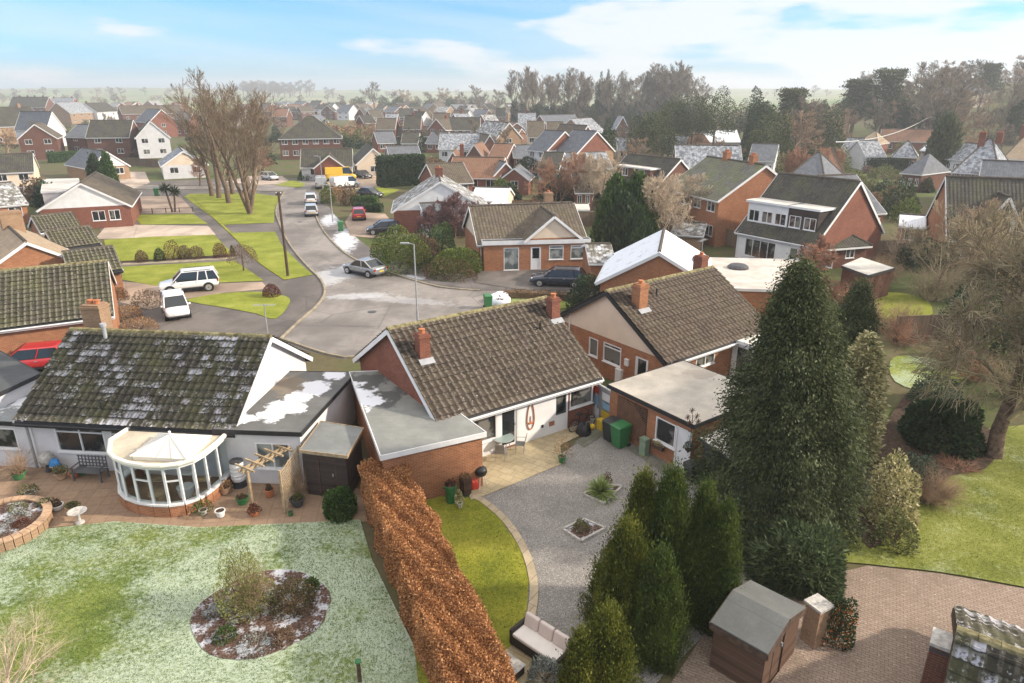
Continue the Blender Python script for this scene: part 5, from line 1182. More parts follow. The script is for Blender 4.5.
HH('brown roofed house with pale gable behind the white fronted pair', (527, 137), (545, 137), 5.0, 11, 8.5, 'cream', 'tile_b', nf=2)
HH('brown roofed house with white front between two gables', (547, 136), (565, 136), 5.0, 10, 8.2, 'render', 'tile_b', nf=2)
HH('long slate roofed brick house below the poplar row', (551, 131), (586, 130), 4.8, 12, 9.0, 'brick_red', 'slate', nf=4)
HH('brick gabled house right of the slate roofed pair', (577, 142), (598, 141), 5.0, 10, 8.4, 'brick_red', 'tile_b', 'perp', nf=1)
HH('frosty slate house with tan gable by the bare copse', (586, 133), (606, 132), 4.8, 11, 8.4, 'brick_tan', 'slate_f', nf=2)
HH('white modern house with shallow roof among the poplars', (586, 113), (611, 113), 6, 12, 8.5, 'render', 'slate', nf=3)
def dorm(u0, u1, z0_, z1_, y0, wall, n, edge='white', roof='felt_w', depth=2.6, n2=None):
    def f(h):
        A0, u, nn, L, dep = h.A, h.u, h.n, h.L, h.dep
        P = [A0 + u * u0 * L + nn * y0, A0 + u * u1 * L + nn * y0, A0 + u * u1 * L + nn * (y0 + depth), A0 + u * u0 * L + nn * (y0 + depth)]
        wl = (u1 - u0) * L
        h.flat(P, z1_, wall, roof, edge, {0: [W_('win', wl * (i + .5) / n - .6, .35, 1.2, 1.1) for i in range(n)]}, z0=z0_, name='dormer', over=.2)
    return f
HH('dark roofed house with long white dormer beside the bare copse', (603, 180), (655, 188), 3.0, 9, 6.6, 'brick_brown', 'tile_dk', nf=3, extra=dorm(.15, .8, 3.6, 5.2, .9, 'brick_brown', 2))
HH('big brick house with mossy roof and tall orange gable', (664, 187), (718, 200), 5.0, 10.5, 8.3, 'brick', 'tile_mossb', nf=4, ch=((.35, .5), (.8, .5)))
HH('house with snowy roof behind the mossy roofed brick house', (676, 172), (744, 173), 4.0, 10, 7.6, 'brick', 'slate_f', nf=0)
def w9(h):
    dorm(.03, .56, 3.3, 5.5, .9, 'white', 3)(h); dorm(.565, .93, 3.3, 5.5, .92, 'plank_d', 2)(h); skin(h, 0, h.L, .3, 2.69, [(1, 4.4, .35, 2.1), (5.8, 6.8, 0, 2.05), (8.6, 10.2, .85, 2.1)], 'white')
HH('chalet house with black and white dormers and brown brick gable', (735, 230), (815, 245), 2.7, 11.5, 7.8, 'brick_red', 'tile_dk', fw=[W_('win', 1.0, .4, 3.4, 1.7, n=4), W_('door', 5.8, 0, 1.0, 2.05, glz=(.3, 1)), W_('win', 8.6, .9, 1.6, 1.2, n=3)], extra=w9)
_a, _b = at(735, 230, 2.7), at(815, 245, 2.7)
lp = House('lean_to', 'dark tiled lean-to porch against the brown brick gable', 'lean-to', at(812, 262))
lp.block(at(806, 271), at(864, 266), 3.0, 2.2, 3.1, 'brick_brown', None, 'tile_dk', hip=True, ops={'front': [W_('win', 1.0, .9, 1.2, 1.0), W_('win', 4.2, .9, 1.0, 1.0)]}, gutter=False)
def x1(h):
    for u0 in (3.3, 6.8, 12.5):
        A0, u, n, L, dep, ea, ri = h.A, h.u, h.n, h.L, h.dep, h.eave, h.ridge
        a = A0 + u * u0 + n * .7; b = a + u * 1.9
        h.block(Vector((a.x, a.y, 0)), Vector((b.x, b.y, 0)), 3.0, 4.9, 6.6, 'white', 'dark', 'tile_dk', 'perp', ops={'front': [W_('win', .35, .3, 1.2, 1.1)]}, over=.15, z0=3.4, gutter=False)
        h.A, h.u, h.n, h.L, h.dep, h.eave, h.ridge = A0, u, n, L, dep, ea, ri
HH('chalet house with brick gable and pointed white dormers behind the bare tree', (947, 238), (1085, 246), 2.8, 10, 7.8, 'brick', 'tile_dk', nf=4, extra=x1)
HH('low brick annex with snowy roof left of the chalet gable', (899, 226), (926, 228), 2.4, 5, 3.2, 'brick', 'tile_snow', nf=1, name='annex')
HH('grey slate roofed bungalow with three white windows', (848, 214), (887, 212), 2.8, 11, 6.3, 'brick_red', 'slate', nf=3)
HH('hipped house with bright frosty right slope at the right edge', (952, 171), (1000, 174), 5.0, 12, 9.2, 'brick_red', 'slate_f', hip=True, nf=3, ch=((.7, .5), (.35, .4)))
HH('frosty slate brick bungalow left of the hipped house', (946, 188), (974, 190), 2.8, 9, 5.6, 'brick_red', 'slate_f', nf=1, gable='brick')
HH('wide slate roofed brick house below the hipped house', (976, 192), (1040, 196), 3.2, 11, 6.8, 'brick', 'slate', nf=3)
HH('farther hipped house with tan roof at the right edge', (1002, 158), (1045, 160), 5.0, 12, 9.2, 'brick_red', 'tile_tan', hip=True, nf=3, ch=((.3, .4),))
HH('pale hipped roof house above the bare orchard', (783, 180), (826, 183), 4.0, 11, 7.4, 'render', 'slate', hip=True, nf=2)
HH('brown hipped roof house behind the pale hipped house', (815, 172), (845, 173), 4.0, 11, 7.2, 'brick_tan', 'tile_rd', hip=True, nf=2)
for lb, a, b, wl, rf, hp in (('long brick terrace with brown roof on the wooded hillside', (880, 141), (938, 142), 'brick_red', 'tile_rd', False), ('brick house with sunlit tan roof left of the long terrace', (856, 143), (878, 144), 'brick_red', 'tile_tan', True),
        ('white fronted garage house below the long terrace', (866, 156), (887, 156), 'render', 'slate_f', False), ('hipped slate house right of the white fronted garage house', (892, 156), (918, 157), 'brick_red', 'slate_f', True),
        ('brick house with glaring white roof at the end of the lane', (920, 150), (936, 151), 'brick_red', 'tile_snow', False), ('small brick house with frosty roof left end of the hillside row', (838, 152), (856, 153), 'brick_brown', 'slate_f', False),
        ('low white building with frosty roof at the foot of the wood', (702, 142), (741, 142), 'render', 'tile_snow', False), ('white caravan-like bungalow under the dark cedars', (748, 160), (775, 161), 'render', 'slate', False),
        ('white house with frosty roof beside the tall cypress on the right', (945, 158), (966, 160), 'render', 'slate_f', False), ('brick bungalow beside the hillside hedge', (900, 172), (922, 174), 'brick_brown', 'slate', True)):
    HH(lb, a, b, 3.0, 9, 5.8, wl, rf, hip=hp, nf=3)
HH('grand stone house on the hilltop among dark trees', (940, 92), (966, 92), 6.5, 10, 9.5, 'cream', 'slate', nf=5, ch=((.1, .5), (.5, .5), (.9, .5)), hip=True)
# left middle red gable with chimney
HH('small brick gabled bungalow with chimney right of the dark hedge', (443, 166), (463, 166), 2.6, 8, 5.2, 'brick_red', 'tile_rd', 'perp', nf=1, ch=((.9, .6),))
HH('pink fronted low bungalow left of the yellow green shrub', (470, 200), (506, 201), 2.4, 6, 3.6, 'cream', 'tile_snow', nf=2)
HH('terracotta brick cottage with slate roof at the end of the garden hedges', (492, 177), (520, 176), 2.6, 8, 4.8, 'brick_red', 'slate', 'perp', nf=1)
# house C: L shaped with cross gable
eA, eB = at(477, 243, 2.6), at(588, 238, 2.6); A, B = inset(eA, eB, 0)
h = House('bungalow', 'brick bungalow with cream cross gable and white fascia behind the dark estate car', 'house', A)
h.block(A, B, 8.5, 2.6, 5.2, 'brick', 'cream', 'tile_b', ridgem='ridged', relief=False)
A0, u0, n0, L0_ = h.A, h.u, h.n, h.L
f0, f1 = at(484, 271.5), at(588, 268.5); 
fu = (f1 - f0).normalized(); Lf = (f1 - f0).length
h.flat([f0, f1, f1 + Vector((-fu.y, fu.x, 0)) * ((A0 - f0).dot(Vector((-fu.y, fu.x, 0))) - .02), f0 + Vector((-fu.y, fu.x, 0)) * ((A0 - f0).dot(Vector((-fu.y, fu.x, 0))) - .02)], 2.5, 'brick', 'felt_d', 'white', {0: [W_('win', 2.1 * Lf / 10.6 - .1, .05, 1.4, 2.1, n=1, glass='glassp'), W_('door', 4.7 * Lf / 10.6, .05, .95, 2.1, glz=(.5, 1)), W_('win', 6.55 * Lf / 10.6, .95, 1.35, 1.3, n=1, glass='glassp', tr=.8), W_('win', 8.75 * Lf / 10.6, .95, 1.35, 1.3, n=1, glass='glassp', tr=.8)]}, lip=.3)
a = at(527, 241, 2.75); b = at(580, 239, 2.75)
h.block(Vector((a.x, a.y, 0)), Vector((b.x, b.y, 0)), 7.0, 2.95, 4.95, 'brick', 'cream', 'tile_b', 'perp', over=.3, walls=True, gutter=False, z0=2.5)
h.A, h.u, h.n, h.L, h.dep, h.eave, h.ridge = A0, u0, n0, L0_, 8.5, 2.6, 5.2
h.chimney(L0_ * .78, 5.0, .8, .7, 6.2, 'brick_tan', 1, 'AB', False)
# house S with snowy roof, its low wing and flat annex
eA = at(598, 281, 2.6); eB = eA + Vector((.97, -.24, 0)) * 8.4; A, B = inset(eA, eB, 0, .2)
h = House('bungalow', 'brick gabled bungalow with dazzling snow covered roof behind the cream gable', 'house', A)
h.block(A, B, 8.6, 2.6, 4.9, 'brick', None, 'tile_snow', 'perp', barge='white', over=.3, ops={'front': [W_('win', 4.8, 1.3, 1.6, 1.0)]})
sl = MB(); q = h.W3(h.L * .82, 4.2, 0); sl.hexa([h.W3(h.L * .80, 3.4, h.zroof(h.L * .80, 0, 'perp') + .08), h.W3(h.L * .88, 3.4, h.zroof(h.L * .88, 0, 'perp') + .08), h.W3(h.L * .88, 4.6, h.zroof(h.L * .88, 0, 'perp') + .08), h.W3(h.L * .80, 4.6, h.zroof(h.L * .80, 0, 'perp') + .08), h.W3(h.L * .80, 3.4, h.zroof(h.L * .80, 0, 'perp') + .2), h.W3(h.L * .88, 3.4, h.zroof(h.L * .88, 0, 'perp') + .2), h.W3(h.L * .88, 4.6, h.zroof(h.L * .88, 0, 'perp') + .2), h.W3(h.L * .80, 4.6, h.zroof(h.L * .80, 0, 'perp') + .2)]); h.mb(sl, 'roof_window', 'dark')
h.block(at(592, 290, 0) + Vector((-.2, 0, 0)), at(612, 290, 0), 6.2, 2.4, 3.2, 'brick', None, 'tile_snowl', 'AB', over=.25, gutter=False)
M['felt_wm'] = felt('white_roof_membrane', (0.54, 0.49, 0.44), seam=5.0)
e = House('flat_roof_annex', 'wide white flat roofed brick annex behind the cream gabled bungalow', 'annex', at(700, 300))
e.flat([at(700, 287, 2.7), at(815, 291, 2.7), at(797, 260, 2.7), at(700, 258, 2.7)], 2.6, 'brick', 'felt_wm', 'white', {0: [W_('win', 6.5, 1.1, 1.6, .9)]})
b = MB(); p = at(738, 267, 2.8); b.lathe(p.x, p.y, [(.8, 2.72), (.8, 2.85), (.6, 3.0), (.1, 3.06)], 16); e.mb(b, 'rooflight', 'dark')
e = House('garden_outbuilding', 'flat roofed outbuilding with snow patch on its roof behind the cypress tip', 'outbuilding', at(845, 290))
e.flat([at(843, 266, 2.3), at(868, 275, 2.3), at(893, 268, 2.3), at(862, 258, 2.3)], 2.2, 'brick_brown', 'felt_w', 'dark')
h = House('garden_shed', 'low pale roofed shed beyond the white flat roof', 'shed', at(675, 240)); h.block(at(672, 250), at(700, 252), 5, 1.8, 2.5, 'brick_tan', None, 'tile_snowl')
h = House('garden_shed', 'small dark windowed shed behind the cross gabled bungalow', 'shed', at(575, 226)); h.block(at(573, 224), at(587, 224), 2.6, 1.9, 2.3, 'plank_d', None, 'felt_w', ops={'front': [W_('win', .7, .8, 1.8, .8)]})
# low bungalows packed behind the street
rl = random.Random(5); lows = [(x, y) for y, a, b_, st in ((157, 466, 520, 24), (143, 376, 520, 23), (136, 392, 500, 21), (131, 505, 560, 22), (150, 598, 640, 22), (168, 540, 600, 25), (192, 575, 600, 30), (146, 640, 700, 25)) for x in range(a, b_, st)]
for i, (x, y) in enumerate(lows):
    wl, rf = rl.choice((('brick_red', 'slate'), ('render', 'tile_dk'), ('brick_red', 'tile_b'), ('cream', 'slate_f'), ('brick_brown', 'tile_rd'))); x += rl.uniform(-3, 3)
    HH('low bungalow, number %s from the left behind the street, with %s roof' % (('one two three four five six seven eight nine ten eleven twelve thirteen fourteen fifteen sixteen seventeen eighteen nineteen twenty'.split() + ['twenty-' + q for q in 'one two three four five six seven eight nine ten'.split()])[sorted(lows).index(lows[i]) % 30], {'slate': 'slate', 'tile_dk': 'dark', 'tile_b': 'brown', 'slate_f': 'frosty', 'tile_rd': 'russet'}[rf]), (x, y), (x + rl.uniform(17, 23), y + rl.uniform(-.7, .7)), 2.6, 8.5, rl.uniform(4.6, 5.3), wl, rf, rl.choice(('AB', 'AB', 'perp')), nf=2, group='low bungalows behind the street', gutter=False)
# ---- far rows of houses, in the haze
rd = random.Random(11); far_specs = []
for y, xs, dx_ in ((129, [(372, 440), (615, 625)], 22), (123, [(300, 318), (360, 520)], 20), (117, [(352, 500), (200, 275)], 17), (112, [(245, 345), (362, 575)], 14), (108.5, [(238, 510)], 12), (105.5, [(100, 180), (262, 500)], 12)):
    for x0, x1 in xs:
        x = x0 + rd.uniform(0, 6)
        while x < x1: far_specs.append((x, y + rd.uniform(-.8, .8), dx_ * rd.uniform(.6, .95))); x += dx_ * rd.uniform(1.0, 1.6)
walln = {'brick_red': 'red brick', 'render': 'white', 'brick_tan': 'tan brick', 'brick_brown': 'brown brick'}; roofn = {'slate': 'slate grey', 'slate_f': 'frosty slate', 'tile_rd': 'red brown', 'tile_dk': 'dark brown', 'tile_b': 'brown', 'tile_snowl': 'snowy'}
far_specs.sort(); cnt = {}
for i, (x, y, w) in enumerate(far_specs):
    wl = rd.choice(list(walln)); rf = rd.choice(['tile_dk'] * 4 + ['tile_b'] * 3 + ['tile_rd', 'slate', 'slate_f', 'tile_snowl']); key = (wl, rf); cnt[key] = cnt.get(key, 0) + 1
    od = ['first', 'second', 'third', 'fourth', 'fifth', 'sixth', 'seventh', 'eighth', 'ninth', 'tenth', 'eleventh', 'twelfth', 'thirteenth', 'fourteenth', 'fifteenth', 'sixteenth', 'seventeenth', 'eighteenth', 'nineteenth', 'twentieth', 'last but one', 'last'][cnt[key] - 1]
    HH('%s from left of the far hazy %s houses with %s roofs' % (od, walln[wl], roofn[rf]), (x, y), (x + w, y + rd.uniform(-.5, .5)), 4.8, 9, rd.uniform(7.2, 8.6), wl, rf, rd.choice(('AB', 'AB', 'perp')), nf=2, group='far houses of the hazy estate', ch=((.5, .5),) if rd.random() < .4 else (), gutter=False)
# ------------------------------------------------------------------ vehicles
def carpaint(name, c, metal=0.0):
    t = NT(name, 0.25, 0.5); t.p.inputs['Metallic'].default_value = metal; t.p.inputs['Coat Weight'].default_value = 0.5
    f = t.noise(t.wpos(), 3, 4); return t.col(t.mix(t.rng(f, .4, .8, 0, .25), c, tuple(x * .75 + .03 for x in c)))
CT = {   # length, width, body stations (x fraction from the rear, top z), waist z, roof z, cabin: rear base, rear top, front top, windscreen base
    'suv': (4.6, 1.95, .98, 1.70, (.0, .07, .60, .76), .30), 'hatch': (4.0, 1.72, .88, 1.46, (.02, .10, .58, .80), .22), 'estate': (4.75, 1.82, .90, 1.45, (.01, .10, .58, .74), .22),
    'coupe': (4.3, 1.82, .86, 1.38, (.10, .32, .56, .74), .22), 'saloon': (4.5, 1.78, .90, 1.43, (.14, .27, .58, .75), .22), 'van': (4.9, 1.95, 1.15, 1.95, (.0, .02, .74, .88), .28), 'bigvan': (5.6, 2.05, 1.3, 2.45, (.0, .01, .78, .90), .3)}
def car(front, rear, typ, paint, label, z=0, name='car', group=None, kind='car'):
    F, Rr = at(*front), at(*rear); d = (F - Rr).normalized(); c = (F + Rr) / 2; L, Wd, wz, rz_, cab, clr = CT[typ]; hw = Wd / 2
    o = empty(name, (c.x, c.y, 0.06), label, kind, group, math.atan2(d.y, d.x))
    st = [(0, .80, .95), (.03, .93, 1.0), (.15, 1, 1.02), (.35, 1, 1.0), (.55, 1, 1.0), (.72, 1, .99), (.80, .99, .93), (.92, .95, .84 if 'van' not in typ else .80), (.985, .86, .74), (1.0, .78, .62)]
    b = MB(); n = 12
    for (t, wf, zf) in st:
        x = (t - .5) * L; w = hw * wf; zt = wz * zf; zb = clr + (.12 if t in (0, 1.0) else 0)
        ring = [(-w * .88, zb), (-w, zb + .14), (-w * 1.0, zt * .62), (-w * .97, zt - .12), (-w * .88, zt - .01), (-w * .4, zt + .025)]
        for (y, z_) in ring: b.v.append((x, y, z_))
        for (y, z_) in ring[::-1]: b.v.append((x, -y, z_))
    for i in range(len(st) - 1):
        for j in range(n):
            a = i * n + j; e_ = i * n + (j + 1) % n; b.f.append((a, e_, e_ + n, a + n)); b.uv.append(None)
    b.f.append(tuple(range(n))[::-1]); b.f.append(tuple((len(st) - 1) * n + k for k in range(n))); b.uv += [None, None]
    body = b.build('body', paint, o, smooth=True); body.modifiers.new('subsurf', 'SUBSURF').levels = 1; body.modifiers['subsurf'].render_levels = 1
    xs = [(t - .5) * L for t in cab]; wb, wt = hw * .90, hw * .76; z0, z1 = wz - .03, rz_ - .05
    g = MB(); Bq = [(xs[0], -wb, z0), (xs[3], -wb, z0), (xs[3], wb, z0), (xs[0], wb, z0)]; Tq = [(xs[1], -wt, z1), (xs[2], -wt, z1), (xs[2], wt, z1), (xs[1], wt, z1)]; g.hexa(Bq + Tq)
    if 'van' in typ:       # blind load space
        k = MB(); xm = xs[0] + (xs[2] - xs[0]) * .72; k.hexa([(xs[0] - .01, -hw * .985, z0 - .1), (xm, -hw * .985, z0 - .1), (xm, hw * .985, z0 - .1), (xs[0] - .01, hw * .985, z0 - .1), (xs[0] + .03, -hw * .88, z1 + .04), (xm, -hw * .88, z1 + .04), (xm, hw * .88, z1 + .04), (xs[0] + .03, hw * .88, z1 + .04)]); k.build('load_body', paint, o, bevel=.05)
        k = MB(); k.box(xs[0] - .01, -.42, z0 + .2, .02, .6, .45); k.box(xs[0] - .01, .42, z0 + .2, .02, .6, .45); 
    g.build('glazing', M['cars_glass'], o)
    r = MB(); e2 = .02; r.hexa([(xs[1] - .05, -wt - e2, z1), (xs[2] + .04, -wt - e2, z1), (xs[2] + .04, wt + e2, z1), (xs[1] - .05, wt + e2, z1), (xs[1] + .08, -wt * .86, rz_), (xs[2] - .10, -wt * .86, rz_), (xs[2] - .10, wt * .86, rz_), (xs[1] + .08, wt * .86, rz_)]); r.build('roof', paint, o, smooth=False, bevel=.02)
    for sg in (-1, 1):
        for (xa, xb, w_) in ((xs[0], xs[1], .13), (xs[3], xs[2], .07), ((xs[0] + xs[3]) / 2 - .1, (xs[1] + xs[2]) / 2 - .05, .08)) + ((((xs[0] * 3 + xs[3]) / 4 , (xs[1] * 3 + xs[2]) / 4, .09),) if typ in ('suv', 'estate') else ()):
            k = MB(); k.bar((xa, sg * (wb + .005), z0), (xb, sg * (wt + .005), z1 + .02), w_, .05); k.build('pillar', paint, o)
        for xw in (-.31, .315):
            wr = .36 if typ in ('suv', 'van', 'bigvan') else .32; x = xw * L; k = MB()
            def disc(mb, r0, y0, y1, m=20):
                i = len(mb.v)
                for y in (y0, y1):
                    for j in range(m): a = 2 * math.pi * j / m; mb.v.append((x + r0 * math.cos(a), y, wr + r0 * math.sin(a) - .05))
                for j in range(m): mb.f.append((i + j, i + (j + 1) % m, i + m + (j + 1) % m, i + m + j)); mb.uv.append(None)
                mb.f.append(tuple(i + j for j in range(m))); mb.f.append(tuple(i + m + j for j in range(m))[::-1]); mb.uv += [None, None]
            a = MB(); disc(a, wr + .06, sg * (hw - .25), sg * (hw + .004)); a.build('wheel_arch', M['black'], o)
            disc(k, wr, sg * (hw - .2), sg * (hw + .02)); w = k.build('wheel', M['tyre'], o); k = MB(); disc(k, wr * .68, sg * (hw + .0), sg * (hw + .035))
            for s5 in range(5):
                pass
            k.build('rim', M['alloy'], w); k = MB()
            for s5 in range(5):
                an = s5 * 2 * math.pi / 5 + .5; k.bar((x + .07 * math.cos(an + .6), sg * (hw + .037), wr - .05 + .07 * math.sin(an + .6)), (x + wr * .6 * math.cos(an + .6), sg * (hw + .037), wr - .05 + wr * .6 * math.sin(an + .6)), .03, .004)
            k = MB(); disc(k, wr * .12, sg * (hw + .034), sg * (hw + .045)); k.build('hub_cap', M['dark'], w)
        k = MB(); k.box(L * .455, sg * hw * .66, wz * .62, .16, hw * .34, .13); k.build('headlight', M['hlamp'], o, bevel=.02)
        k = MB(); k.box(-L * .478, sg * hw * .78, wz * .72, .10, hw * .26, .16 if typ not in ('suv', 'van', 'bigvan') else .3); k.build('tail_light', M['rlamp'], o, bevel=.02)
        k = MB(); k.box(xs[3] - .25, sg * (hw + .06), wz - .05, .12, .16, .13); k.build('wing_mirror', paint, o, bevel=.02)
        for xx in (-.12, .12): k = MB(); k.box(xx * L, sg * (hw * .995), wz * .80, .16, .03, .03); k.build('door_handle', M['alloy'], o)
        k = MB(); k.box(0, sg * hw * .985, clr + .01, L * .40, .05, .10); k.build('sill_trim', M['black'], o)
    k = MB(); k.box(L * .492, 0, wz * .42, .03, hw * 1.0, .20); k.build('grille', M['black'], o)
    k = MB(); k.box(L * .49, 0, clr + .03, .05, hw * 1.5, .12); k.build('bumper', M['dark'], o, bevel=.02); k = MB(); k.box(-L * .492, 0, clr + .03, .05, hw * 1.5, .14); k.build('bumper', M['dark'], o, bevel=.02)
    k = MB(); k.box(-L * .497, 0, wz * .55, .02, .5, .11); k.build('number_plate', M['yellow'], o)
    k = MB(); k.box(L * .505, 0, clr + .16, .02, .5, .11); k.build('number_plate', M['white'], o)
    if typ in ('suv', 'estate'):
        for sg in (-1, 1): k = MB(); k.bar((xs[1] + .2, sg * wt * .9, rz_ + .03), (xs[2] - .2, sg * wt * .9, rz_ + .03), .04, .03); k.build('roof_rail', M['black'], o)
    return o
PW = carpaint('white_car_paint', (.72, .72, .72)); PS = carpaint('silver_car_paint', (.30, .31, .31), .4); PD = carpaint('dark_blue_car_paint', (.018, .025, .045)); PR = carpaint('red_car_paint', (.42, .02, .025)); PB = carpaint('black_car_paint', (.02, .02, .022)); PY = carpaint('yellow_van_paint', (.75, .46, .02)); PG = carpaint('pale_grey_car_paint', (.5, .52, .54), .2)
car((166, 293), (214, 288), 'suv', PW, 'white sport utility car parked side on between two lawns')
car((181, 325), (172.5, 304), 'hatch', PW, 'small white hatchback on the drive in front of the white sport utility car')
car((351, 271), (380, 277), 'coupe', PS, 'silver coupe standing on the frosty road bend')
car((533, 284), (583, 286), 'estate', PD, 'dark blue estate car in front of the cross gabled brick bungalow')
car((358, 213), (360, 225), 'hatch', PR, 'red hatchback seen from behind on the drive beside the green bin')
car((371, 234), (397, 233), 'hatch', PB, 'black hatchback with frosted roof behind the yellow green hedge')
car((310.5, 199), (311.5, 207.5), 'hatch', PW, 'white hatchback at the kerb behind the pale grey car')
car((311, 211), (312, 219), 'hatch', PG, 'pale grey hatchback at the kerb, nearest of the row')
car((321, 183), (322, 193), 'van', PG, 'silver van parked at the kerb near the street lamp', kind='van', name='van')
car((356, 187), (335, 189), 'van', PW, 'white van parked side on beside the yellow van', kind='van', name='van')
car((355, 180), (327, 181), 'bigvan', PY, 'bright yellow van in front of the brown roofed bungalow', kind='van', name='van')
car((371, 179), (354, 177), 'saloon', PD, 'dark blue saloon right of the yellow van')
car((381, 198), (359, 196), 'saloon', PB, 'black saloon behind the low clipped hedges')
car((277, 181), (263, 179), 'hatch', PG, 'pale hatchback on the drive behind the bare street trees')
car((8, 372), (60, 367), 'hatch', PR, 'red car half hidden behind the frosted dark roof at the left')
# ------------------------------------------------------------------ street things
def lamp_post(px, py, h, label, arm=.9, mat='grey', dirx=-1):
    p = at(px, py); o = empty('street_lamp', p, label, 'street lamp'); b = MB(); b.tube([(0, 0, 0), (0, 0, 1.2)], .09, 10); b.build('base', M[mat], o); b = MB(); b.tube([(0, 0, 1.2), (0, 0, h)], [.06, .045], 10); b.build('pole', M[mat], o)
    b = MB(); b.tube([(0, 0, h - .03), (dirx * arm * .4, 0, h + .05)], .03, 8); b.build('arm', M[mat], o); b = MB(); b.box(dirx * arm * .7, 0, h, .6, .22, .1); b.build('lantern', M['grey'], o, bevel=.02); return o
lamp_post(418, 327, 5.9, 'grey street lamp in front of the silver coupe')
lamp_post(323, 190, 5.5, 'slim street lamp beside the silver van')
lamp_post(333, 222, 4.6, 'street lamp on the frosty pavement behind the red hatchback')
p = at(288, 276); o = empty('telegraph_pole', p, 'dark wooden telegraph pole at the tip of the green verge', 'pole'); b = MB(); b.tube([(0, 0, 0), (0, 0, 7.4)], [.13, .09], 10); b.build('pole', M['woodd'], o); b = MB(); b.box(0, 0, 7.2, .5, .08, .1); b.build('crossarm', M['woodd'], o)
for i in range(6): b = MB(); b.bar((-.1, .1 * (-1) ** i, 3 + i * .45), (.1, .1 * (-1) ** i, 3 + i * .45), .02)
for k in (-.2, .2): b = MB(); b.lathe(k, 0, [(.03, 7.3), (.05, 7.36), (.03, 7.42)], 8); b.build('insulator', M['white'], o)
def pole_wire(a, b_, sag, label, r=.02, n=14):
    m = MB(); P = []
    for i in range(n + 1): t = i / n; q = a.lerp(b_, t); P.append(q - Vector((0, 0, sag * 4 * t * (1 - t))))
    m.tube([p - P[0] for p in P], r, 4); o = m.build('overhead_wire', M['wire']); o.location = P[0]; tag(o, label, 'wire')
M['wire'] = plain('bright_wire', (.7, .68, .62), .3, .6, metal=.6)
P_ = []
for (x, y, h_, lb) in ((830, 175, 6.5, 'telegraph pole left of the pale hipped house'), (921, 148, 8, 'telegraph pole in the middle of the hillside lane'), (946, 152, 13, 'tall telegraph pole at the edge of the wood')):
    p = at(x, y); p.z = hz(p.x, p.y); o = empty('telegraph_pole', p, lb, 'pole'); b = MB(); b.tube([(0, 0, 0), (0, 0, h_)], [.16, .11], 8); b.build('pole', M['woodd'], o); b = MB(); b.box(0, 0, h_ - .4, 1.2, .1, .12); b.build('crossarm', M['woodd'], o); P_.append(p + Vector((0, 0, h_ - .2)))
pole_wire(P_[0], P_[1], 1.6, 'bright sagging wire between the left and middle hillside poles', .12); pole_wire(P_[1], P_[2], .8, 'bright sagging wire climbing to the tall pole by the wood', .12)
def aerial(base, h, label, rz=0):
    o = empty('tv_aerial', base, label, 'aerial'); b = MB(); b.tube([(0, 0, 0), (0, 0, h)], .022, 6); b.build('mast', M['grey'], o); b = MB(); b.bar((-.5, 0, h - .05), (.5, 0, h - .05), .025); 
    for i in range(8): b.bar((-.45 + i * .13, -.18, h - .05), (-.45 + i * .13, .18, h - .05), .012)
    b.build('antenna', M['grey'], o); o.rotation_euler = (0, 0, rz); return o
aerial(HL.W3(9.4, 3.9, 4.6), 2.0, 'tv aerial at the right end of the frosted dark roof')
aerial(HR.W3(8.2, 4.6, 6.0), 1.0, 'tv aerial on the far chimney of the cream gabled bungalow', 1)
def wheelie(px, py, mat, label, s=1.0, rz=0.3, loc=None):
    p = loc or at(px, py); o = empty('wheelie_bin', p, label, 'wheelie bin', None, rz); b = MB(); w, d, h = .58 * s, .66 * s, .98 * s
    b.hexa([(-w * .4, -d * .38, .06), (w * .4, -d * .38, .06), (w * .4, d * .34, .06), (-w * .4, d * .34, .06), (-w / 2, -d / 2, h), (w / 2, -d / 2, h), (w / 2, d / 2, h), (-w / 2, d / 2, h)]); b.build('body', M[mat], o, bevel=.02)
    b = MB(); b.hexa([(-w * .53, -d * .54, h), (w * .53, -d * .54, h), (w * .53, d * .54, h + .02), (-w * .53, d * .54, h + .02), (-w * .45, -d * .42, h + .06), (w * .45, -d * .42, h + .06), (w * .45, d * .48, h + .1), (-w * .45, d * .48, h + .1)]); b.build('lid', M[mat], o, bevel=.01)
    b = MB(); b.bar((-w * .4, d * .6, h - .03), (w * .4, d * .6, h - .03), .035); b.bar((-w * .4, d * .5, h - .03), (-w * .4, d * .6, h - .03), .03); b.bar((w * .4, d * .5, h - .03), (w * .4, d * .6, h - .03), .03); b.build('handle', M[mat], o)
    for sg in (-1, 1):
        b = MB(); b.tube([(sg * w * .42, d * .4, .1), (sg * w * .5, d * .4, .1)], .1, 12); b.build('wheel', M['tyre'], o)
    return o
ga = math.atan2(gu.y, gu.x)
wheelie(613, 0, 'blackbin', 'black wheelie bin against the trellis, beside the green one', 1.05, ga, p0 + gu * .75 - gn * .55)
wheelie(625, 0, 'green', 'bright green wheelie bin against the garage trellis', 1.12, ga, p0 + gu * 1.42 - gn * .62)
wheelie(157, 196, 'green', 'green wheelie bin across the road behind the palm', 1.2); wheelie(341, 231, 'green', 'green wheelie bin on the frosty pavement corner', 1.1); wheelie(488, 308, 'green', 'green wheelie bin beside the white sheeting on the road', 1.0)
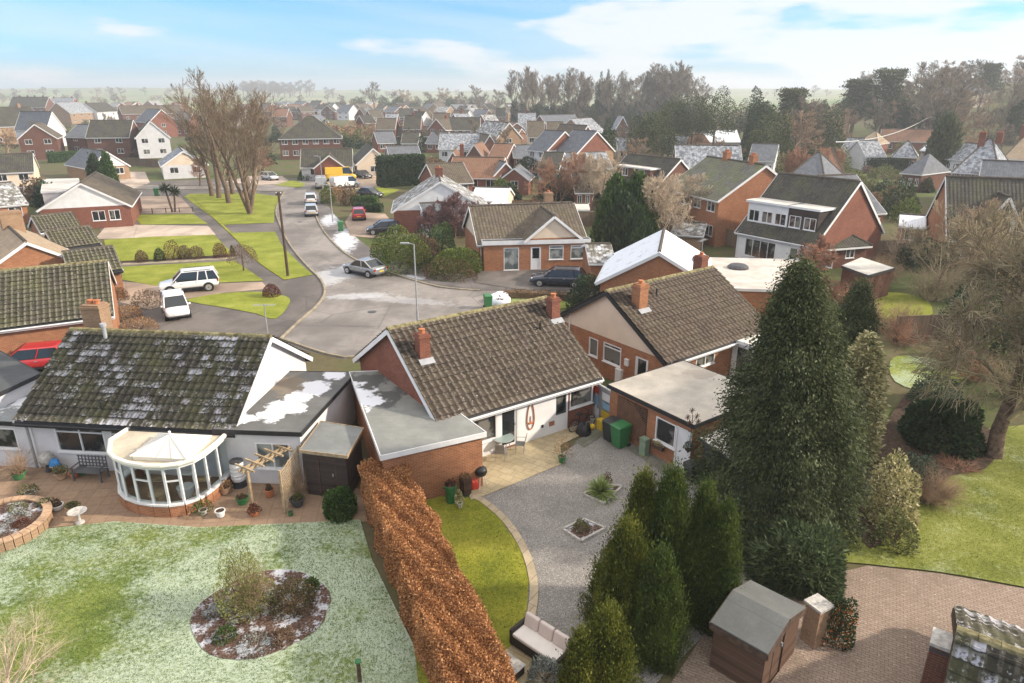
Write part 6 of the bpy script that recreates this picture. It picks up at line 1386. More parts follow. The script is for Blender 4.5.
# white plastic sheeting over a heap at the road edge
def heap(name, cx, cy, rx, ry, h, mat, label, cat, seed=1, z=0.0):
    rs = np.random.RandomState(seed); n = 22; V = []; F = []
    for i in range(9):
        t = i / 8
        for j in range(n): a = 2 * math.pi * j / n; k = 1 + .14 * math.sin(a * 3 + seed) + .07 * math.sin(a * 7 + i); r = math.sin((1 - t) * math.pi / 2) ** .6; V.append((math.cos(a) * rx * r * k, math.sin(a) * ry * r * k, h * (1 - (1 - t) ** 2) * (1 + .12 * math.sin(a * 5 + i)) + rs.uniform(-.02, .02)))
    for i in range(8):
        for j in range(n): F.append((i * n + j, i * n + (j + 1) % n, (i + 1) * n + (j + 1) % n, (i + 1) * n + j))
    o = link(name, np_mesh(name, np.array(V), np.array(F), M[mat], True)); o.location = (cx, cy, z); return tag(o, label, cat)
p = at(500, 301); heap('plastic_sheeting', p.x, p.y, .9, 1.5, .55, 'snow', 'crumpled white sheeting covering a heap at the edge of the road', 'sheeting', 4)
for x_, y_, lb in ((372, 312, 'round drain cover in the wide road turning area'), (300, 222, 'round drain cover in the street beside the lawns')):
    p = at(x_, y_); b = MB(); b.lathe(0, 0, [(.34, 0), (.34, .012)], 18); b.lathe(0, 0, [(.26, .013), (.26, .018)], 18); o = b.build('drain_cover', M['dark']); o.location = (p.x, p.y, .012); tag(o, lb, 'drain cover')
# ------------------------------------------------------------------ garden things, right yard
def pot(px, py, r, h, mat, label, plant=None, pr=.25, ph=.3, loc=None, cat='plant pot', name='plant_pot'):
    p = loc or at(px, py); o = empty(name, (p.x, p.y, p.z + .05), label, cat); b = MB(); b.lathe(0, 0, [(r * .68, 0), (r * .9, h * .8), (r, h * .82), (r, h), (r * .86, h), (r * .84, h * .9)], 14); b.build('pot', M[mat], o, smooth=False)
    b = MB(); b.lathe(0, 0, [(r * .8, h * .86), (r * .8, h * .93)], 12); b.build('soil', M['soil'], o)
    if plant:
        me = shrub_mesh('foliage', pr, pr, ph, 260, .07, M[plant], int(px * 3 + py) % 999 + 1, .3, .6); q = link('foliage', me, o); q.location = (0, 0, h * .8)
    return o
def table_set():
    p = at(503, 452); o = empty('patio_table', (p.x, p.y, .05), 'round glass patio table on the yellow paving', 'table'); b = MB(); b.lathe(0, 0, [(.50, .70), (.50, .712)], 28); b.build('table_top', M['tglass'], o); b = MB(); b.tube([(.5 * math.cos(a / 24 * 6.2832), .5 * math.sin(a / 24 * 6.2832), .70) for a in range(25)], .018, 6); b.build('rim', M['grey'], o)
    for a in range(4): an = a * math.pi / 2 + .5; b = MB(); b.tube([(.42 * math.cos(an), .42 * math.sin(an), 0), (.3 * math.cos(an), .3 * math.sin(an), .4), (.4 * math.cos(an), .4 * math.sin(an), .69)], .016, 6); b.build('leg', M['grey'], o)
    nm = ('grey metal patio chair nearest the camera at the glass table', 'grey metal patio chair on the right of the glass table', 'grey metal patio chair between glass table and the window', 'grey metal patio chair on the left of the glass table')
    for k, an in enumerate((-1.7, -.1, 1.5, 3.1)):
        c = empty('patio_chair', (p.x + .78 * math.cos(an), p.y + .78 * math.sin(an), .05), nm[k], 'chair', 'chairs round the glass patio table', an - math.pi / 2)
        b = MB(); b.box(0, 0, .42, .44, .42, .03); b.build('seat', M['fabric_g'], c, bevel=.01); b = MB(); b.hexa([(-.22, .2, .46), (.22, .2, .46), (.22, .22, .46), (-.22, .22, .46), (-.2, .3, .9), (.2, .3, .9), (.2, .32, .9), (-.2, .32, .9)]); b.build('backrest', M['fabric_g'], c)
        for x in (-.21, .21):
            for y in (-.19, .19): b = MB(); b.tube([(x, y, 0), (x, y, .43)], .013, 6); b.build('leg', M['grey'], c)
            b = MB(); b.tube([(x, -.19, .43), (x, -.17, .64), (x, .25, .66)], .013, 6); b.build('armrest', M['grey'], c)
M['fabric_g'] = plain('grey_mesh_fabric', (.25, .25, .23), .8, .2); t = NT('table_glass', .05, .6); M['tglass'] = t.col((.30, .37, .35))
table_set()
def kettle():
    p = at(481, 487); o = empty('barbecue', (p.x, p.y, .03), 'black kettle barbecue on pale legs at the garage corner', 'barbecue'); b = MB(); b.lathe(0, 0, [(.08, .5), (.22, .58), (.27, .70), (.275, .72)], 18); b.build('bowl', M['black'], o, smooth=True); b = MB(); b.lathe(0, 0, [(.275, .722), (.25, .84), (.14, .93), (.03, .95)], 18); l = b.build('lid', M['black'], o, smooth=True); b = MB(); b.bar((-.06, 0, .97), (.06, 0, .97), .025); b.build('handle', M['wood'], l)
    for k in range(3): a = k * 2.09 + .4; b = MB(); b.tube([(.12 * math.cos(a), .12 * math.sin(a), .56), (.3 * math.cos(a), .3 * math.sin(a), 0)], .014, 6); b.build('leg', M['white'], o)
kettle()
p = at(474, 489); heap('gas_bag', p.x, p.y, .18, .16, .42, 'red', 'bright red bag standing beside the kettle barbecue', 'bag', 2, .06)
p = at(466, 494); o = empty('wooden_planter', (p.x, p.y, .05), 'narrow brown wooden planter box against the garage wall', 'planter', None, .6); b = MB(); b.hexa([(-.16, -.16, 0), (.16, -.16, 0), (.16, .16, 0), (-.16, .16, 0), (-.2, -.2, .75), (.2, -.2, .75), (.2, .2, .75), (-.2, .2, .75)]); b.build('box', M['plank_b'], o); q = link('foliage', shrub_mesh('foliage', .2, .2, .25, 220, .07, M['leaf_tan'], 5, .3, .5), o); q.location = (0, 0, .7)
pot(451, 503, .26, .8, 'green', 'tall green tub with dead plant against the garage wall', 'leaf_red', .25, .45, name='planter_tub'); pot(460, 508, .12, .2, 'white', 'pale ivy pot in front of the tall green tub', 'leaf_cream', .2, .6)
def cordyline(px, py, label, n=170, L=.95):
    p = at(px, py); rs = np.random.RandomState(4); d = sphere_dirs(n, rs); d[:, 2] = np.abs(d[:, 2]) * 1.1 + .1; d /= np.linalg.norm(d, axis=1, keepdims=True); V = []
    for k in range(n):
        D = d[k]; Ls = L * rs.uniform(.6, 1.05); T = np.cross(D, [0, 0, 1]); T /= np.linalg.norm(T) + 1e-6; w = .028; P0 = np.array([0, 0, .12]); prev = None
        for i in range(4):
            t = i / 3; q = P0 + D * Ls * t - np.array([0, 0, .55 * (1 - D[2]) * Ls * t * t]); ww = w * (1, 1.2, .9, .1)[i]; cur = (q - T * ww, q + T * ww)
            if prev is not None: V += [prev[0], prev[1], cur[1], cur[0]]
            prev = cur
    o = empty('cordyline', (p.x, p.y, .05), label, 'plant'); link('leaves', kites_mesh('leaves', np.array(V), M['leaf_cord']), o); b = MB(); b.tube([(0, 0, -.05), (0, 0, .2)], .07, 8); b.build('stem', M['bark'], o)
cordyline(600, 496, 'spiky striped cordyline in its square bed on the gravel', 230, .85)
def sqbed(cxp, label, plant, prx, ph, corners, pl=True, frost=True):
    P = [at(*c) for c in corners]; c = sum(P, Vector()) / 4; o = empty('planting_bed', c, label, 'bed')
    for i in range(4): b = MB(); a, e_ = P[i] - c, P[(i + 1) % 4] - c; b.bar(a + Vector((0, 0, .07)), e_ + Vector((0, 0, .07)), .09, .12); b.build('edging_board', M['stone'], o)
    b = MB(); b.poly([(q.x - c.x, q.y - c.y, .085) for q in P]); b.build('soil', M['bed'] if frost else M['soil'], o)
    if pl: s_ = empty('small_shrub', (c.x - .1, c.y, .08), plant[1], 'shrub'); link('foliage', shrub_mesh('foliage', prx, prx, ph, 420, .06, M[plant[0]], 9, .3, .6), s_)
sqbed(0, 'square stone edged bed with frosty soil in the gravel', ('leaf_olive', 'small olive green plant in the frosty square bed'), .28, .4, [(563, 531), (584, 521), (605, 530), (581, 543)])
sqbed(0, 'square edged bed around the cordyline', None, 0, 0, [(583, 496), (600, 486), (622, 488), (604, 505)], False)
shrub('dead_plant', 607, 486, 'rusty dead flower stalks behind the cordyline', .22, .7, 220, .06, 'leaf_red', 'plant', up=1.2)
pot(562, 463, .19, .3, 'green', 'green pot with tall cream dried plant at the paving corner', 'leaf_tan', .42, 1.0)
# pots of colour, box and hanging things along the garage wall
def gpos(u, o_, z=0): q = p0 + gu * u - gn * o_; return Vector((q.x, q.y, z))
def simple(name, loc, label, cat, parts, rz=0, group=None):
    o = empty(name, loc, label, cat, group, rz)
    for (pn, mat, fn) in parts: b = MB(); fn(b); b.build(pn, M[mat], o)
    return o
simple('storage_box', gpos(2.62, .28, .05), 'pale green storage box under the garage window', 'box', [('box', 'leafbox', lambda b: b.box(0, 0, 0, .35, .3, .75)), ('lid', 'leafbox', lambda b: b.box(0, 0, .752, .38, .33, .05))], ga) if M.setdefault('leafbox', plain('pale_green_paint', (.20, .27, .19))) else 0
simple('window_box', gpos(3.35, .2, .62), 'flower box fixed below the garage window', 'planter', [('trough', 'woodd', lambda b: b.box(0, 0, 0, .6, .2, .18)), ('bracket', 'black', lambda b: (b.bar((-.2, .1, -.15), (-.2, -.05, 0), .02), b.bar((.2, .1, -.15), (.2, -.05, 0), .02)))], ga)
q = link('foliage', shrub_mesh('foliage', .3, .1, .2, 260, .05, M['leaf_cream'], 7)); q.parent = COL.objects.get('window_box'); q.location = (0, 0, .14)
simple('door_mat', gpos(4.6, .5, .056), 'dark door mat outside the white garage door', 'mat', [('mat', 'tyre', lambda b: b.box(0, 0, 0, .7, .42, .02))], ga)
p = gpos(5.02, .22, 1.35); o = empty('hanging_basket', p, 'teal hanging plant beside the white garage door', 'basket'); b = MB(); b.lathe(0, 0, [(.03, -.15), (.13, -.05), (.15, .0)], 12); b.build('basket', M['woodd'], o); b = MB(); b.tube([(0, 0, 0), (0, 0, .5), (.0, .16, .55)], .012, 5); b.build('bracket', M['black'], o); link('foliage', shrub_mesh('foliage', .2, .2, .35, 300, .06, M['leaf_grey'], 13), o)
def flowerstake():
    p = gpos(5.0, .12, 1.6); o = empty('metal_flower_ornament', p, 'rusty metal flower ornament standing above the garage corner', 'ornament'); b = MB(); b.tube([(0, 0, 0), (0, 0, 1.3)], .015, 6); b.build('stake', M['woodd'], o)
    for (x, z) in ((-.2, 1.2), (.18, 1.25), (-.05, 1.5), (.25, 1.0), (-.12, .95)):
        b = MB()
        for k in range(8): a = k * math.pi / 4; b.bar((x, 0, z), (x + .13 * math.cos(a), .02, z + .13 * math.sin(a)), .035, .012)
        b.tube([(x, 0, z), (0, 0, z - .35)], .01, 5); b.build('flower', M['leaf_redm'], o)
M['leaf_redm'] = plain('rusty_metal', (.11, .045, .03), .7, .4); flowerstake()
simple('garden_stove', gpos(5.35, .35, .05), 'black metal stove standing left of the grey shed', 'stove', [('body', 'black', lambda b: b.box(0, 0, .12, .42, .38, .5)), ('top', 'dark', lambda b: b.box(0, 0, .622, .5, .46, .22)), ('foot', 'black', lambda b: (b.box(-.15, 0, 0, .06, .3, .119), b.box(.15, 0, 0, .06, .3, .119)))], ga)
pot(0, 7, .14, .28, 'terra', 'copper coloured pot on the path by the grey shed', 'leaf_tan', .12, .5, loc=gpos(5.6, .15, 1.0))
# gate with coloured panels between bungalow and garage
gA, gB = HM.W3(8.95, 1.4, 0), p0 - gu * .1 + gn * .3
def gate():
    d = (gB - gA); L = d.length; d.normalize(); o = empty('side_gate', gA, 'white framed side gate hung with coloured panels between bungalow and garage', 'gate', None, math.atan2(d.y, d.x)); b = MB()
    for x in (0, L / 2, L): b.box(x, 0, .02, .07, .07, 1.95)
    b.bar((0, 0, 1.95), (L, 0, 1.95), .07); b.bar((0, 0, .15), (L, 0, .15), .07); b.build('frame', M['white'], o); b = MB(); b.box(L / 2, .04, .1, L, .02, 1.8); b.build('mesh_panel', M['grey'], o)
    k = 0
    for (x, z, w, h, m) in ((.12, 1.3, .3, .5, 'blue'), (.5, 1.45, .3, .35, 'red'), (.12, .75, .3, .45, 'red'), (.5, .85, .28, .45, 'poster_b'), (.14, .25, .7, .42, 'white'), (.95, 1.3, .3, .4, 'white'), (.97, .85, .3, .35, 'poster_b'), (.95, .3, .3, .45, 'yellow')):
        x = x * L / 1.35; w = w * L / 1.35; b = MB(); b.box(x + w / 2, -.05, z, w, .02, h); b.build('coloured_panel', M[m], o)
M['poster_b'] = plain('pale_blue_panel', (.25, .45, .6)); gate()
p = gB - gn * .5 - gu * .2; simple('crate', (p.x, p.y, .03), 'yellow plastic crate standing by the side gate', 'crate', [('crate', 'yellow', lambda b: (b.box(0, 0, 0, .35, .3, .5), b.box(0, 0, .5, .39, .34, .04)))], ga)
p = HM.W3(8.35, -.3, 0); pot(0, 3, .17, .34, 'stone', 'white bucket in the corner by the side gate', None, loc=p, name='bucket', cat='bucket'); p = HM.W3(8.75, -.5, 0); pot(0, 5, .11, .2, 'red', 'small red pot in front of the side gate', 'leaf_g', .08, .12, loc=p)
def bicycle(loc, rz, label):
    o = empty('bicycle', loc, label, 'bicycle', None, rz)
    for x in (-.5, .5):
        b = MB(); b.tube([(x + .32 * math.cos(a / 20 * 6.2832), 0, .33 + .32 * math.sin(a / 20 * 6.2832)) for a in range(21)], .025, 6); w = b.build('wheel', M['tyre'], o); b = MB()
        for k in range(8): a = k * math.pi / 8; b.bar((x - .3 * math.cos(a), 0, .33 - .3 * math.sin(a)), (x + .3 * math.cos(a), 0, .33 + .3 * math.sin(a)), .006)
        b.build('spokes', M['grey'], w)
    b = MB(); 
    for a, c in (((-.5, .33), (-.12, .33)), ((-.5, .33), (-.18, .75)), ((-.12, .33), (-.2, .85)), ((-.12, .33), (.36, .72)), ((-.18, .75), (.36, .8)), ((.5, .33), (.36, .95))): b.tube([(a[0], 0, a[1]), (c[0], 0, c[1])], .02, 6)
    b.build('frame', M['black'], o); b = MB(); b.box(-.2, 0, .86, .26, .14, .06); b.build('saddle', M['black'], o); b = MB(); b.tube([(.32, -.28, .98), (.37, 0, .96), (.32, .28, .98)], .016, 6); b.build('handlebar', M['black'], o)
p = HM.W3(7.55, -.45, .02); bicycle(p, math.atan2(HM.u.y, HM.u.x), 'dark bicycle leaning below the kitchen window')
p = HM.W3(7.3, -.9, 0); o = heap('covered_garden_stool', p.x, p.y, .35, .3, .6, 'black', 'dark covered garden stool in front of the bicycle', 'stool', 6); 
p = HM.W3(7.95, -.75, .02); b = MB(); b.lathe(0, 0, [(.02, 0), (.12, .05), (.16, .16), (.12, .27), (.02, .32)], 14); o = b.build('ball', M['yellow'], smooth=True); o.location = p; tag(o, 'yellow ball on the ground beside the bicycle', 'ball')
# rattan sofa and low table
def sofa():
    A, B = at(513, 636, .3), at(562, 668, .3); c = at(541, 655); d = (at(572, 650, .8) - at(524, 619, .8)).normalized(); o = empty('rattan_sofa', (c.x, c.y, .08), 'dark rattan garden sofa with pale cushions at the edge of the lawn', 'sofa', None, math.atan2(d.y, d.x)); L = 1.75
    M['rattan'] = plain('dark_rattan', (.045, .038, .032), .8, .3, .3, 20); M['cushion'] = plain('pale_cushion', (.74, .70, .66), .9, .1, .04)
    M['pillow'] = plain('pinkish_pillow', (.62, .54, .50), .9, .1, .04)
    b = MB(); b.box(0, 0, .03, L, .72, .30); b.build('base', M['rattan'], o, bevel=.02); b = MB(); b.box(0, .36, .03, L, .10, .66); b.build('backrest', M['rattan'], o, bevel=.02)
    for sg in (-1, 1): b = MB(); b.box(sg * (L / 2 - .0), .02, .03, .10, .78, .53); b.build('armrest', M['rattan'], o, bevel=.02)
    b = MB(); b.box(0, -.04, .332, L - .12, .66, .13); b.build('seat_cushion', M['cushion'], o, bevel=.04)
    for k in range(3): b = MB(); x = (k - 1) * (L - .12) / 3; w = (L - .14) / 3 * .485; b.hexa([(x - w, .12, .46), (x + w, .12, .46), (x + w, .28, .46), (x - w, .28, .46), (x - w, .22, .86), (x + w, .22, .86), (x + w, .36, .84), (x - w, .36, .84)]); b.build('back_cushion', M['pillow'], o, bevel=.05)
    p = at(509, 664, .35); t_ = empty('low_table', (p.x, p.y, .08), 'low rattan table with pale patterned glass top beside the hedge', 'table', None, math.atan2(d.y, d.x)); b = MB(); b.box(0, 0, .0, .75, .5, .28); b.build('base', M['rattan'], t_, bevel=.02); b = MB(); b.box(0, 0, .29, .8, .55, .02); b.build('table_top', M['stone'], t_)
sofa()
shrub('silver_shrub', 552, 690, 'silvery frosted shrub growing in front of the rattan sofa', .55, .75, 1500, .11, 'leaf_frost', seed=5, up=.5, loc=at(545, 683) + Vector((0, 0, .05)), width=.15)
shrub('silver_shrub', 585, 700, 'grey green bushy shrub between the sofa and the small conifer', .75, 1.1, 3200, .12, 'leaf_grey', seed=8, up=.5, loc=at(578, 704) + Vector((0, 0, 0)), width=.15)
# ------------------------------------------------------------------ left garden things
def round_bed():
    c = at(2, 531); o = empty('raised_bed', c, 'round brick edged raised bed with frosted plants at the left edge', 'bed'); b = MB(); r = 1.42; n = 36
    for i in range(n):
        a0, a1 = i * 2 * math.pi / n, (i + .9) * 2 * math.pi / n; q = []
        for z in (0, .42):
            for (rr, a) in ((r, a0), (r + .22, a0), (r + .22, a1), (r, a1)): q.append((rr * math.cos(a), rr * math.sin(a), z))
        b.hexa([q[0], q[1], q[2], q[3], q[4], q[5], q[6], q[7]])
    b.build('brick_edging', M['brick_tan'], o); b = MB(); b.lathe(0, 0, [(r + .05, 0), (r + .05, .36)], 36); b.build('soil', M['bed'], o); b = MB(); 
    for i in range(n):
        a0, a1 = i * 2 * math.pi / n, (i + .93) * 2 * math.pi / n; q = []
        for z in (.422, .48):
            for (rr, a) in ((r - .03, a0), (r + .27, a0), (r + .27, a1), (r - .03, a1)): q.append((rr * math.cos(a), rr * math.sin(a), z))
        b.hexa(q)
    b.build('coping', M['terra2'], o)
    for k, (x, y, m, s, lb) in enumerate(((.5, .3, 'leaf_frost', .45, 'frosted silver cushion plant in the round bed, right of centre'), (.3, -.6, 'leaf_frost', .4, 'frosted silver cushion plant at the front of the round bed'), (.9, -.1, 'leaf_red', .3, 'reddish heather near the right rim of the round bed'), (.1, .9, 'leaf_olive', .4, 'yellow green tuft at the back of the round bed'))):
        s_ = empty('small_shrub', (c.x + x, c.y + y, .36), lb, 'plant'); link('foliage', shrub_mesh('foliage', s, s, .22, 420, .05, M[m], k + 3), s_)
round_bed()
for (x, y, r_, h_, m, pl, pr_, ph_, lb) in ((20, 479, .3, .3, 'green', 'leaf_br', .2, .2, 'dark green tub under the bare shrub by the white wall'), (62, 479, .26, .3, 'terra2', 'leaf_olive', .3, .35, 'large clay pot with grassy plant left of the bench'), (75, 478, .2, .22, 'terra', None, 0, 0, 'small empty clay pot left of the bench'), (83, 475, .2, .3, 'green', 'leaf_g', .16, .12, 'green glazed pot close beside the bench'),
    (31, 497, .2, .2, 'stone', 'leaf_olive', .38, .35, 'stone pot with olive bush behind the round bed'), (47, 512, .2, .25, 'woodd', 'leaf_g', .28, .3, 'dark pot with green bush right of the round bed'), (58, 510, .24, .2, 'white', 'leaf_br', .18, .3, 'white bowl with brown stems among the patio pots'), (74, 514, .26, .34, 'terra2', 'leaf_olive', .27, .18, 'rounded clay pot with dense plant, rightmost of the patio group'),
    (204, 515, .17, .2, 'stone', 'leaf_g', .42, .35, 'bushy green plant in a low pot before the conservatory'), (221, 517, .2, .26, 'white', 'soil', .0, .0, 'empty white pot right of the conservatory'), (226, 494, .24, .3, 'terra2', 'leaf_tan', .28, .3, 'clay pot with dry grass against the conservatory base'), (243, 504, .26, .28, 'green', 'leaf_br', .2, .15, 'green tub under the pergola'), (270, 497, .2, .34, 'terra', 'leaf_br', .1, .25, 'red clay pot inside the pergola'), (298, 506, .3, .32, 'dark', 'leaf_olive', .24, .2, 'dark square looking tub at the foot of the trellis'), (291, 516, .12, .15, 'green', None, 0, 0, 'tiny green pot in front of the trellis'), (255, 516, .2, .2, 'terra', 'leaf_red', .25, .3, 'low clay pot with red leaves under the pergola post')):
    pot(x, y, r_, h_, m, lb, pl if pl != 'soil' else None, pr_, ph_)
p = at(80, 523); simple('bird_bath', (p.x, p.y, .02), 'grey stone bird bath at the edge of the frosty lawn', 'bird bath', [('base', 'stone', lambda b: b.lathe(0, 0, [(.18, 0), (.16, .05), (.07, .1), (.06, .35), (.1, .4)], 14)), ('bowl', 'stone', lambda b: b.lathe(0, 0, [(.1, .402), (.32, .5), (.34, .52), (.3, .52), (.08, .44)], 18))])
p = at(240, 486); simple('water_butt', (p.x, p.y, .02), 'white ribbed water butt with dark lid beside the conservatory', 'water butt', [('barrel', 'white', lambda b: b.lathe(0, 0, [(.26, .3), (.3, .45), (.28, .5), (.31, .6), (.29, .65), (.31, .8), (.29, .85), (.3, 1.0), (.27, 1.15)], 20)), ('lid', 'dark', lambda b: b.lathe(0, 0, [(.28, 1.152), (.27, 1.2), (.05, 1.22)], 18)), ('stand', 'blackbin', lambda b: b.lathe(0, 0, [(.3, 0), (.25, .298)], 14))])
def bench():
    p = HL.W3((at(104, 470) - HL.A).dot(HL.u), -.75, 0); o = empty('garden_bench', (p.x, p.y, .02), 'dark lattice backed garden bench by the white wall', 'bench', None, math.atan2(HL.u.y, HL.u.x)); M['benchm'] = plain('grey_teak', (.11, .11, .115), .8, .2)
    b = MB()
    for k in range(5): b.box(0, -.2 + k * .1, .42, 1.3, .08, .03)
    b.build('seat', M['benchm'], o); b = MB()
    for k in range(9): b.bar((-.62 + k * .155, .27, .46), (-.62 + k * .155, .3, .98), .035)
    for k in range(4): b.bar((-.65, .27, .5 + k * .15), (.65, .27, .5 + k * .15), .035)
    b.build('backrest', M['benchm'], o)
    for x in (-.62, .62):
        for y in (-.22, .26): b = MB(); b.box(x, y, 0, .06, .06, .42 if y > 0 else .62); b.build('leg', M['benchm'], o)
        b = MB(); b.bar((x, -.26, .64), (x, .27, .64), .06, .03); b.build('armrest', M['benchm'], o)
bench()
p = HL.W3((at(62, 463) - HL.A).dot(HL.u), -.35, 0); o = empty('globe_ornament', (p.x, p.y, 0), 'grey mottled globe ornament against the white wall', 'ornament'); b = MB(); b.lathe(0, 0, [(.03, .35), (.22, .44), (.31, .65), (.22, .88), (.03, .96)], 18); b.build('globe', M['stone'], o, smooth=True); b = MB(); b.lathe(0, 0, [(.14, 0), (.08, .3), (.1, .37)], 10); b.build('stand', M['dark'], o)
heap('blue_cloth', p.x + .42, p.y - .1, .22, .16, .3, 'blue', 'blue cloth bundle on a stool beside the globe ornament', 'cloth', 3, .38); simple('low_stool', (p.x + .42, p.y - .1, 0), 'small wooden stool under the blue cloth', 'stool', [('seat', 'wood', lambda b: b.box(0, 0, .34, .4, .34, .04)), ('leg', 'wood', lambda b: b.bar((-.15, 0, 0), (-.15, 0, .34), .05)), ('leg', 'wood', lambda b: b.bar((.15, 0, 0), (.15, 0, .34), .05))])
twiggy('bare_shrub', 22, 470, 'bare brown shrub in a tub before the white wall', .7, 1.3, 34, 'twig', loc=at(20, 479) + Vector((0, 0, .25)), r=.014)
def pergola():
    a, b_ = at(253, 508), at(300, 480); d = (b_ - a).normalized(); n = Vector((-d.y, d.x, 0)); L = (b_ - a).length
    o = empty('pergola', a, 'small pale timber pergola with projecting rafters beside the white wing', 'pergola', None, math.atan2(d.y, d.x)); 
    for x in (0, L): b = MB(); b.box(x, 0, 0, .09, .09, 1.75); b.build('post', M['wood'], o)
    for y in (-.12, .12): b = MB(); b.bar((-.3, y, 1.78), (L + .2, y, 1.78), .05, .1); b.build('beam', M['wood'], o)
    for k in range(6): b = MB(); x = -.1 + k * L / 5.2; b.bar((x, -.55, 1.87), (x, .55, 1.87), .06, .07); b.build('rafter', M['wood'], o)
    ta, tb = at(285, 514), at(297, 484) if False else at(304, 482); tb = ta + (tb - ta).normalized() * 2.3; dd = (tb - ta).normalized(); o = empty('garden_trellis', ta, 'tall pale trellis screen between pergola and timber shed', 'trellis', None, math.atan2(dd.y, dd.x)); Lt = (tb - ta).length
    for x in (0, Lt): b = MB(); b.box(x, 0, 0, .08, .08, 1.95); b.build('post', M['wood'], o)
    b = MB()
    for k in range(14): b.bar((.04, -.03, .2 + k * .125), (Lt - .04, -.03, .2 + k * .125), .05, .015)
    for k in range(6): b.bar((.1 + k * Lt / 6, .0, .1), (.1 + k * Lt / 6, .0, 1.9), .03, .02)
    b.build('lattice', M['wood'], o)
pergola()
twiggy('climber', 306, 500, 'bare climbing plant on the trellis screen', .4, 1.7, 20, 'twig', loc=at(298, 497))
shrub('laurel_bush', 341, 515, 'rounded glossy green bush between timber shed and copper hedge', .62, 1.35, 3600, .11, 'leaf_g', seed=21, up=.4)
b = MB(); b.box(0, 0, 0, .09, .09, .7); p = at(360, 682); o = empty('garden_stake', (p.x, p.y, 0), 'short wooden stake with green top in the frosty lawn', 'stake'); b.build('stake', M['woodd'], o); b = MB(); b.lathe(0, 0, [(.08, .702), (.09, .76), (.04, .8)], 8); b.build('cap', M['green'], o)
# shrubs of the oval bed
M['leaf_hea'] = leafmat('brown_green_heather', [(.035, .04, .015), (.11, .09, .04), (.20, .15, .07)]); M['leaf_yol'] = leafmat('pale_olive_leaves', [(.10, .12, .03), (.26, .28, .09), (.46, .46, .22)])
shrub('feathery_shrub', 240, 618, 'tall feathery yellow green shrub at the back of the oval bed', 1.0, 2.3, 8500, .075, 'leaf_yol', seed=31, up=1.0, inner=1.0, width=.22, gap=.3, amp=.5, loc=at(248, 612))
twiggy('bare_shrub', 245, 612, 'brown twiggy stems inside the tall feathery shrub', .7, 2.1, 46, 'twig', loc=at(250, 610), r=.012)
shrub('brown_heather', 290, 605, 'brown and green mounded heather on the right of the oval bed', .75, .75, 3000, .06, 'leaf_hea', seed=33, loc=at(294, 606), gap=.2)
shrub('green_mound', 300, 590, 'fresh green mound plant at the right rear of the oval bed', .3, .35, 700, .06, 'leaf_g', seed=34, loc=at(312, 588))
shrub('green_mound', 225, 640, 'fresh green mound plant at the front left of the oval bed', .4, .3, 800, .06, 'leaf_g', seed=35, loc=at(226, 638))
shrub('frosted_plant', 255, 650, 'frost covered ground plant at the front of the oval bed', .6, .22, 900, .05, 'leaf_frost', seed=36, loc=at(256, 648)); shrub('frosted_plant', 213, 612, 'frost covered ground plant at the left of the oval bed', .35, .2, 600, .05, 'leaf_frost', seed=37, loc=at(213, 615))
shrub('russet_plant', 282, 638, 'russet leaved low plant at the front right of the oval bed', .4, .3, 700, .06, 'leaf_br', seed=38, loc=at(284, 640))
# pale bare branches bottom left, close to the camera
twiggy('pale_bare_shrub', 8, 700, 'pale leafless shrub with long arching branches at the bottom left', 1.7, 2.9, 18, 'twigp', loc=at(2, 715), levels=3, r=.034, seed=12)
# ------------------------------------------------------------------ hedges
def hedge(name, pxs, w, h, n, leaf, mat, label, seed, world_pts=False, **k):
    P = [Vector(p) if world_pts else at(*p) for p in pxs]; me = hedge_mesh('foliage', P, w, h, n, leaf, mat, seed, **k)
    o = empty(name, P[0], label, 'hedge'); link('foliage', me, o)
    rd = random.Random(seed); segs = []
    for i in range(len(P) - 1):
        L = (P[i + 1] - P[i]).length
        for j in range(max(2, int(L / 1.2))):
            q = P[i].lerp(P[i + 1], (j + .5) / max(2, int(L / 1.2))) - P[0]; segs.append((tuple(q), (q.x + rd.gauss(0, .1), q.y, h * .8), .04, .015))
    link('stem', seg_mesh('stem', segs, M['bark'], 4), o); return o
hedge('beech_hedge', [(385, 502), (500, 775)], 1.62, 1.9, 130000, .062, 'leaf_beech', 'tall clipped copper beech hedge running down between the two gardens', 3, wob=.10)
hedge('dark_hedge', [(381, 187), (422, 184)], 3.2, 5.0, 9000, .30, 'leaf_d', 'very tall dark clipped hedge left of the big white gable', 5)
hedge('dark_hedge', [(540, 208), (577, 207)], 2.6, 3.2, 6000, .25, 'leaf_d', 'dark clipped hedge behind the cross gabled bungalow', 6)
hedge('clipped_hedge', [(398, 274), (440, 278)], 0.1, 0.1, 10, .1, 'leaf_d', 'x', 6) if False else None
hedge('clipped_hedge', [(352, 205), (378, 205)], 1.6, 1.2, 2600, .16, 'leaf_g', 'low clipped green hedge behind the red hatchback', 7)
hedge('clipped_hedge', [(355, 211), (382, 212)], 1.0, 1.0, 2400, .16, 'leaf_d', 'lower dark hedge beside the black saloon', 8)
hedge('brown_hedge', [(505, 297), (560, 299), (600, 306)], .8, .55, 3500, .09, 'leaf_br', 'low brown winter hedge along the frosty front garden', 9)
hedge('brown_hedge', [(505, 299), (500, 305)], .5, .5, 500, .09, 'leaf_red', 'short russet hedge at the corner by the white sheeting', 19)
hedge('garden_hedge', [(50, 163), (82, 161)], 2.4, 2.2, 3500, .25, 'leaf_g', 'green hedge in front of the tall brown gabled house', 10)
hedge('garden_hedge', [(862, 170), (908, 171)], 2.5, 2.4, 3200, .3, 'leaf_d', 'dark hedge on the hillside below the terrace', 11)
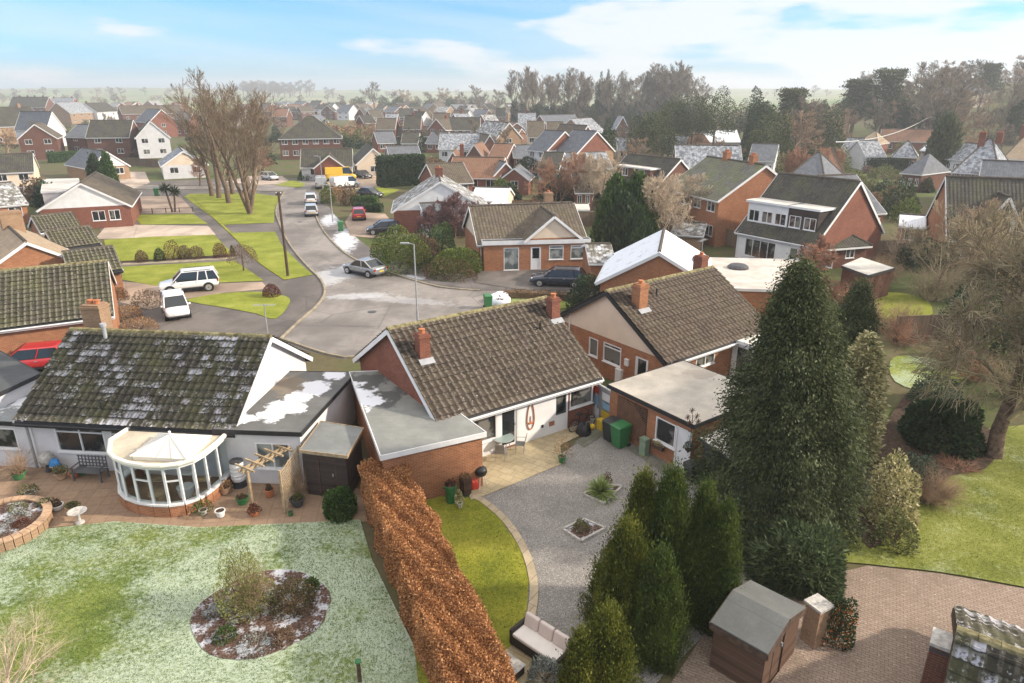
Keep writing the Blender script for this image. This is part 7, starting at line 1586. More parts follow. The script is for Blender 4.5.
hedge('garden_hedge', [(752, 158), (838, 168)], 3.0, 3.0, 5000, .35, 'leaf_d', 'long dark hedge under the bare wood left of the pale hipped house', 12)
# ------------------------------------------------------------------ fences and walls
def fence(pa, pb, h, label, mat='fence_v', n=None, solid=True, world_pts=False):
    a, b_ = (Vector(pa), Vector(pb)) if world_pts else (at(*pa), at(*pb)); d = (b_ - a); L = d.length; d.normalize(); o = empty('garden_fence', a, label, 'fence', None, math.atan2(d.y, d.x)); k = n or max(1, round(L / 2.0))
    for i in range(k):
        b = MB(); b.box((i + .5) * L / k, 0, .1, L / k - .12, .04, h - .1); b.box((i + .5) * L / k, 0, h + .002, L / k - .1, .07, .04); b.build('fence_panel', M[mat], o)
    for i in range(k + 1): b = MB(); b.box(i * L / k, 0, 0, .1, .1, h + .08); b.build('post', M['fence'], o)
    return o
for (a, b_, h_, lb) in (((735, 256), (800, 263), 2.0, 'dark garden fence behind the white flat annex'), ((560, 228), (604, 226), 1.8, 'weathered fence behind the small dark windowed shed'), ((430, 236), (478, 238), 1.7, 'brown fence behind the purple leaved shrub'), ((640, 232), (735, 248), 1.8, 'long brown fence across the gardens behind the snowy roof'), ((820, 262), (896, 256), 1.6, 'fence in front of the chalet house garden'),
    ((893, 343), (960, 340), 1.8, 'weathered grey fence between the two back lawns'), ((960, 340), (1040, 352), 1.8, 'weathered fence behind the big bare tree'), ((497, 214), (545, 212), 1.7, 'fence right of the small snow hipped garage'), ((396, 180), (440, 178), 1.6, 'low fence behind the bright drive'), ((600, 200), (650, 215), 1.7, 'fence below the dark house with white dormer'),
    ((716, 224), (735, 232), 1.8, 'short fence between mossy roofed house and chalet house'), ((776, 205), (850, 200), 1.6, 'far fence behind the chalet ridge'), ((118, 166), (160, 168), 1.8, 'fence between tan bungalow and slate bungalow'), ((896, 262), (940, 258), 1.8, 'fence before the brick chalet gable')):
    fence(a, b_, h_, lb)
fence((690, 640), (742, 690), 1.6, 'dark fence behind the conifers and timber shed') if False else None
# post and chain line by the lawn
p = at(139, 214); q = at(193, 212); o = empty('post_and_rail', p, 'low post and rail along the lawn below the palm', 'railing', None, math.atan2((q - p).y, (q - p).x)); L = (q - p).length
for i in range(5): b = MB(); b.box(i * L / 4, 0, 0, .1, .1, .7); b.build('post', M['woodd'], o)
b = MB(); b.bar((0, 0, .6), (L, 0, .6), .05); b.build('rail', M['woodd'], o)
p = at(812, 641); simple('brick_pier', (p.x, p.y, 0), 'square brown brick pier between timber shed and berry bush', 'pier', [('shaft', 'brick_tan', lambda b: b.box(0, 0, 0, .5, .5, 1.35)), ('cap', 'stone', lambda b: b.box(0, 0, 1.352, .6, .6, .08))], .5)
# ------------------------------------------------------------------ trees and bushes
def conifer(name, loc, label, h, rmax, mat, ncl, per, leaf, seed, cat='conifer', prof=None, group=None, **k):
    f = prof or (lambda z: rmax * np.clip((1 - z) ** .62 * (0.78 + .35 * np.minimum(1, z * 4)), .02, 1.1))
    o = empty(name, loc, label, cat, group); link('foliage', flame_mesh('foliage', h, f, ncl, per, leaf, mat, seed, **k), o)
    link('trunk', seg_mesh('trunk', [((0, 0, -.1), (0, 0, h * .5), .12 * h / 5, .06 * h / 5), ((0, 0, h * .5), (0, 0, h * .85), .06 * h / 5, .02)], M['bark'], 7), o); return o
def tip(px, py, h, **k):
    q = at(px, py, h); return Vector((q.x, q.y, 0))
conifer('leylandii', tip(645, 482, 4.6), 'dark golden green conifer, back left of the clump', 4.6, .78, 'leaf_ley', 420, 110, .042, 41, clump=.085, lobes=6)
conifer('leylandii', tip(674, 481, 4.9), 'tallest golden green conifer in the middle of the clump', 4.9, .95, 'leaf_leyg', 520, 110, .042, 42, clump=.085, lobes=6)
conifer('leylandii', tip(707, 496, 4.4), 'narrow green conifer right of the tallest one', 4.4, .66, 'leaf_leyg', 360, 110, .042, 43, clump=.085, lobes=5)
conifer('leylandii', tip(728, 513, 4.1), 'narrow green conifer nearest the timber shed', 4.1, .52, 'leaf_leyg', 300, 110, .042, 44, clump=.085, lobes=5)
conifer('leylandii', tip(628, 533, 3.7), 'broad golden tipped conifer in front at the left of the clump', 3.7, 1.05, 'leaf_ley', 520, 115, .042, 45, clump=.085, lobes=7)
conifer('leylandii', tip(661, 560, 3.4), 'green conifer filling the front of the clump', 3.4, .8, 'leaf_leyg', 380, 110, .042, 46, clump=.085, lobes=6)
conifer('leylandii', tip(609, 622, 2.6), 'small golden conifer nearest the camera at the bottom', 2.6, .72, 'leaf_ley', 380, 110, .042, 47, clump=.085, lobes=6)
conifer('leylandii', tip(582, 645, 2.2), 'smallest golden conifer beside the silvery shrub', 2.2, .5, 'leaf_ley', 240, 110, .042, 48, clump=.085, lobes=5)
# the big dark cypress
fz = lambda z: 2.42 * np.clip(np.interp(z, [0, .08, .22, .40, .58, .75, .90, 1.0], [.80, .98, 1.0, .84, .64, .42, .19, .03]), .03, 1)
conifer('cypress_tree', tip(799, 270, 9.9), 'huge dark green cypress standing over the yard and garage', 9.9, 2.6, 'leaf_fir', 1150, 150, .062, 51, clump=.19, prof=fz, droop=True, lobes=7)
_t = [o for o in COL.objects if o.name == 'cypress_tree'][0]; _t.location.x += .72; _t.rotation_euler = (0, R(-3.6), 0)
fz2 = lambda z: 1.15 * np.clip(np.interp(z, [0, .2, .5, .8, 1.0], [.9, 1, .8, .5, .05]), .03, 1)
conifer('cypress_tree', tip(862, 285, 6.6), 'narrow dark cypress just behind and right of the huge one', 6.6, 1.2, 'leaf_fir', 420, 110, .06, 52, clump=.16, prof=fz2, droop=True, lobes=5)
# variegated cream shrub column
sv = lambda z: 1.0 * np.clip(np.interp(z, [0, .2, .5, .8, 1.0], [1.0, 1.05, .9, .6, .1]), .05, 1)
conifer('variegated_holly', tip(868, 340, 5.6), 'tall cream variegated holly beside the huge cypress', 5.6, 1.2, 'leaf_cream', 2200, 12, .10, 53, cat='shrub', prof=sv, upd=.1, out=1.2, lobes=5)
shrub('variegated_holly', 895, 520, 'lower cream variegated bush in front of the tall cream holly', 1.0, 2.6, 3800, .13, 'leaf_cream', seed=54, loc=at(888, 520), up=.2, gap=.2)
shrub('variegated_holly', 905, 520, 'small yellow leaved bush at the foot of the holly by the mossy lawn', .8, 1.3, 1500, .11, 'leaf_olive', seed=55, loc=at(893, 545))
# spreading juniper
M['leaf_jun'] = leafmat('juniper_sprays', [(.03, .05, .02), (.10, .135, .055), (.22, .26, .13)])
shrub('juniper', 800, 590, 'wide feathery spreading juniper at the foot of the huge cypress', 2.0, 2.0, 9500, .26, 'leaf_jun', seed=56, loc=at(805, 585), up=.1, width=.10, ry=1.4, amp=.5, inner=.6)
shrub('juniper', 760, 560, 'darker juniper mound between cypress and timber shed', 1.4, 1.8, 6000, .24, 'leaf_jun', seed=57, loc=at(768, 566), up=.15, width=.11, amp=.5, inner=.6)
shrub('firethorn', 835, 640, 'dark green firethorn with orange berries beside the brick pier', .5, 1.7, 2600, .08, 'leaf_d', seed=58, loc=at(834, 640)); 
o = empty('firethorn_berries', at(834, 640), 'clusters of orange berries on the firethorn bush', 'berries'); link('berries', shrub_mesh('berries', .54, .54, 1.5, 420, .06, M['berry'], 58, width=.5), o)
[setattr(c, 'parent', [x for x in COL.objects if x.name.startswith('firethorn') and not x.name.startswith('firethorn_b')][0]) for c in list(o.children)]; bpy.data.objects.remove(o)
# evergreen and bare shrubs of the right garden
shrub('rhododendron', 935, 440, 'glossy dark green rhododendron left of the big bare tree', 1.8, 2.3, 6500, .2, 'leaf_d', seed=60, loc=at(938, 442), width=.3)
shrub('frosted_shrub', 925, 400, 'pale frosted shrub behind the glossy rhododendron', 1.3, 1.6, 3000, .12, 'leaf_grey', seed=61, loc=at(930, 402), gap=.3)
shrub('grey_shrub', 905, 490, 'grey green shrub beside the cream holly', 1.0, 1.6, 3000, .12, 'leaf_grey', seed=62, loc=at(912, 492), gap=.4)
twiggy('bare_shrub', 925, 500, 'dense dark bare shrub at the corner of the mossy lawn', 1.2, 1.5, 130, 'twig', seed=63, loc=at(925, 500))
rb = random.Random(90)
for (x, y, rx, h, n, tw, lb) in ((900, 345, 1.6, 2.0, 90, 'twigr', 'reddish bare shrub below the back lawn'), (872, 330, 1.8, 2.6, 110, 'twig', 'brown bare shrub left of the back lawn'), (955, 365, 1.8, 2.4, 110, 'twig', 'brown bare shrub behind the weathered fence'), (905, 330, 2.2, 2.2, 110, 'twig', 'bare scrub along the front of the bright back lawn'),
    (850, 310, 1.8, 2.2, 90, 'leafr', 'orange brown bare shrub right of the white annex roof'), (838, 300, 1.4, 2.0, 80, 'twigr', 'russet bare bush between annex and cypress'), (880, 285, 2.4, 3.0, 120, 'twig', 'tangled brown shrub behind the flat roofed outbuilding'), (930, 300, 2.4, 3.6, 120, 'twigg', 'greenish bare thicket right of the bright back lawn'),
    (960, 300, 2.6, 4.2, 130, 'twigg', 'tall greenish bare thicket behind the big bare tree'), (1005, 300, 3.0, 4.6, 130, 'twigg', 'bare thicket at the right edge behind the big tree'), (905, 262, 2.4, 3.2, 120, 'twigp', 'pale feathery bare bush before the chalet gable'), (930, 255, 2.0, 3.0, 100, 'twigp', 'pale bare bush right of the feathery one'),
    (975, 380, 1.8, 1.8, 90, 'twigr', 'rusty shrub left of the big bare tree'), (1015, 400, 2.4, 3.2, 100, 'twigg', 'greenish shrub tangle at the right edge'), (800, 262, 2.2, 2.8, 110, 'twigr', 'reddish bare hedge in front of the chalet house'), (765, 262, 1.8, 2.0, 90, 'twigr', 'reddish bare bush behind the white flat roof')):
    twiggy('bare_shrub', x, y, lb, rx * .85, h * .9, int(n * .45), tw if tw != 'leafr' else 'twigr', seed=rb.randint(1, 999), r=.03)
shrub('ivy_mound', 905, 258, 'dark ivy mound in the gardens before the chalet gable', 2.6, 2.4, 3500, .2, 'leaf_d', seed=70, loc=at(928, 268)); shrub('ivy_mound', 960, 320, 'dark green ivy thicket left behind the big tree', 2.4, 3.6, 4500, .2, 'leaf_d', seed=71, loc=at(978, 335), gap=.3); shrub('holly_bush', 1010, 350, 'dark holly bush at the right edge below the chalet', 2.0, 3.2, 3800, .2, 'leaf_d', seed=72, loc=at(1012, 362), gap=.3)
# the big bare tree at the right
bt = bare_tree('bare_tree', at(994, 457), 'big spreading bare tree with lichen green twigs at the right edge', None, 77, 10.2, .36, 'bark', 'twigg', levels=4, clear=.20, up=.24, angle=50, ratio=.72, kids=11, droop=.2, twist=.12, minr=.013)
lf = np.random.RandomState(5); nn_ = 5200; P_l = sphere_dirs(nn_, lf) * (lf.uniform(.3, 1, nn_) ** .5)[:, None] * np.array([3.6, 3.6, 3.4]) + [0, 0, 6.0]; kk_ = np.sin(P_l[:, 0] * 2.1) * np.sin(P_l[:, 1] * 2.3 + 1) * np.sin(P_l[:, 2] * 1.9); P_l = P_l[kk_ > .12]; link('ivy', kites_mesh('ivy', kites(P_l, lf.normal(size=P_l.shape), .12, .3, lf), M['leaf_olive']), bt)
twiggy('leaf_litter_twigs', 955, 470, 'fallen dead twigs under the big bare tree', .9, .25, 40, 'twigr', loc=at(958, 468))
M['twigs'] = plain('street_tree_twigs', (.22, .165, .115), .95, .1, .3, 1.5)
# the street trees on the green verge
for k, (x, y, h, s, lb) in enumerate(((250, 214, 17.2, 201, 'nearest bare street tree on the triangular lawn'), (229, 203, 17.5, 202, 'left bare street tree of the verge group'), (219, 198, 16, 203, 'far left bare street tree of the verge group'), (233, 194, 15.5, 204, 'farthest bare street tree beside the crossroad'), (252, 200, 16, 205, 'bare street tree right behind the nearest one'), (212, 196, 12, 206, 'smallest bare street tree at the left of the group'))):
    bare_tree('street_tree', at(x, y), lb, 'bare street trees on the green verge', s, h * .95, .33, 'bark', 'twigs', levels=4, clear=.14, up=.5, angle=36, ratio=.60, kids=7, forks=3 if k == 0 else 1, twist=.07, minr=.015).scale = (1.2, 1.2, 1.02)
# ---- round and small bushes on the lawns
for (x, y, r, h, m, lb) in ((142, 262, .85, 1.3, 'leaf_br', 'grey brown round bush, first from left in the lawn border'), (160, 261, .75, 1.5, 'leaf_d', 'dark narrow bush, second from left in the lawn border'), (173, 259, 1.2, 2.2, 'leaf_red', 'largest dark red round bush of the lawn border'), (185, 258.5, .85, 1.6, 'leaf_br', 'brownish bush right of the largest red one'), (197, 258.5, 1.05, 1.5, 'leaf_br', 'wide brownish bush in the lawn border'), (220.5, 257.5, 1.0, 1.7, 'leaf_red', 'bright red brown round bush at the right of the border'),
    (233, 256, .3, 1.2, 'leaf_d', 'slim dark upright shrub at the right end of the border'), (272, 296, 1.0, 1.15, 'leaf_red', 'dense reddish round bush on the rounded lawn corner'), (148, 306, 1.7, 1.5, 'leaf_br', 'large rusty bush left of the white hatchback'), (128, 318, 1.5, 1.1, 'leaf_tan', 'straw coloured grass clump by the brick garage'), (140, 330, 1.8, 1.0, 'leaf_tan', 'wide straw coloured bush above the dark roof'), (118, 300, 1.2, 1.2, 'leaf_br', 'brown bush against the brick garage wall')):
    shrub('round_bush', x, y, lb, r * .7, h * .8, 1500, .09, m, seed=int(x * 7 + y), amp=.12)
p = at(244, 271); o = empty('ball_tree', p, 'small round headed bare tree at the right end of the lawns', 'tree'); q = link('crown', shrub_mesh('crown', 1.35, 1.35, 1.5, 2600, .14, M['leaf_br'], 5, .1, .2, .12), o); q.location = (0, 0, .9); link('trunk', seg_mesh('trunk', [((0, 0, -.1), (0, 0, 1.6), .09, .06)], M['bark'], 7), o)
def palm(px, py, label):
    p = at(px, py); o = empty('palm_tree', p, label, 'palm')
    for k, (x, h) in enumerate(((-.7, 3.2), (.5, 2.8))):
        link('trunk', seg_mesh('trunk', [((x * .3, 0, 0), (x, 0, h), .14, .11)], M['bark'], 7), o); rs = np.random.RandomState(k); d = sphere_dirs(120, rs); P = np.tile(np.array([[x, 0, h]]), (120, 1)); q = link('crown', kites_mesh('crown', kites(P, d + [0, 0, .1], 1.1 * rs.uniform(.7, 1.1, 120), .05, rs), M['leaf_d']), o)
palm(174, 212, 'twin stemmed dark palm beside the pink parking area')
conifer('thuja', at(112, 192), 'bright green pointed thuja in front of the tan brick bungalow', 5.6, 1.1, 'leaf_g', 700, 10, .22, 61, lobes=4); conifer('thuja', at(99, 189), 'darker green thuja left of the bright pointed one', 5.0, 1.3, 'leaf_d', 700, 10, .22, 62, lobes=4)
shrub('hedge_bush', 480, 0, 'dark box bush beside the pointed thuja', 1.2, 1.2, 900, .2, 'leaf_d', seed=80, loc=at(122, 196))
for (x, y, r, h, m, n, lf, lb) in ((400, 268, 3.0, 3.6, 'leaf_yg', 7000, .17, 'large yellow green hedge bush behind the silver coupe'), (425, 266, 1.8, 2.6, 'leaf_br', 3000, .15, 'brown bush right of the yellow green hedge bush'), (441, 252, 1.75, 2.7, 'leaf_g', 3600, .14, 'smooth green dome shaped bush below the purple tree'), (455, 273, 2.9, 2.6, 'leaf_yg', 5200, .16, 'yellow green topped hedge bush at the road corner'), (452, 276, 2.5, 1.5, 'leaf_br', 2800, .14, 'brown lower growth under the road corner hedge bush'), (425, 255, 1.5, 2.2, 'leaf_d', 2500, .15, 'dark bush between the purple tree and yellow green hedge'),
    (587, 309, 1.6, 2.6, 'leaf_d', 3600, .15, 'dark glossy bush at the corner of the cream gabled bungalow'), (598, 318, .9, 1.6, 'leaf_yg', 1500, .12, 'golden bush below the dark glossy bush'), (350, 205, 1.4, 2.6, 'leaf_br', 1600, .2, 'brown bush between grey car and clipped hedge'), (338, 200, 1.6, 2.4, 'leaf_tan', 1600, .2, 'pinkish dry bush beside the street lamp'), (328, 203, 1.1, 2.4, 'leaf_yg', 1200, .2, 'golden conifer bush behind the pale grey hatchback'), (316, 178, 1.6, 3.0, 'leaf_yg', 1400, .25, 'yellow green bush left of the yellow van'), (306, 180, 1.4, 2.0, 'leaf_g', 1200, .25, 'dark green bush left of the silver van'),
    (594, 196, 2.4, 3.0, 'leaf_yg', 2600, .2, 'yellow green bush right of the dark garden hedge'), (503, 198, 2.0, 3.2, 'leaf_yg', 2400, .22, 'bright yellow green shrub beyond the low white garages'), (487, 190, 1.6, 3.0, 'leaf_d', 2000, .22, 'dark round bush left of the bright yellow green shrub'), (345, 150, 3.0, 4.0, 'leaf_d', 1500, .4, 'dark round evergreen by the hipped roof house'), (424, 152, 2.6, 4.0, 'leaf_d', 1500, .4, 'dark round evergreen behind the slate bungalow'), (405, 150, 4.0, 2.4, 'leaf_d', 1500, .4, 'low dark shrubbery above the slate bungalow'),
    (527, 176, 2.6, 4.0, 'leaf_d', 1800, .3, 'dark evergreen left of the bare garden tree'), (898, 218, 2.2, 4.2, 'leaf_d', 1800, .3, 'dark bush right of the three windowed bungalow'), (906, 222, 1.8, 3.0, 'leaf_yg', 1400, .25, 'yellow bush left of the brick chalet gable'), (838, 178, 2.4, 5.0, 'leaf_olive', 1600, .3, 'olive green tree right of the brown hipped house'), (884, 178, 3.0, 2.2, 'leaf_olive', 1500, .3, 'olive shrubs on the hillside garden'), (912, 186, 3.0, 2.0, 'leaf_br', 1500, .3, 'brown shrubs beside the hillside lane'), (928, 180, 3.6, 2.6, 'leaf_d', 1700, .3, 'dark shrubs left of the tall cypress on the hillside')):
    shrub('garden_bush', x, y, lb, r, h, n, lf, m, seed=int(x * 3 + y * 5))
# feathery evergreen pair
conifer('leylandii', at(614, 248), 'bright green feathery conifer, left of the pair behind the snowy roof', 6.6, 2.0, 'leaf_g', 1600, 12, .24, 71, lobes=5); conifer('leylandii', at(634, 248), 'bright green feathery conifer, right of the pair behind the snowy roof', 6.8, 2.0, 'leaf_g', 1600, 12, .24, 72, lobes=5); conifer('leylandii', at(623, 254), 'dark feathery conifer in front of the bright pair', 5.0, 2.2, 'leaf_d', 1500, 12, .24, 73, lobes=5)
# mid distance bare trees
for (x, y, h, tw, lb, s) in ((660, 248, 8.5, 'twigp', 'pale pinkish bare tree in front of the mossy roofed brick house', 301), (684, 238, 7.0, 'twigp', 'smaller pale bare tree right of the pinkish one', 302), (556, 210, 7.5, 'twigr', 'rust coloured bare tree behind the dark garden hedge', 303), (570, 205, 7.0, 'twigr', 'second rust coloured bare tree behind the garden hedge', 304), (590, 208, 8.0, 'twigp', 'pale bare tree below the white fronted pair', 305), (600, 212, 7.0, 'twigp', 'pale bare tree beside the dark dormer house', 306), (455, 238, 5.2, 'twigpu', 'purple brown cherry bush above the green dome', 307), (468, 243, 4.6, 'twigpu', 'purple brown cherry bush against the bungalow end wall', 308), (432, 240, 4.0, 'twigpu', 'purple brown cherry bush right of the big white gable', 309),
    (580, 196, 6, 'twigp', 'pale bare tree in the gardens right of the hedge', 310), (545, 192, 5.5, 'twig', 'brown bare tree above the dark garden hedge', 311), (935, 300, 8, 'twigg', 'slender bare tree left of the big spreading one', 312), (265, 176, 6, 'twigr', 'small russet bare tree behind the pale hatchback', 313), (200, 186, 5, 'twigr', 'low bare tree in front of the slate bungalow', 314), (815, 288, 4.5, 'twigr', 'russet bare tree right of the white flat roof', 315), (1010, 290, 8, 'twigg', 'bare tree at the right edge before the chalet roof', 316), (965, 275, 7, 'twig', 'brown bare tree in front of the pointed dormers', 317)):
    if 'twigpu' not in M: M['twigpu'] = plain('purple_twigs', (.20, .11, .105), .95, .1, .3, 1.5)
    bare_tree('bare_tree', at(x, y), lb, None, s, h, .16, 'bark', tw, levels=4, clear=.15, up=.2, angle=44, ratio=.62, kids=8, minr=.014, forks=2 if s % 2 else 1)
for x in range(784, 838, 6):
    bare_tree('bare_tree', at(x, 194 + (x % 4)), 'upright pale bare tree of the orchard row below the pale hipped house', 'upright bare trees of the orchard row', 400 + x, 6.5, .1, 'twigr', 'twigr', levels=3, clear=.05, up=.9, angle=26, kids=9, minr=.02)
# prototypes for far trees
def proto_bare(seed, h, up, angle, twig, levels=4, kids=8, ratio=.62, ivy=0, clear=.25, minr=.035, name='bare_tree', lab='', grp=None, r=.4, loc=(0, 0, 0)):
    o = bare_tree(name, loc, lab, grp, seed, h, r, 'bark', twig, levels=levels, clear=clear, up=up, angle=angle, ratio=ratio, kids=kids, minr=minr)
    if ivy:
        f = lambda z: np.clip(np.interp(z, [0, .3, .8, 1], [.9, 1.1, .7, .2]), .1, 2); link('ivy', flame_mesh('ivy', h * ivy, f, 260, 9, .5, 'leaf_d', seed, out=1, upd=.3), o)
    return o
M['twigh'] = plain('grey_brown_twigs', (.20, .165, .125), .95, .1, .3, .5)
used = {}
def far(proto, x, y, sc, lb, grp, rz=0, ex=1.0):
    p = at(x, y); p.z = hz(p.x, p.y)
    if proto not in used:
        used[proto] = PR_[proto](lb, grp, p); used[proto].rotation_euler = (0, 0, rz); used[proto].scale = (sc * ex, sc * ex, sc); return used[proto]
    return copy_tree(used[proto], p, rz, lb, (sc * ex, sc * ex, sc), grp)
def proto_ever(seed, h, r, mat, name, cat='tree', leaf=.38, n=6500, trunk=True, trunkh=.2, **k):
    def f(lb, grp, loc):
        o = empty(name, loc, lb, cat, grp); q = link('crown', shrub_mesh('crown', r, r, h * (1 - trunkh * .6), n, leaf, M[mat], seed, .45, .3, .4, .6, **k), o); q.location = (0, 0, h * trunkh)
        link('trunk', seg_mesh('trunk', [((0, 0, -.5), (0, 0, h * .6), .35, .2)], M['bark'], 6), o); return o
    return f
def proto_cedar(lb, grp, loc):
    o = empty('cedar_tree', loc, lb, 'tree', grp); rs = np.random.RandomState(9); Vs = []; segs = [((0, 0, -.5), (0, 0, 15), .55, .2)]
    for k in range(9):
        z = 5 + k * 1.25; a0 = rs.uniform(0, 6.28); rr = 7.5 * (1 - .06 * k) * rs.uniform(.6, 1)
        for j in range(3):
            a = a0 + j * 2.1 + rs.uniform(-.4, .4); c = np.array([math.cos(a) * rr * .6, math.sin(a) * rr * .6, z + .8]); segs.append(((0, 0, z - 1), tuple(c), .18, .06)); n = 330
            P = c + rs.normal(size=(n, 3)) * [rr * .26, rr * .26, .28]; Vs.append(kites(P, rs.normal(size=(n, 3)) + [0, 0, .4], .6 * rs.uniform(.6, 1.2, n), .3, rs))
    link('crown', kites_mesh('crown', Vs, M['leaf_fir']), o); link('trunk', seg_mesh('trunk', segs, M['bark'], 6), o); return o
PR_ = {'poplar1': lambda l, g, p: proto_bare(501, 21, .45, 34, 'twigh', ivy=.45, name='poplar_tree', lab=l, grp=g, loc=p, kids=7, minr=.045), 'poplar2': lambda l, g, p: proto_bare(502, 22, .55, 30, 'twigh', ivy=.35, name='poplar_tree', lab=l, grp=g, loc=p, kids=7, minr=.045), 'poplar3': lambda l, g, p: proto_bare(503, 20, .4, 36, 'twigh', ivy=.5, name='poplar_tree', lab=l, grp=g, loc=p, kids=7, minr=.045),
       'round1': lambda l, g, p: proto_bare(511, 14, .3, 42, 'twigh', lab=l, grp=g, loc=p, kids=7, minr=.045), 'round2': lambda l, g, p: proto_bare(512, 13, .2, 46, 'twig', lab=l, grp=g, loc=p, kids=7, minr=.045),
       'ever1': proto_ever(521, 13, 5.0, 'leaf_fir', 'evergreen_tree'), 'ever2': proto_ever(522, 15, 3.6, 'leaf_d', 'evergreen_tree'), 'pine': proto_ever(523, 16, 6.0, 'leaf_fir', 'pine_tree', trunkh=.45), 'cedar': proto_cedar,
       'bush1': proto_ever(531, 3, 2.6, 'leaf_br', 'garden_bush', 'bush', .4, 900, trunkh=0), 'bush2': proto_ever(532, 3, 2.2, 'leaf_d', 'garden_bush', 'bush', .4, 900, trunkh=0), 'bush3': proto_ever(533, 3.4, 2.6, 'leaf_tan', 'garden_bush', 'bush', .4, 900, trunkh=0), 'bush4': proto_ever(534, 3.0, 2.4, 'leaf_olive', 'garden_bush', 'bush', .4, 900, trunkh=0)}
rt = random.Random(55)
# poplar row on the centre skyline
for i in range(30): 
    x = 516 + i * 6.3 + rt.uniform(-2, 2); far(rt.choice(('poplar1', 'poplar2', 'poplar3')), x, 127 + rt.uniform(-3, 3), rt.uniform(.85, 1.15), 'tall bare ivy clad tree in the long row on the centre skyline', 'tall bare trees of the skyline row', rt.uniform(0, 6))
for x, y, s, p_ in ((655, 128, 1.15, 'poplar1'), (663, 128, 1.2, 'poplar2'), (671, 129, 1.1, 'poplar3')): far(p_, x, y, s, 'bare crowned tree of the tall clump right of the skyline row', 'clump of three tall bare trees', rt.uniform(0, 6), 1.3)
for x, y, s in ((598, 127, 1.25), (607, 127, 1.3)): far('ever2', x, y, s * 1.1, 'narrow dark evergreen standing in the tall bare row', 'two narrow evergreens in the row', rt.uniform(0, 6), .5)
# left-of-centre skyline trees
for x, y, s, lb in ((375, 112, 1.5, 'broad bare tree on the skyline above the hipped roof house'), (409, 112, 1.3, 'rounded bare tree on the skyline left of centre'), (448, 112, 1.4, 'tall pale bare tree on the skyline near the centre'), (478, 114, 1.3, 'bare tree with dark ivy on the skyline near the centre'), (500, 116, 1.1, 'small bare tree at the left end of the skyline row'), (430, 113, 1.0, 'low bare tree between two skyline trees'), (395, 112, 1.0, 'low bare tree beside the broad skyline tree'), (462, 113, 1.0, 'low bare tree left of the ivy clad skyline tree')): far(rt.choice(('round1', 'round2')), x, y, s, lb, None, rt.uniform(0, 6), 1.2)
for i in range(34): far(rt.choice(('round1', 'round2', 'ever1')), 350 + rt.uniform(0, 170), rt.uniform(110, 117), rt.uniform(.6, .9), 'hazy tree of the belt behind the far estate', 'belt of hazy trees behind the estate', rt.uniform(0, 6), 1.3)
for i in range(26): far(rt.choice(('ever1', 'ever2', 'round1')), rt.uniform(512, 690), rt.uniform(124, 130), rt.uniform(.5, .85), 'low dark tree beneath the tall skyline row', 'low dark trees under the skyline row', rt.uniform(0, 6), 1.3)
# dark evergreens and pines right of centre
for x, y, s, p_, lb in ((642, 162, 1.05, 'ever1', 'dark rounded evergreen left in the copse'), (622, 160, .8, 'round1', 'grey bare tree at the left edge of the copse'), (655, 166, 1.15, 'ever1', 'big dark evergreen in the middle of the copse'), (668, 158, 1.0, 'pine', 'dark pine behind the copse'), (690, 158, 1.05, 'pine', 'flat topped pine right of the copse'), (712, 156, 1.1, 'pine', 'flat topped pine above the low white building'), (756, 160, 1.3, 'ever2', 'tall narrow dark evergreen on the skyline'), (742, 150, .9, 'pine', 'dark pine left of the tall narrow evergreen'), (630, 172, .7, 'round2', 'brown bare tree in front of the copse'), (604, 168, .8, 'ever2', 'pointed dark conifer beside the dark dormer house'), (640, 176, .6, 'round1', 'bare tree right behind the dark dormer house'), (770, 168, 1.2, 'ever1', 'dark evergreen mass below the tall one'), (790, 164, 1.2, 'round2', 'brown bare tree above the pale hipped house'), (806, 162, 1.3, 'round1', 'bare tree in the wood left of the cedars'), (820, 160, 1.2, 'ever1', 'dark evergreen in the wood left of the cedars'), (760, 172, .9, 'ever1', 'low dark evergreen behind the pale hipped house')):
    far(p_, x, y, s * .72, lb, None, rt.uniform(0, 6), 1.25)
for x, y, s, lb in ((786, 150, 1.0, 'spreading cedar on the right skyline above the brown wood'), (850, 138, 1.1, 'flat layered cedar on the skyline, left of two'), (880, 136, 1.25, 'flat layered cedar on the skyline, right of two'), (985, 104, .9, 'umbrella shaped cedar on the hilltop skyline')): far('cedar', x, y, s, lb, None, rt.uniform(0, 6))
for x, y, s, lb in ((925, 140, 1.6, 'tall bare tree standing before the hilltop house'), (938, 150, 1.5, 'tall bare tree beside the leaning wire pole'), (905, 138, 1.3, 'tall bare tree right of the layered cedars')): far('poplar3', x, y, s * .6, lb, None, rt.uniform(0, 6), 1.5)
for i in range(75):
    x = rt.uniform(752, 1040); y = rt.uniform(104, 148) if x > 850 else rt.uniform(128, 158); far(rt.choice(('round1', 'round2', 'round2', 'round1', 'ever2', 'poplar3')), x, y - (0 if x < 850 else 0), rt.uniform(.5, .85), 'tree of the mixed wood on the right hillside', 'mixed wood on the right hillside', rt.uniform(0, 6), 1.2)
conifer('cypress_tree', at(938, 172), 'solitary dark columnar cypress beside the hillside lane', 9.5, 2.0, 'leaf_fir', 900, 10, .5, 81, prof=lambda z: 2.1 * np.clip(np.interp(z, [0, .5, .8, 1], [1, .95, .7, .1]), .05, 1)) .location.z = hz(*at(938, 172)[:2])
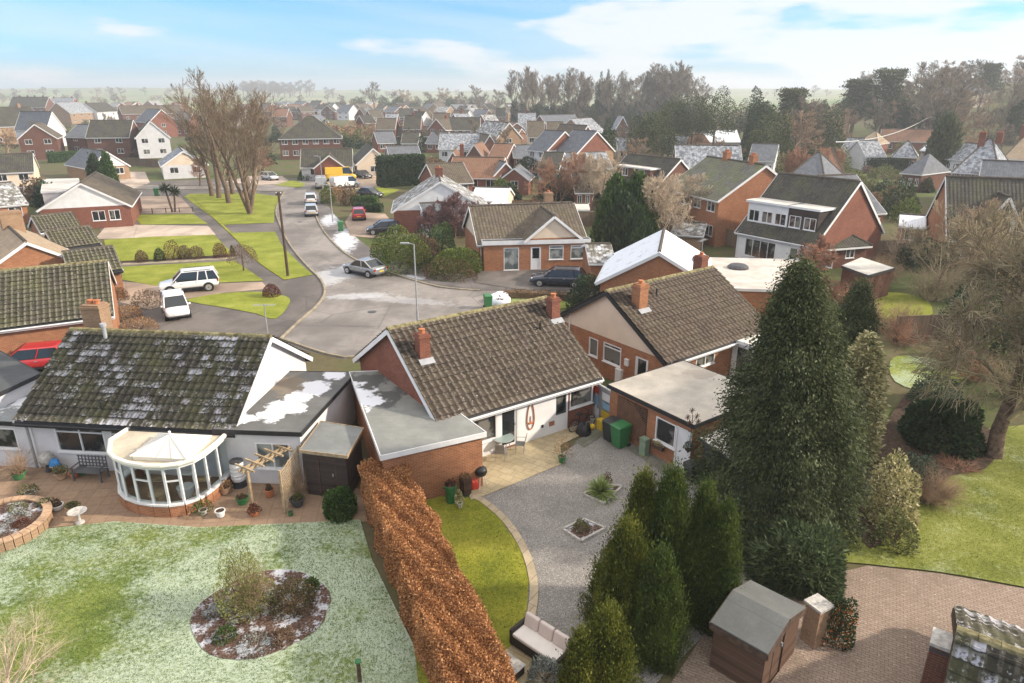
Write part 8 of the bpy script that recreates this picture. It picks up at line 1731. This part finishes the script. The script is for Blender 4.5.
# left distance
for i in range(40): far(rt.choice(('round1', 'round2')), rt.uniform(-20, 350), rt.uniform(101, 108), rt.uniform(.55, .9), 'bare tree among the far fields on the left', 'bare trees among the far left fields', rt.uniform(0, 6), 1.4)
for i in range(26): far('round1', rt.uniform(240, 310), rt.uniform(95.5, 98.5), rt.uniform(1.4, 2.2), 'tree of the pale wood on the left horizon', 'pale wood on the left horizon', rt.uniform(0, 6), 1.5)
for i in range(70): far(rt.choice(('round1', 'round2')), rt.uniform(-30, 1050), rt.uniform(95.5, 99), rt.uniform(.7, 1.3), 'tiny tree in the farthest hedgerows', 'tiny trees of the farthest hedgerows', rt.uniform(0, 6), 1.6)
# orange and olive bushes between far houses
for i in range(30): far(rt.choice(('bush3', 'bush1', 'bush4', 'bush3')), rt.uniform(318, 480), rt.uniform(134, 147), rt.uniform(.8, 1.7), 'tan and orange winter bush of the allotments in the middle distance', 'winter bushes of the allotments', rt.uniform(0, 6), 1.3)
for i in range(210):
    x = rt.uniform(-10, 1030); y = rt.uniform(112, 215)
    if 95 < x < 400 and y > 172: continue
    if 60 < x < 130 and y > 150: continue
    far(rt.choice(('bush1', 'bush2', 'bush4', 'bush2', 'bush1')), x, y, rt.uniform(.4, 1.0), 'small winter bush in the gardens between the far houses', 'small bushes in the far gardens', rt.uniform(0, 6), 1.1)
for i in range(60):
    x = rt.uniform(-10, 1030); y = rt.uniform(116, 165)
    if 95 < x < 400 and y > 150: continue
    far(rt.choice(('round1', 'round2')), x, y, rt.uniform(.35, .6), 'small bare garden tree between the far houses', 'small bare trees in the far gardens', rt.uniform(0, 6), 1.1)
# hillside lane
sheet('lane', [(893, 186), (908, 190), (925, 170), (936, 168), (936, 163), (918, 166)], 'drive_pink', z=.02) if hz(*at(910, 178)[:2]) < .5 else None
# ------------------------------------------------------------------ haze
def haze():
    b = MB(); b.box(0, 0, -1.2, 6400, 6400, 66); t = bpy.data.materials.new('haze_air'); t.use_nodes = True; N = t.node_tree.nodes; N.clear(); out = N.new('ShaderNodeOutputMaterial'); v = N.new('ShaderNodeVolumePrincipled')
    v.inputs['Color'].default_value = (.93, .97, 1.0, 1); v.inputs['Density'].default_value = HAZE_D; v.inputs['Anisotropy'].default_value = .25; t.node_tree.links.new(v.outputs[0], out.inputs['Volume'])
    tag(b.build('haze', t), kind='stuff')
HAZE_D = .00052
haze()
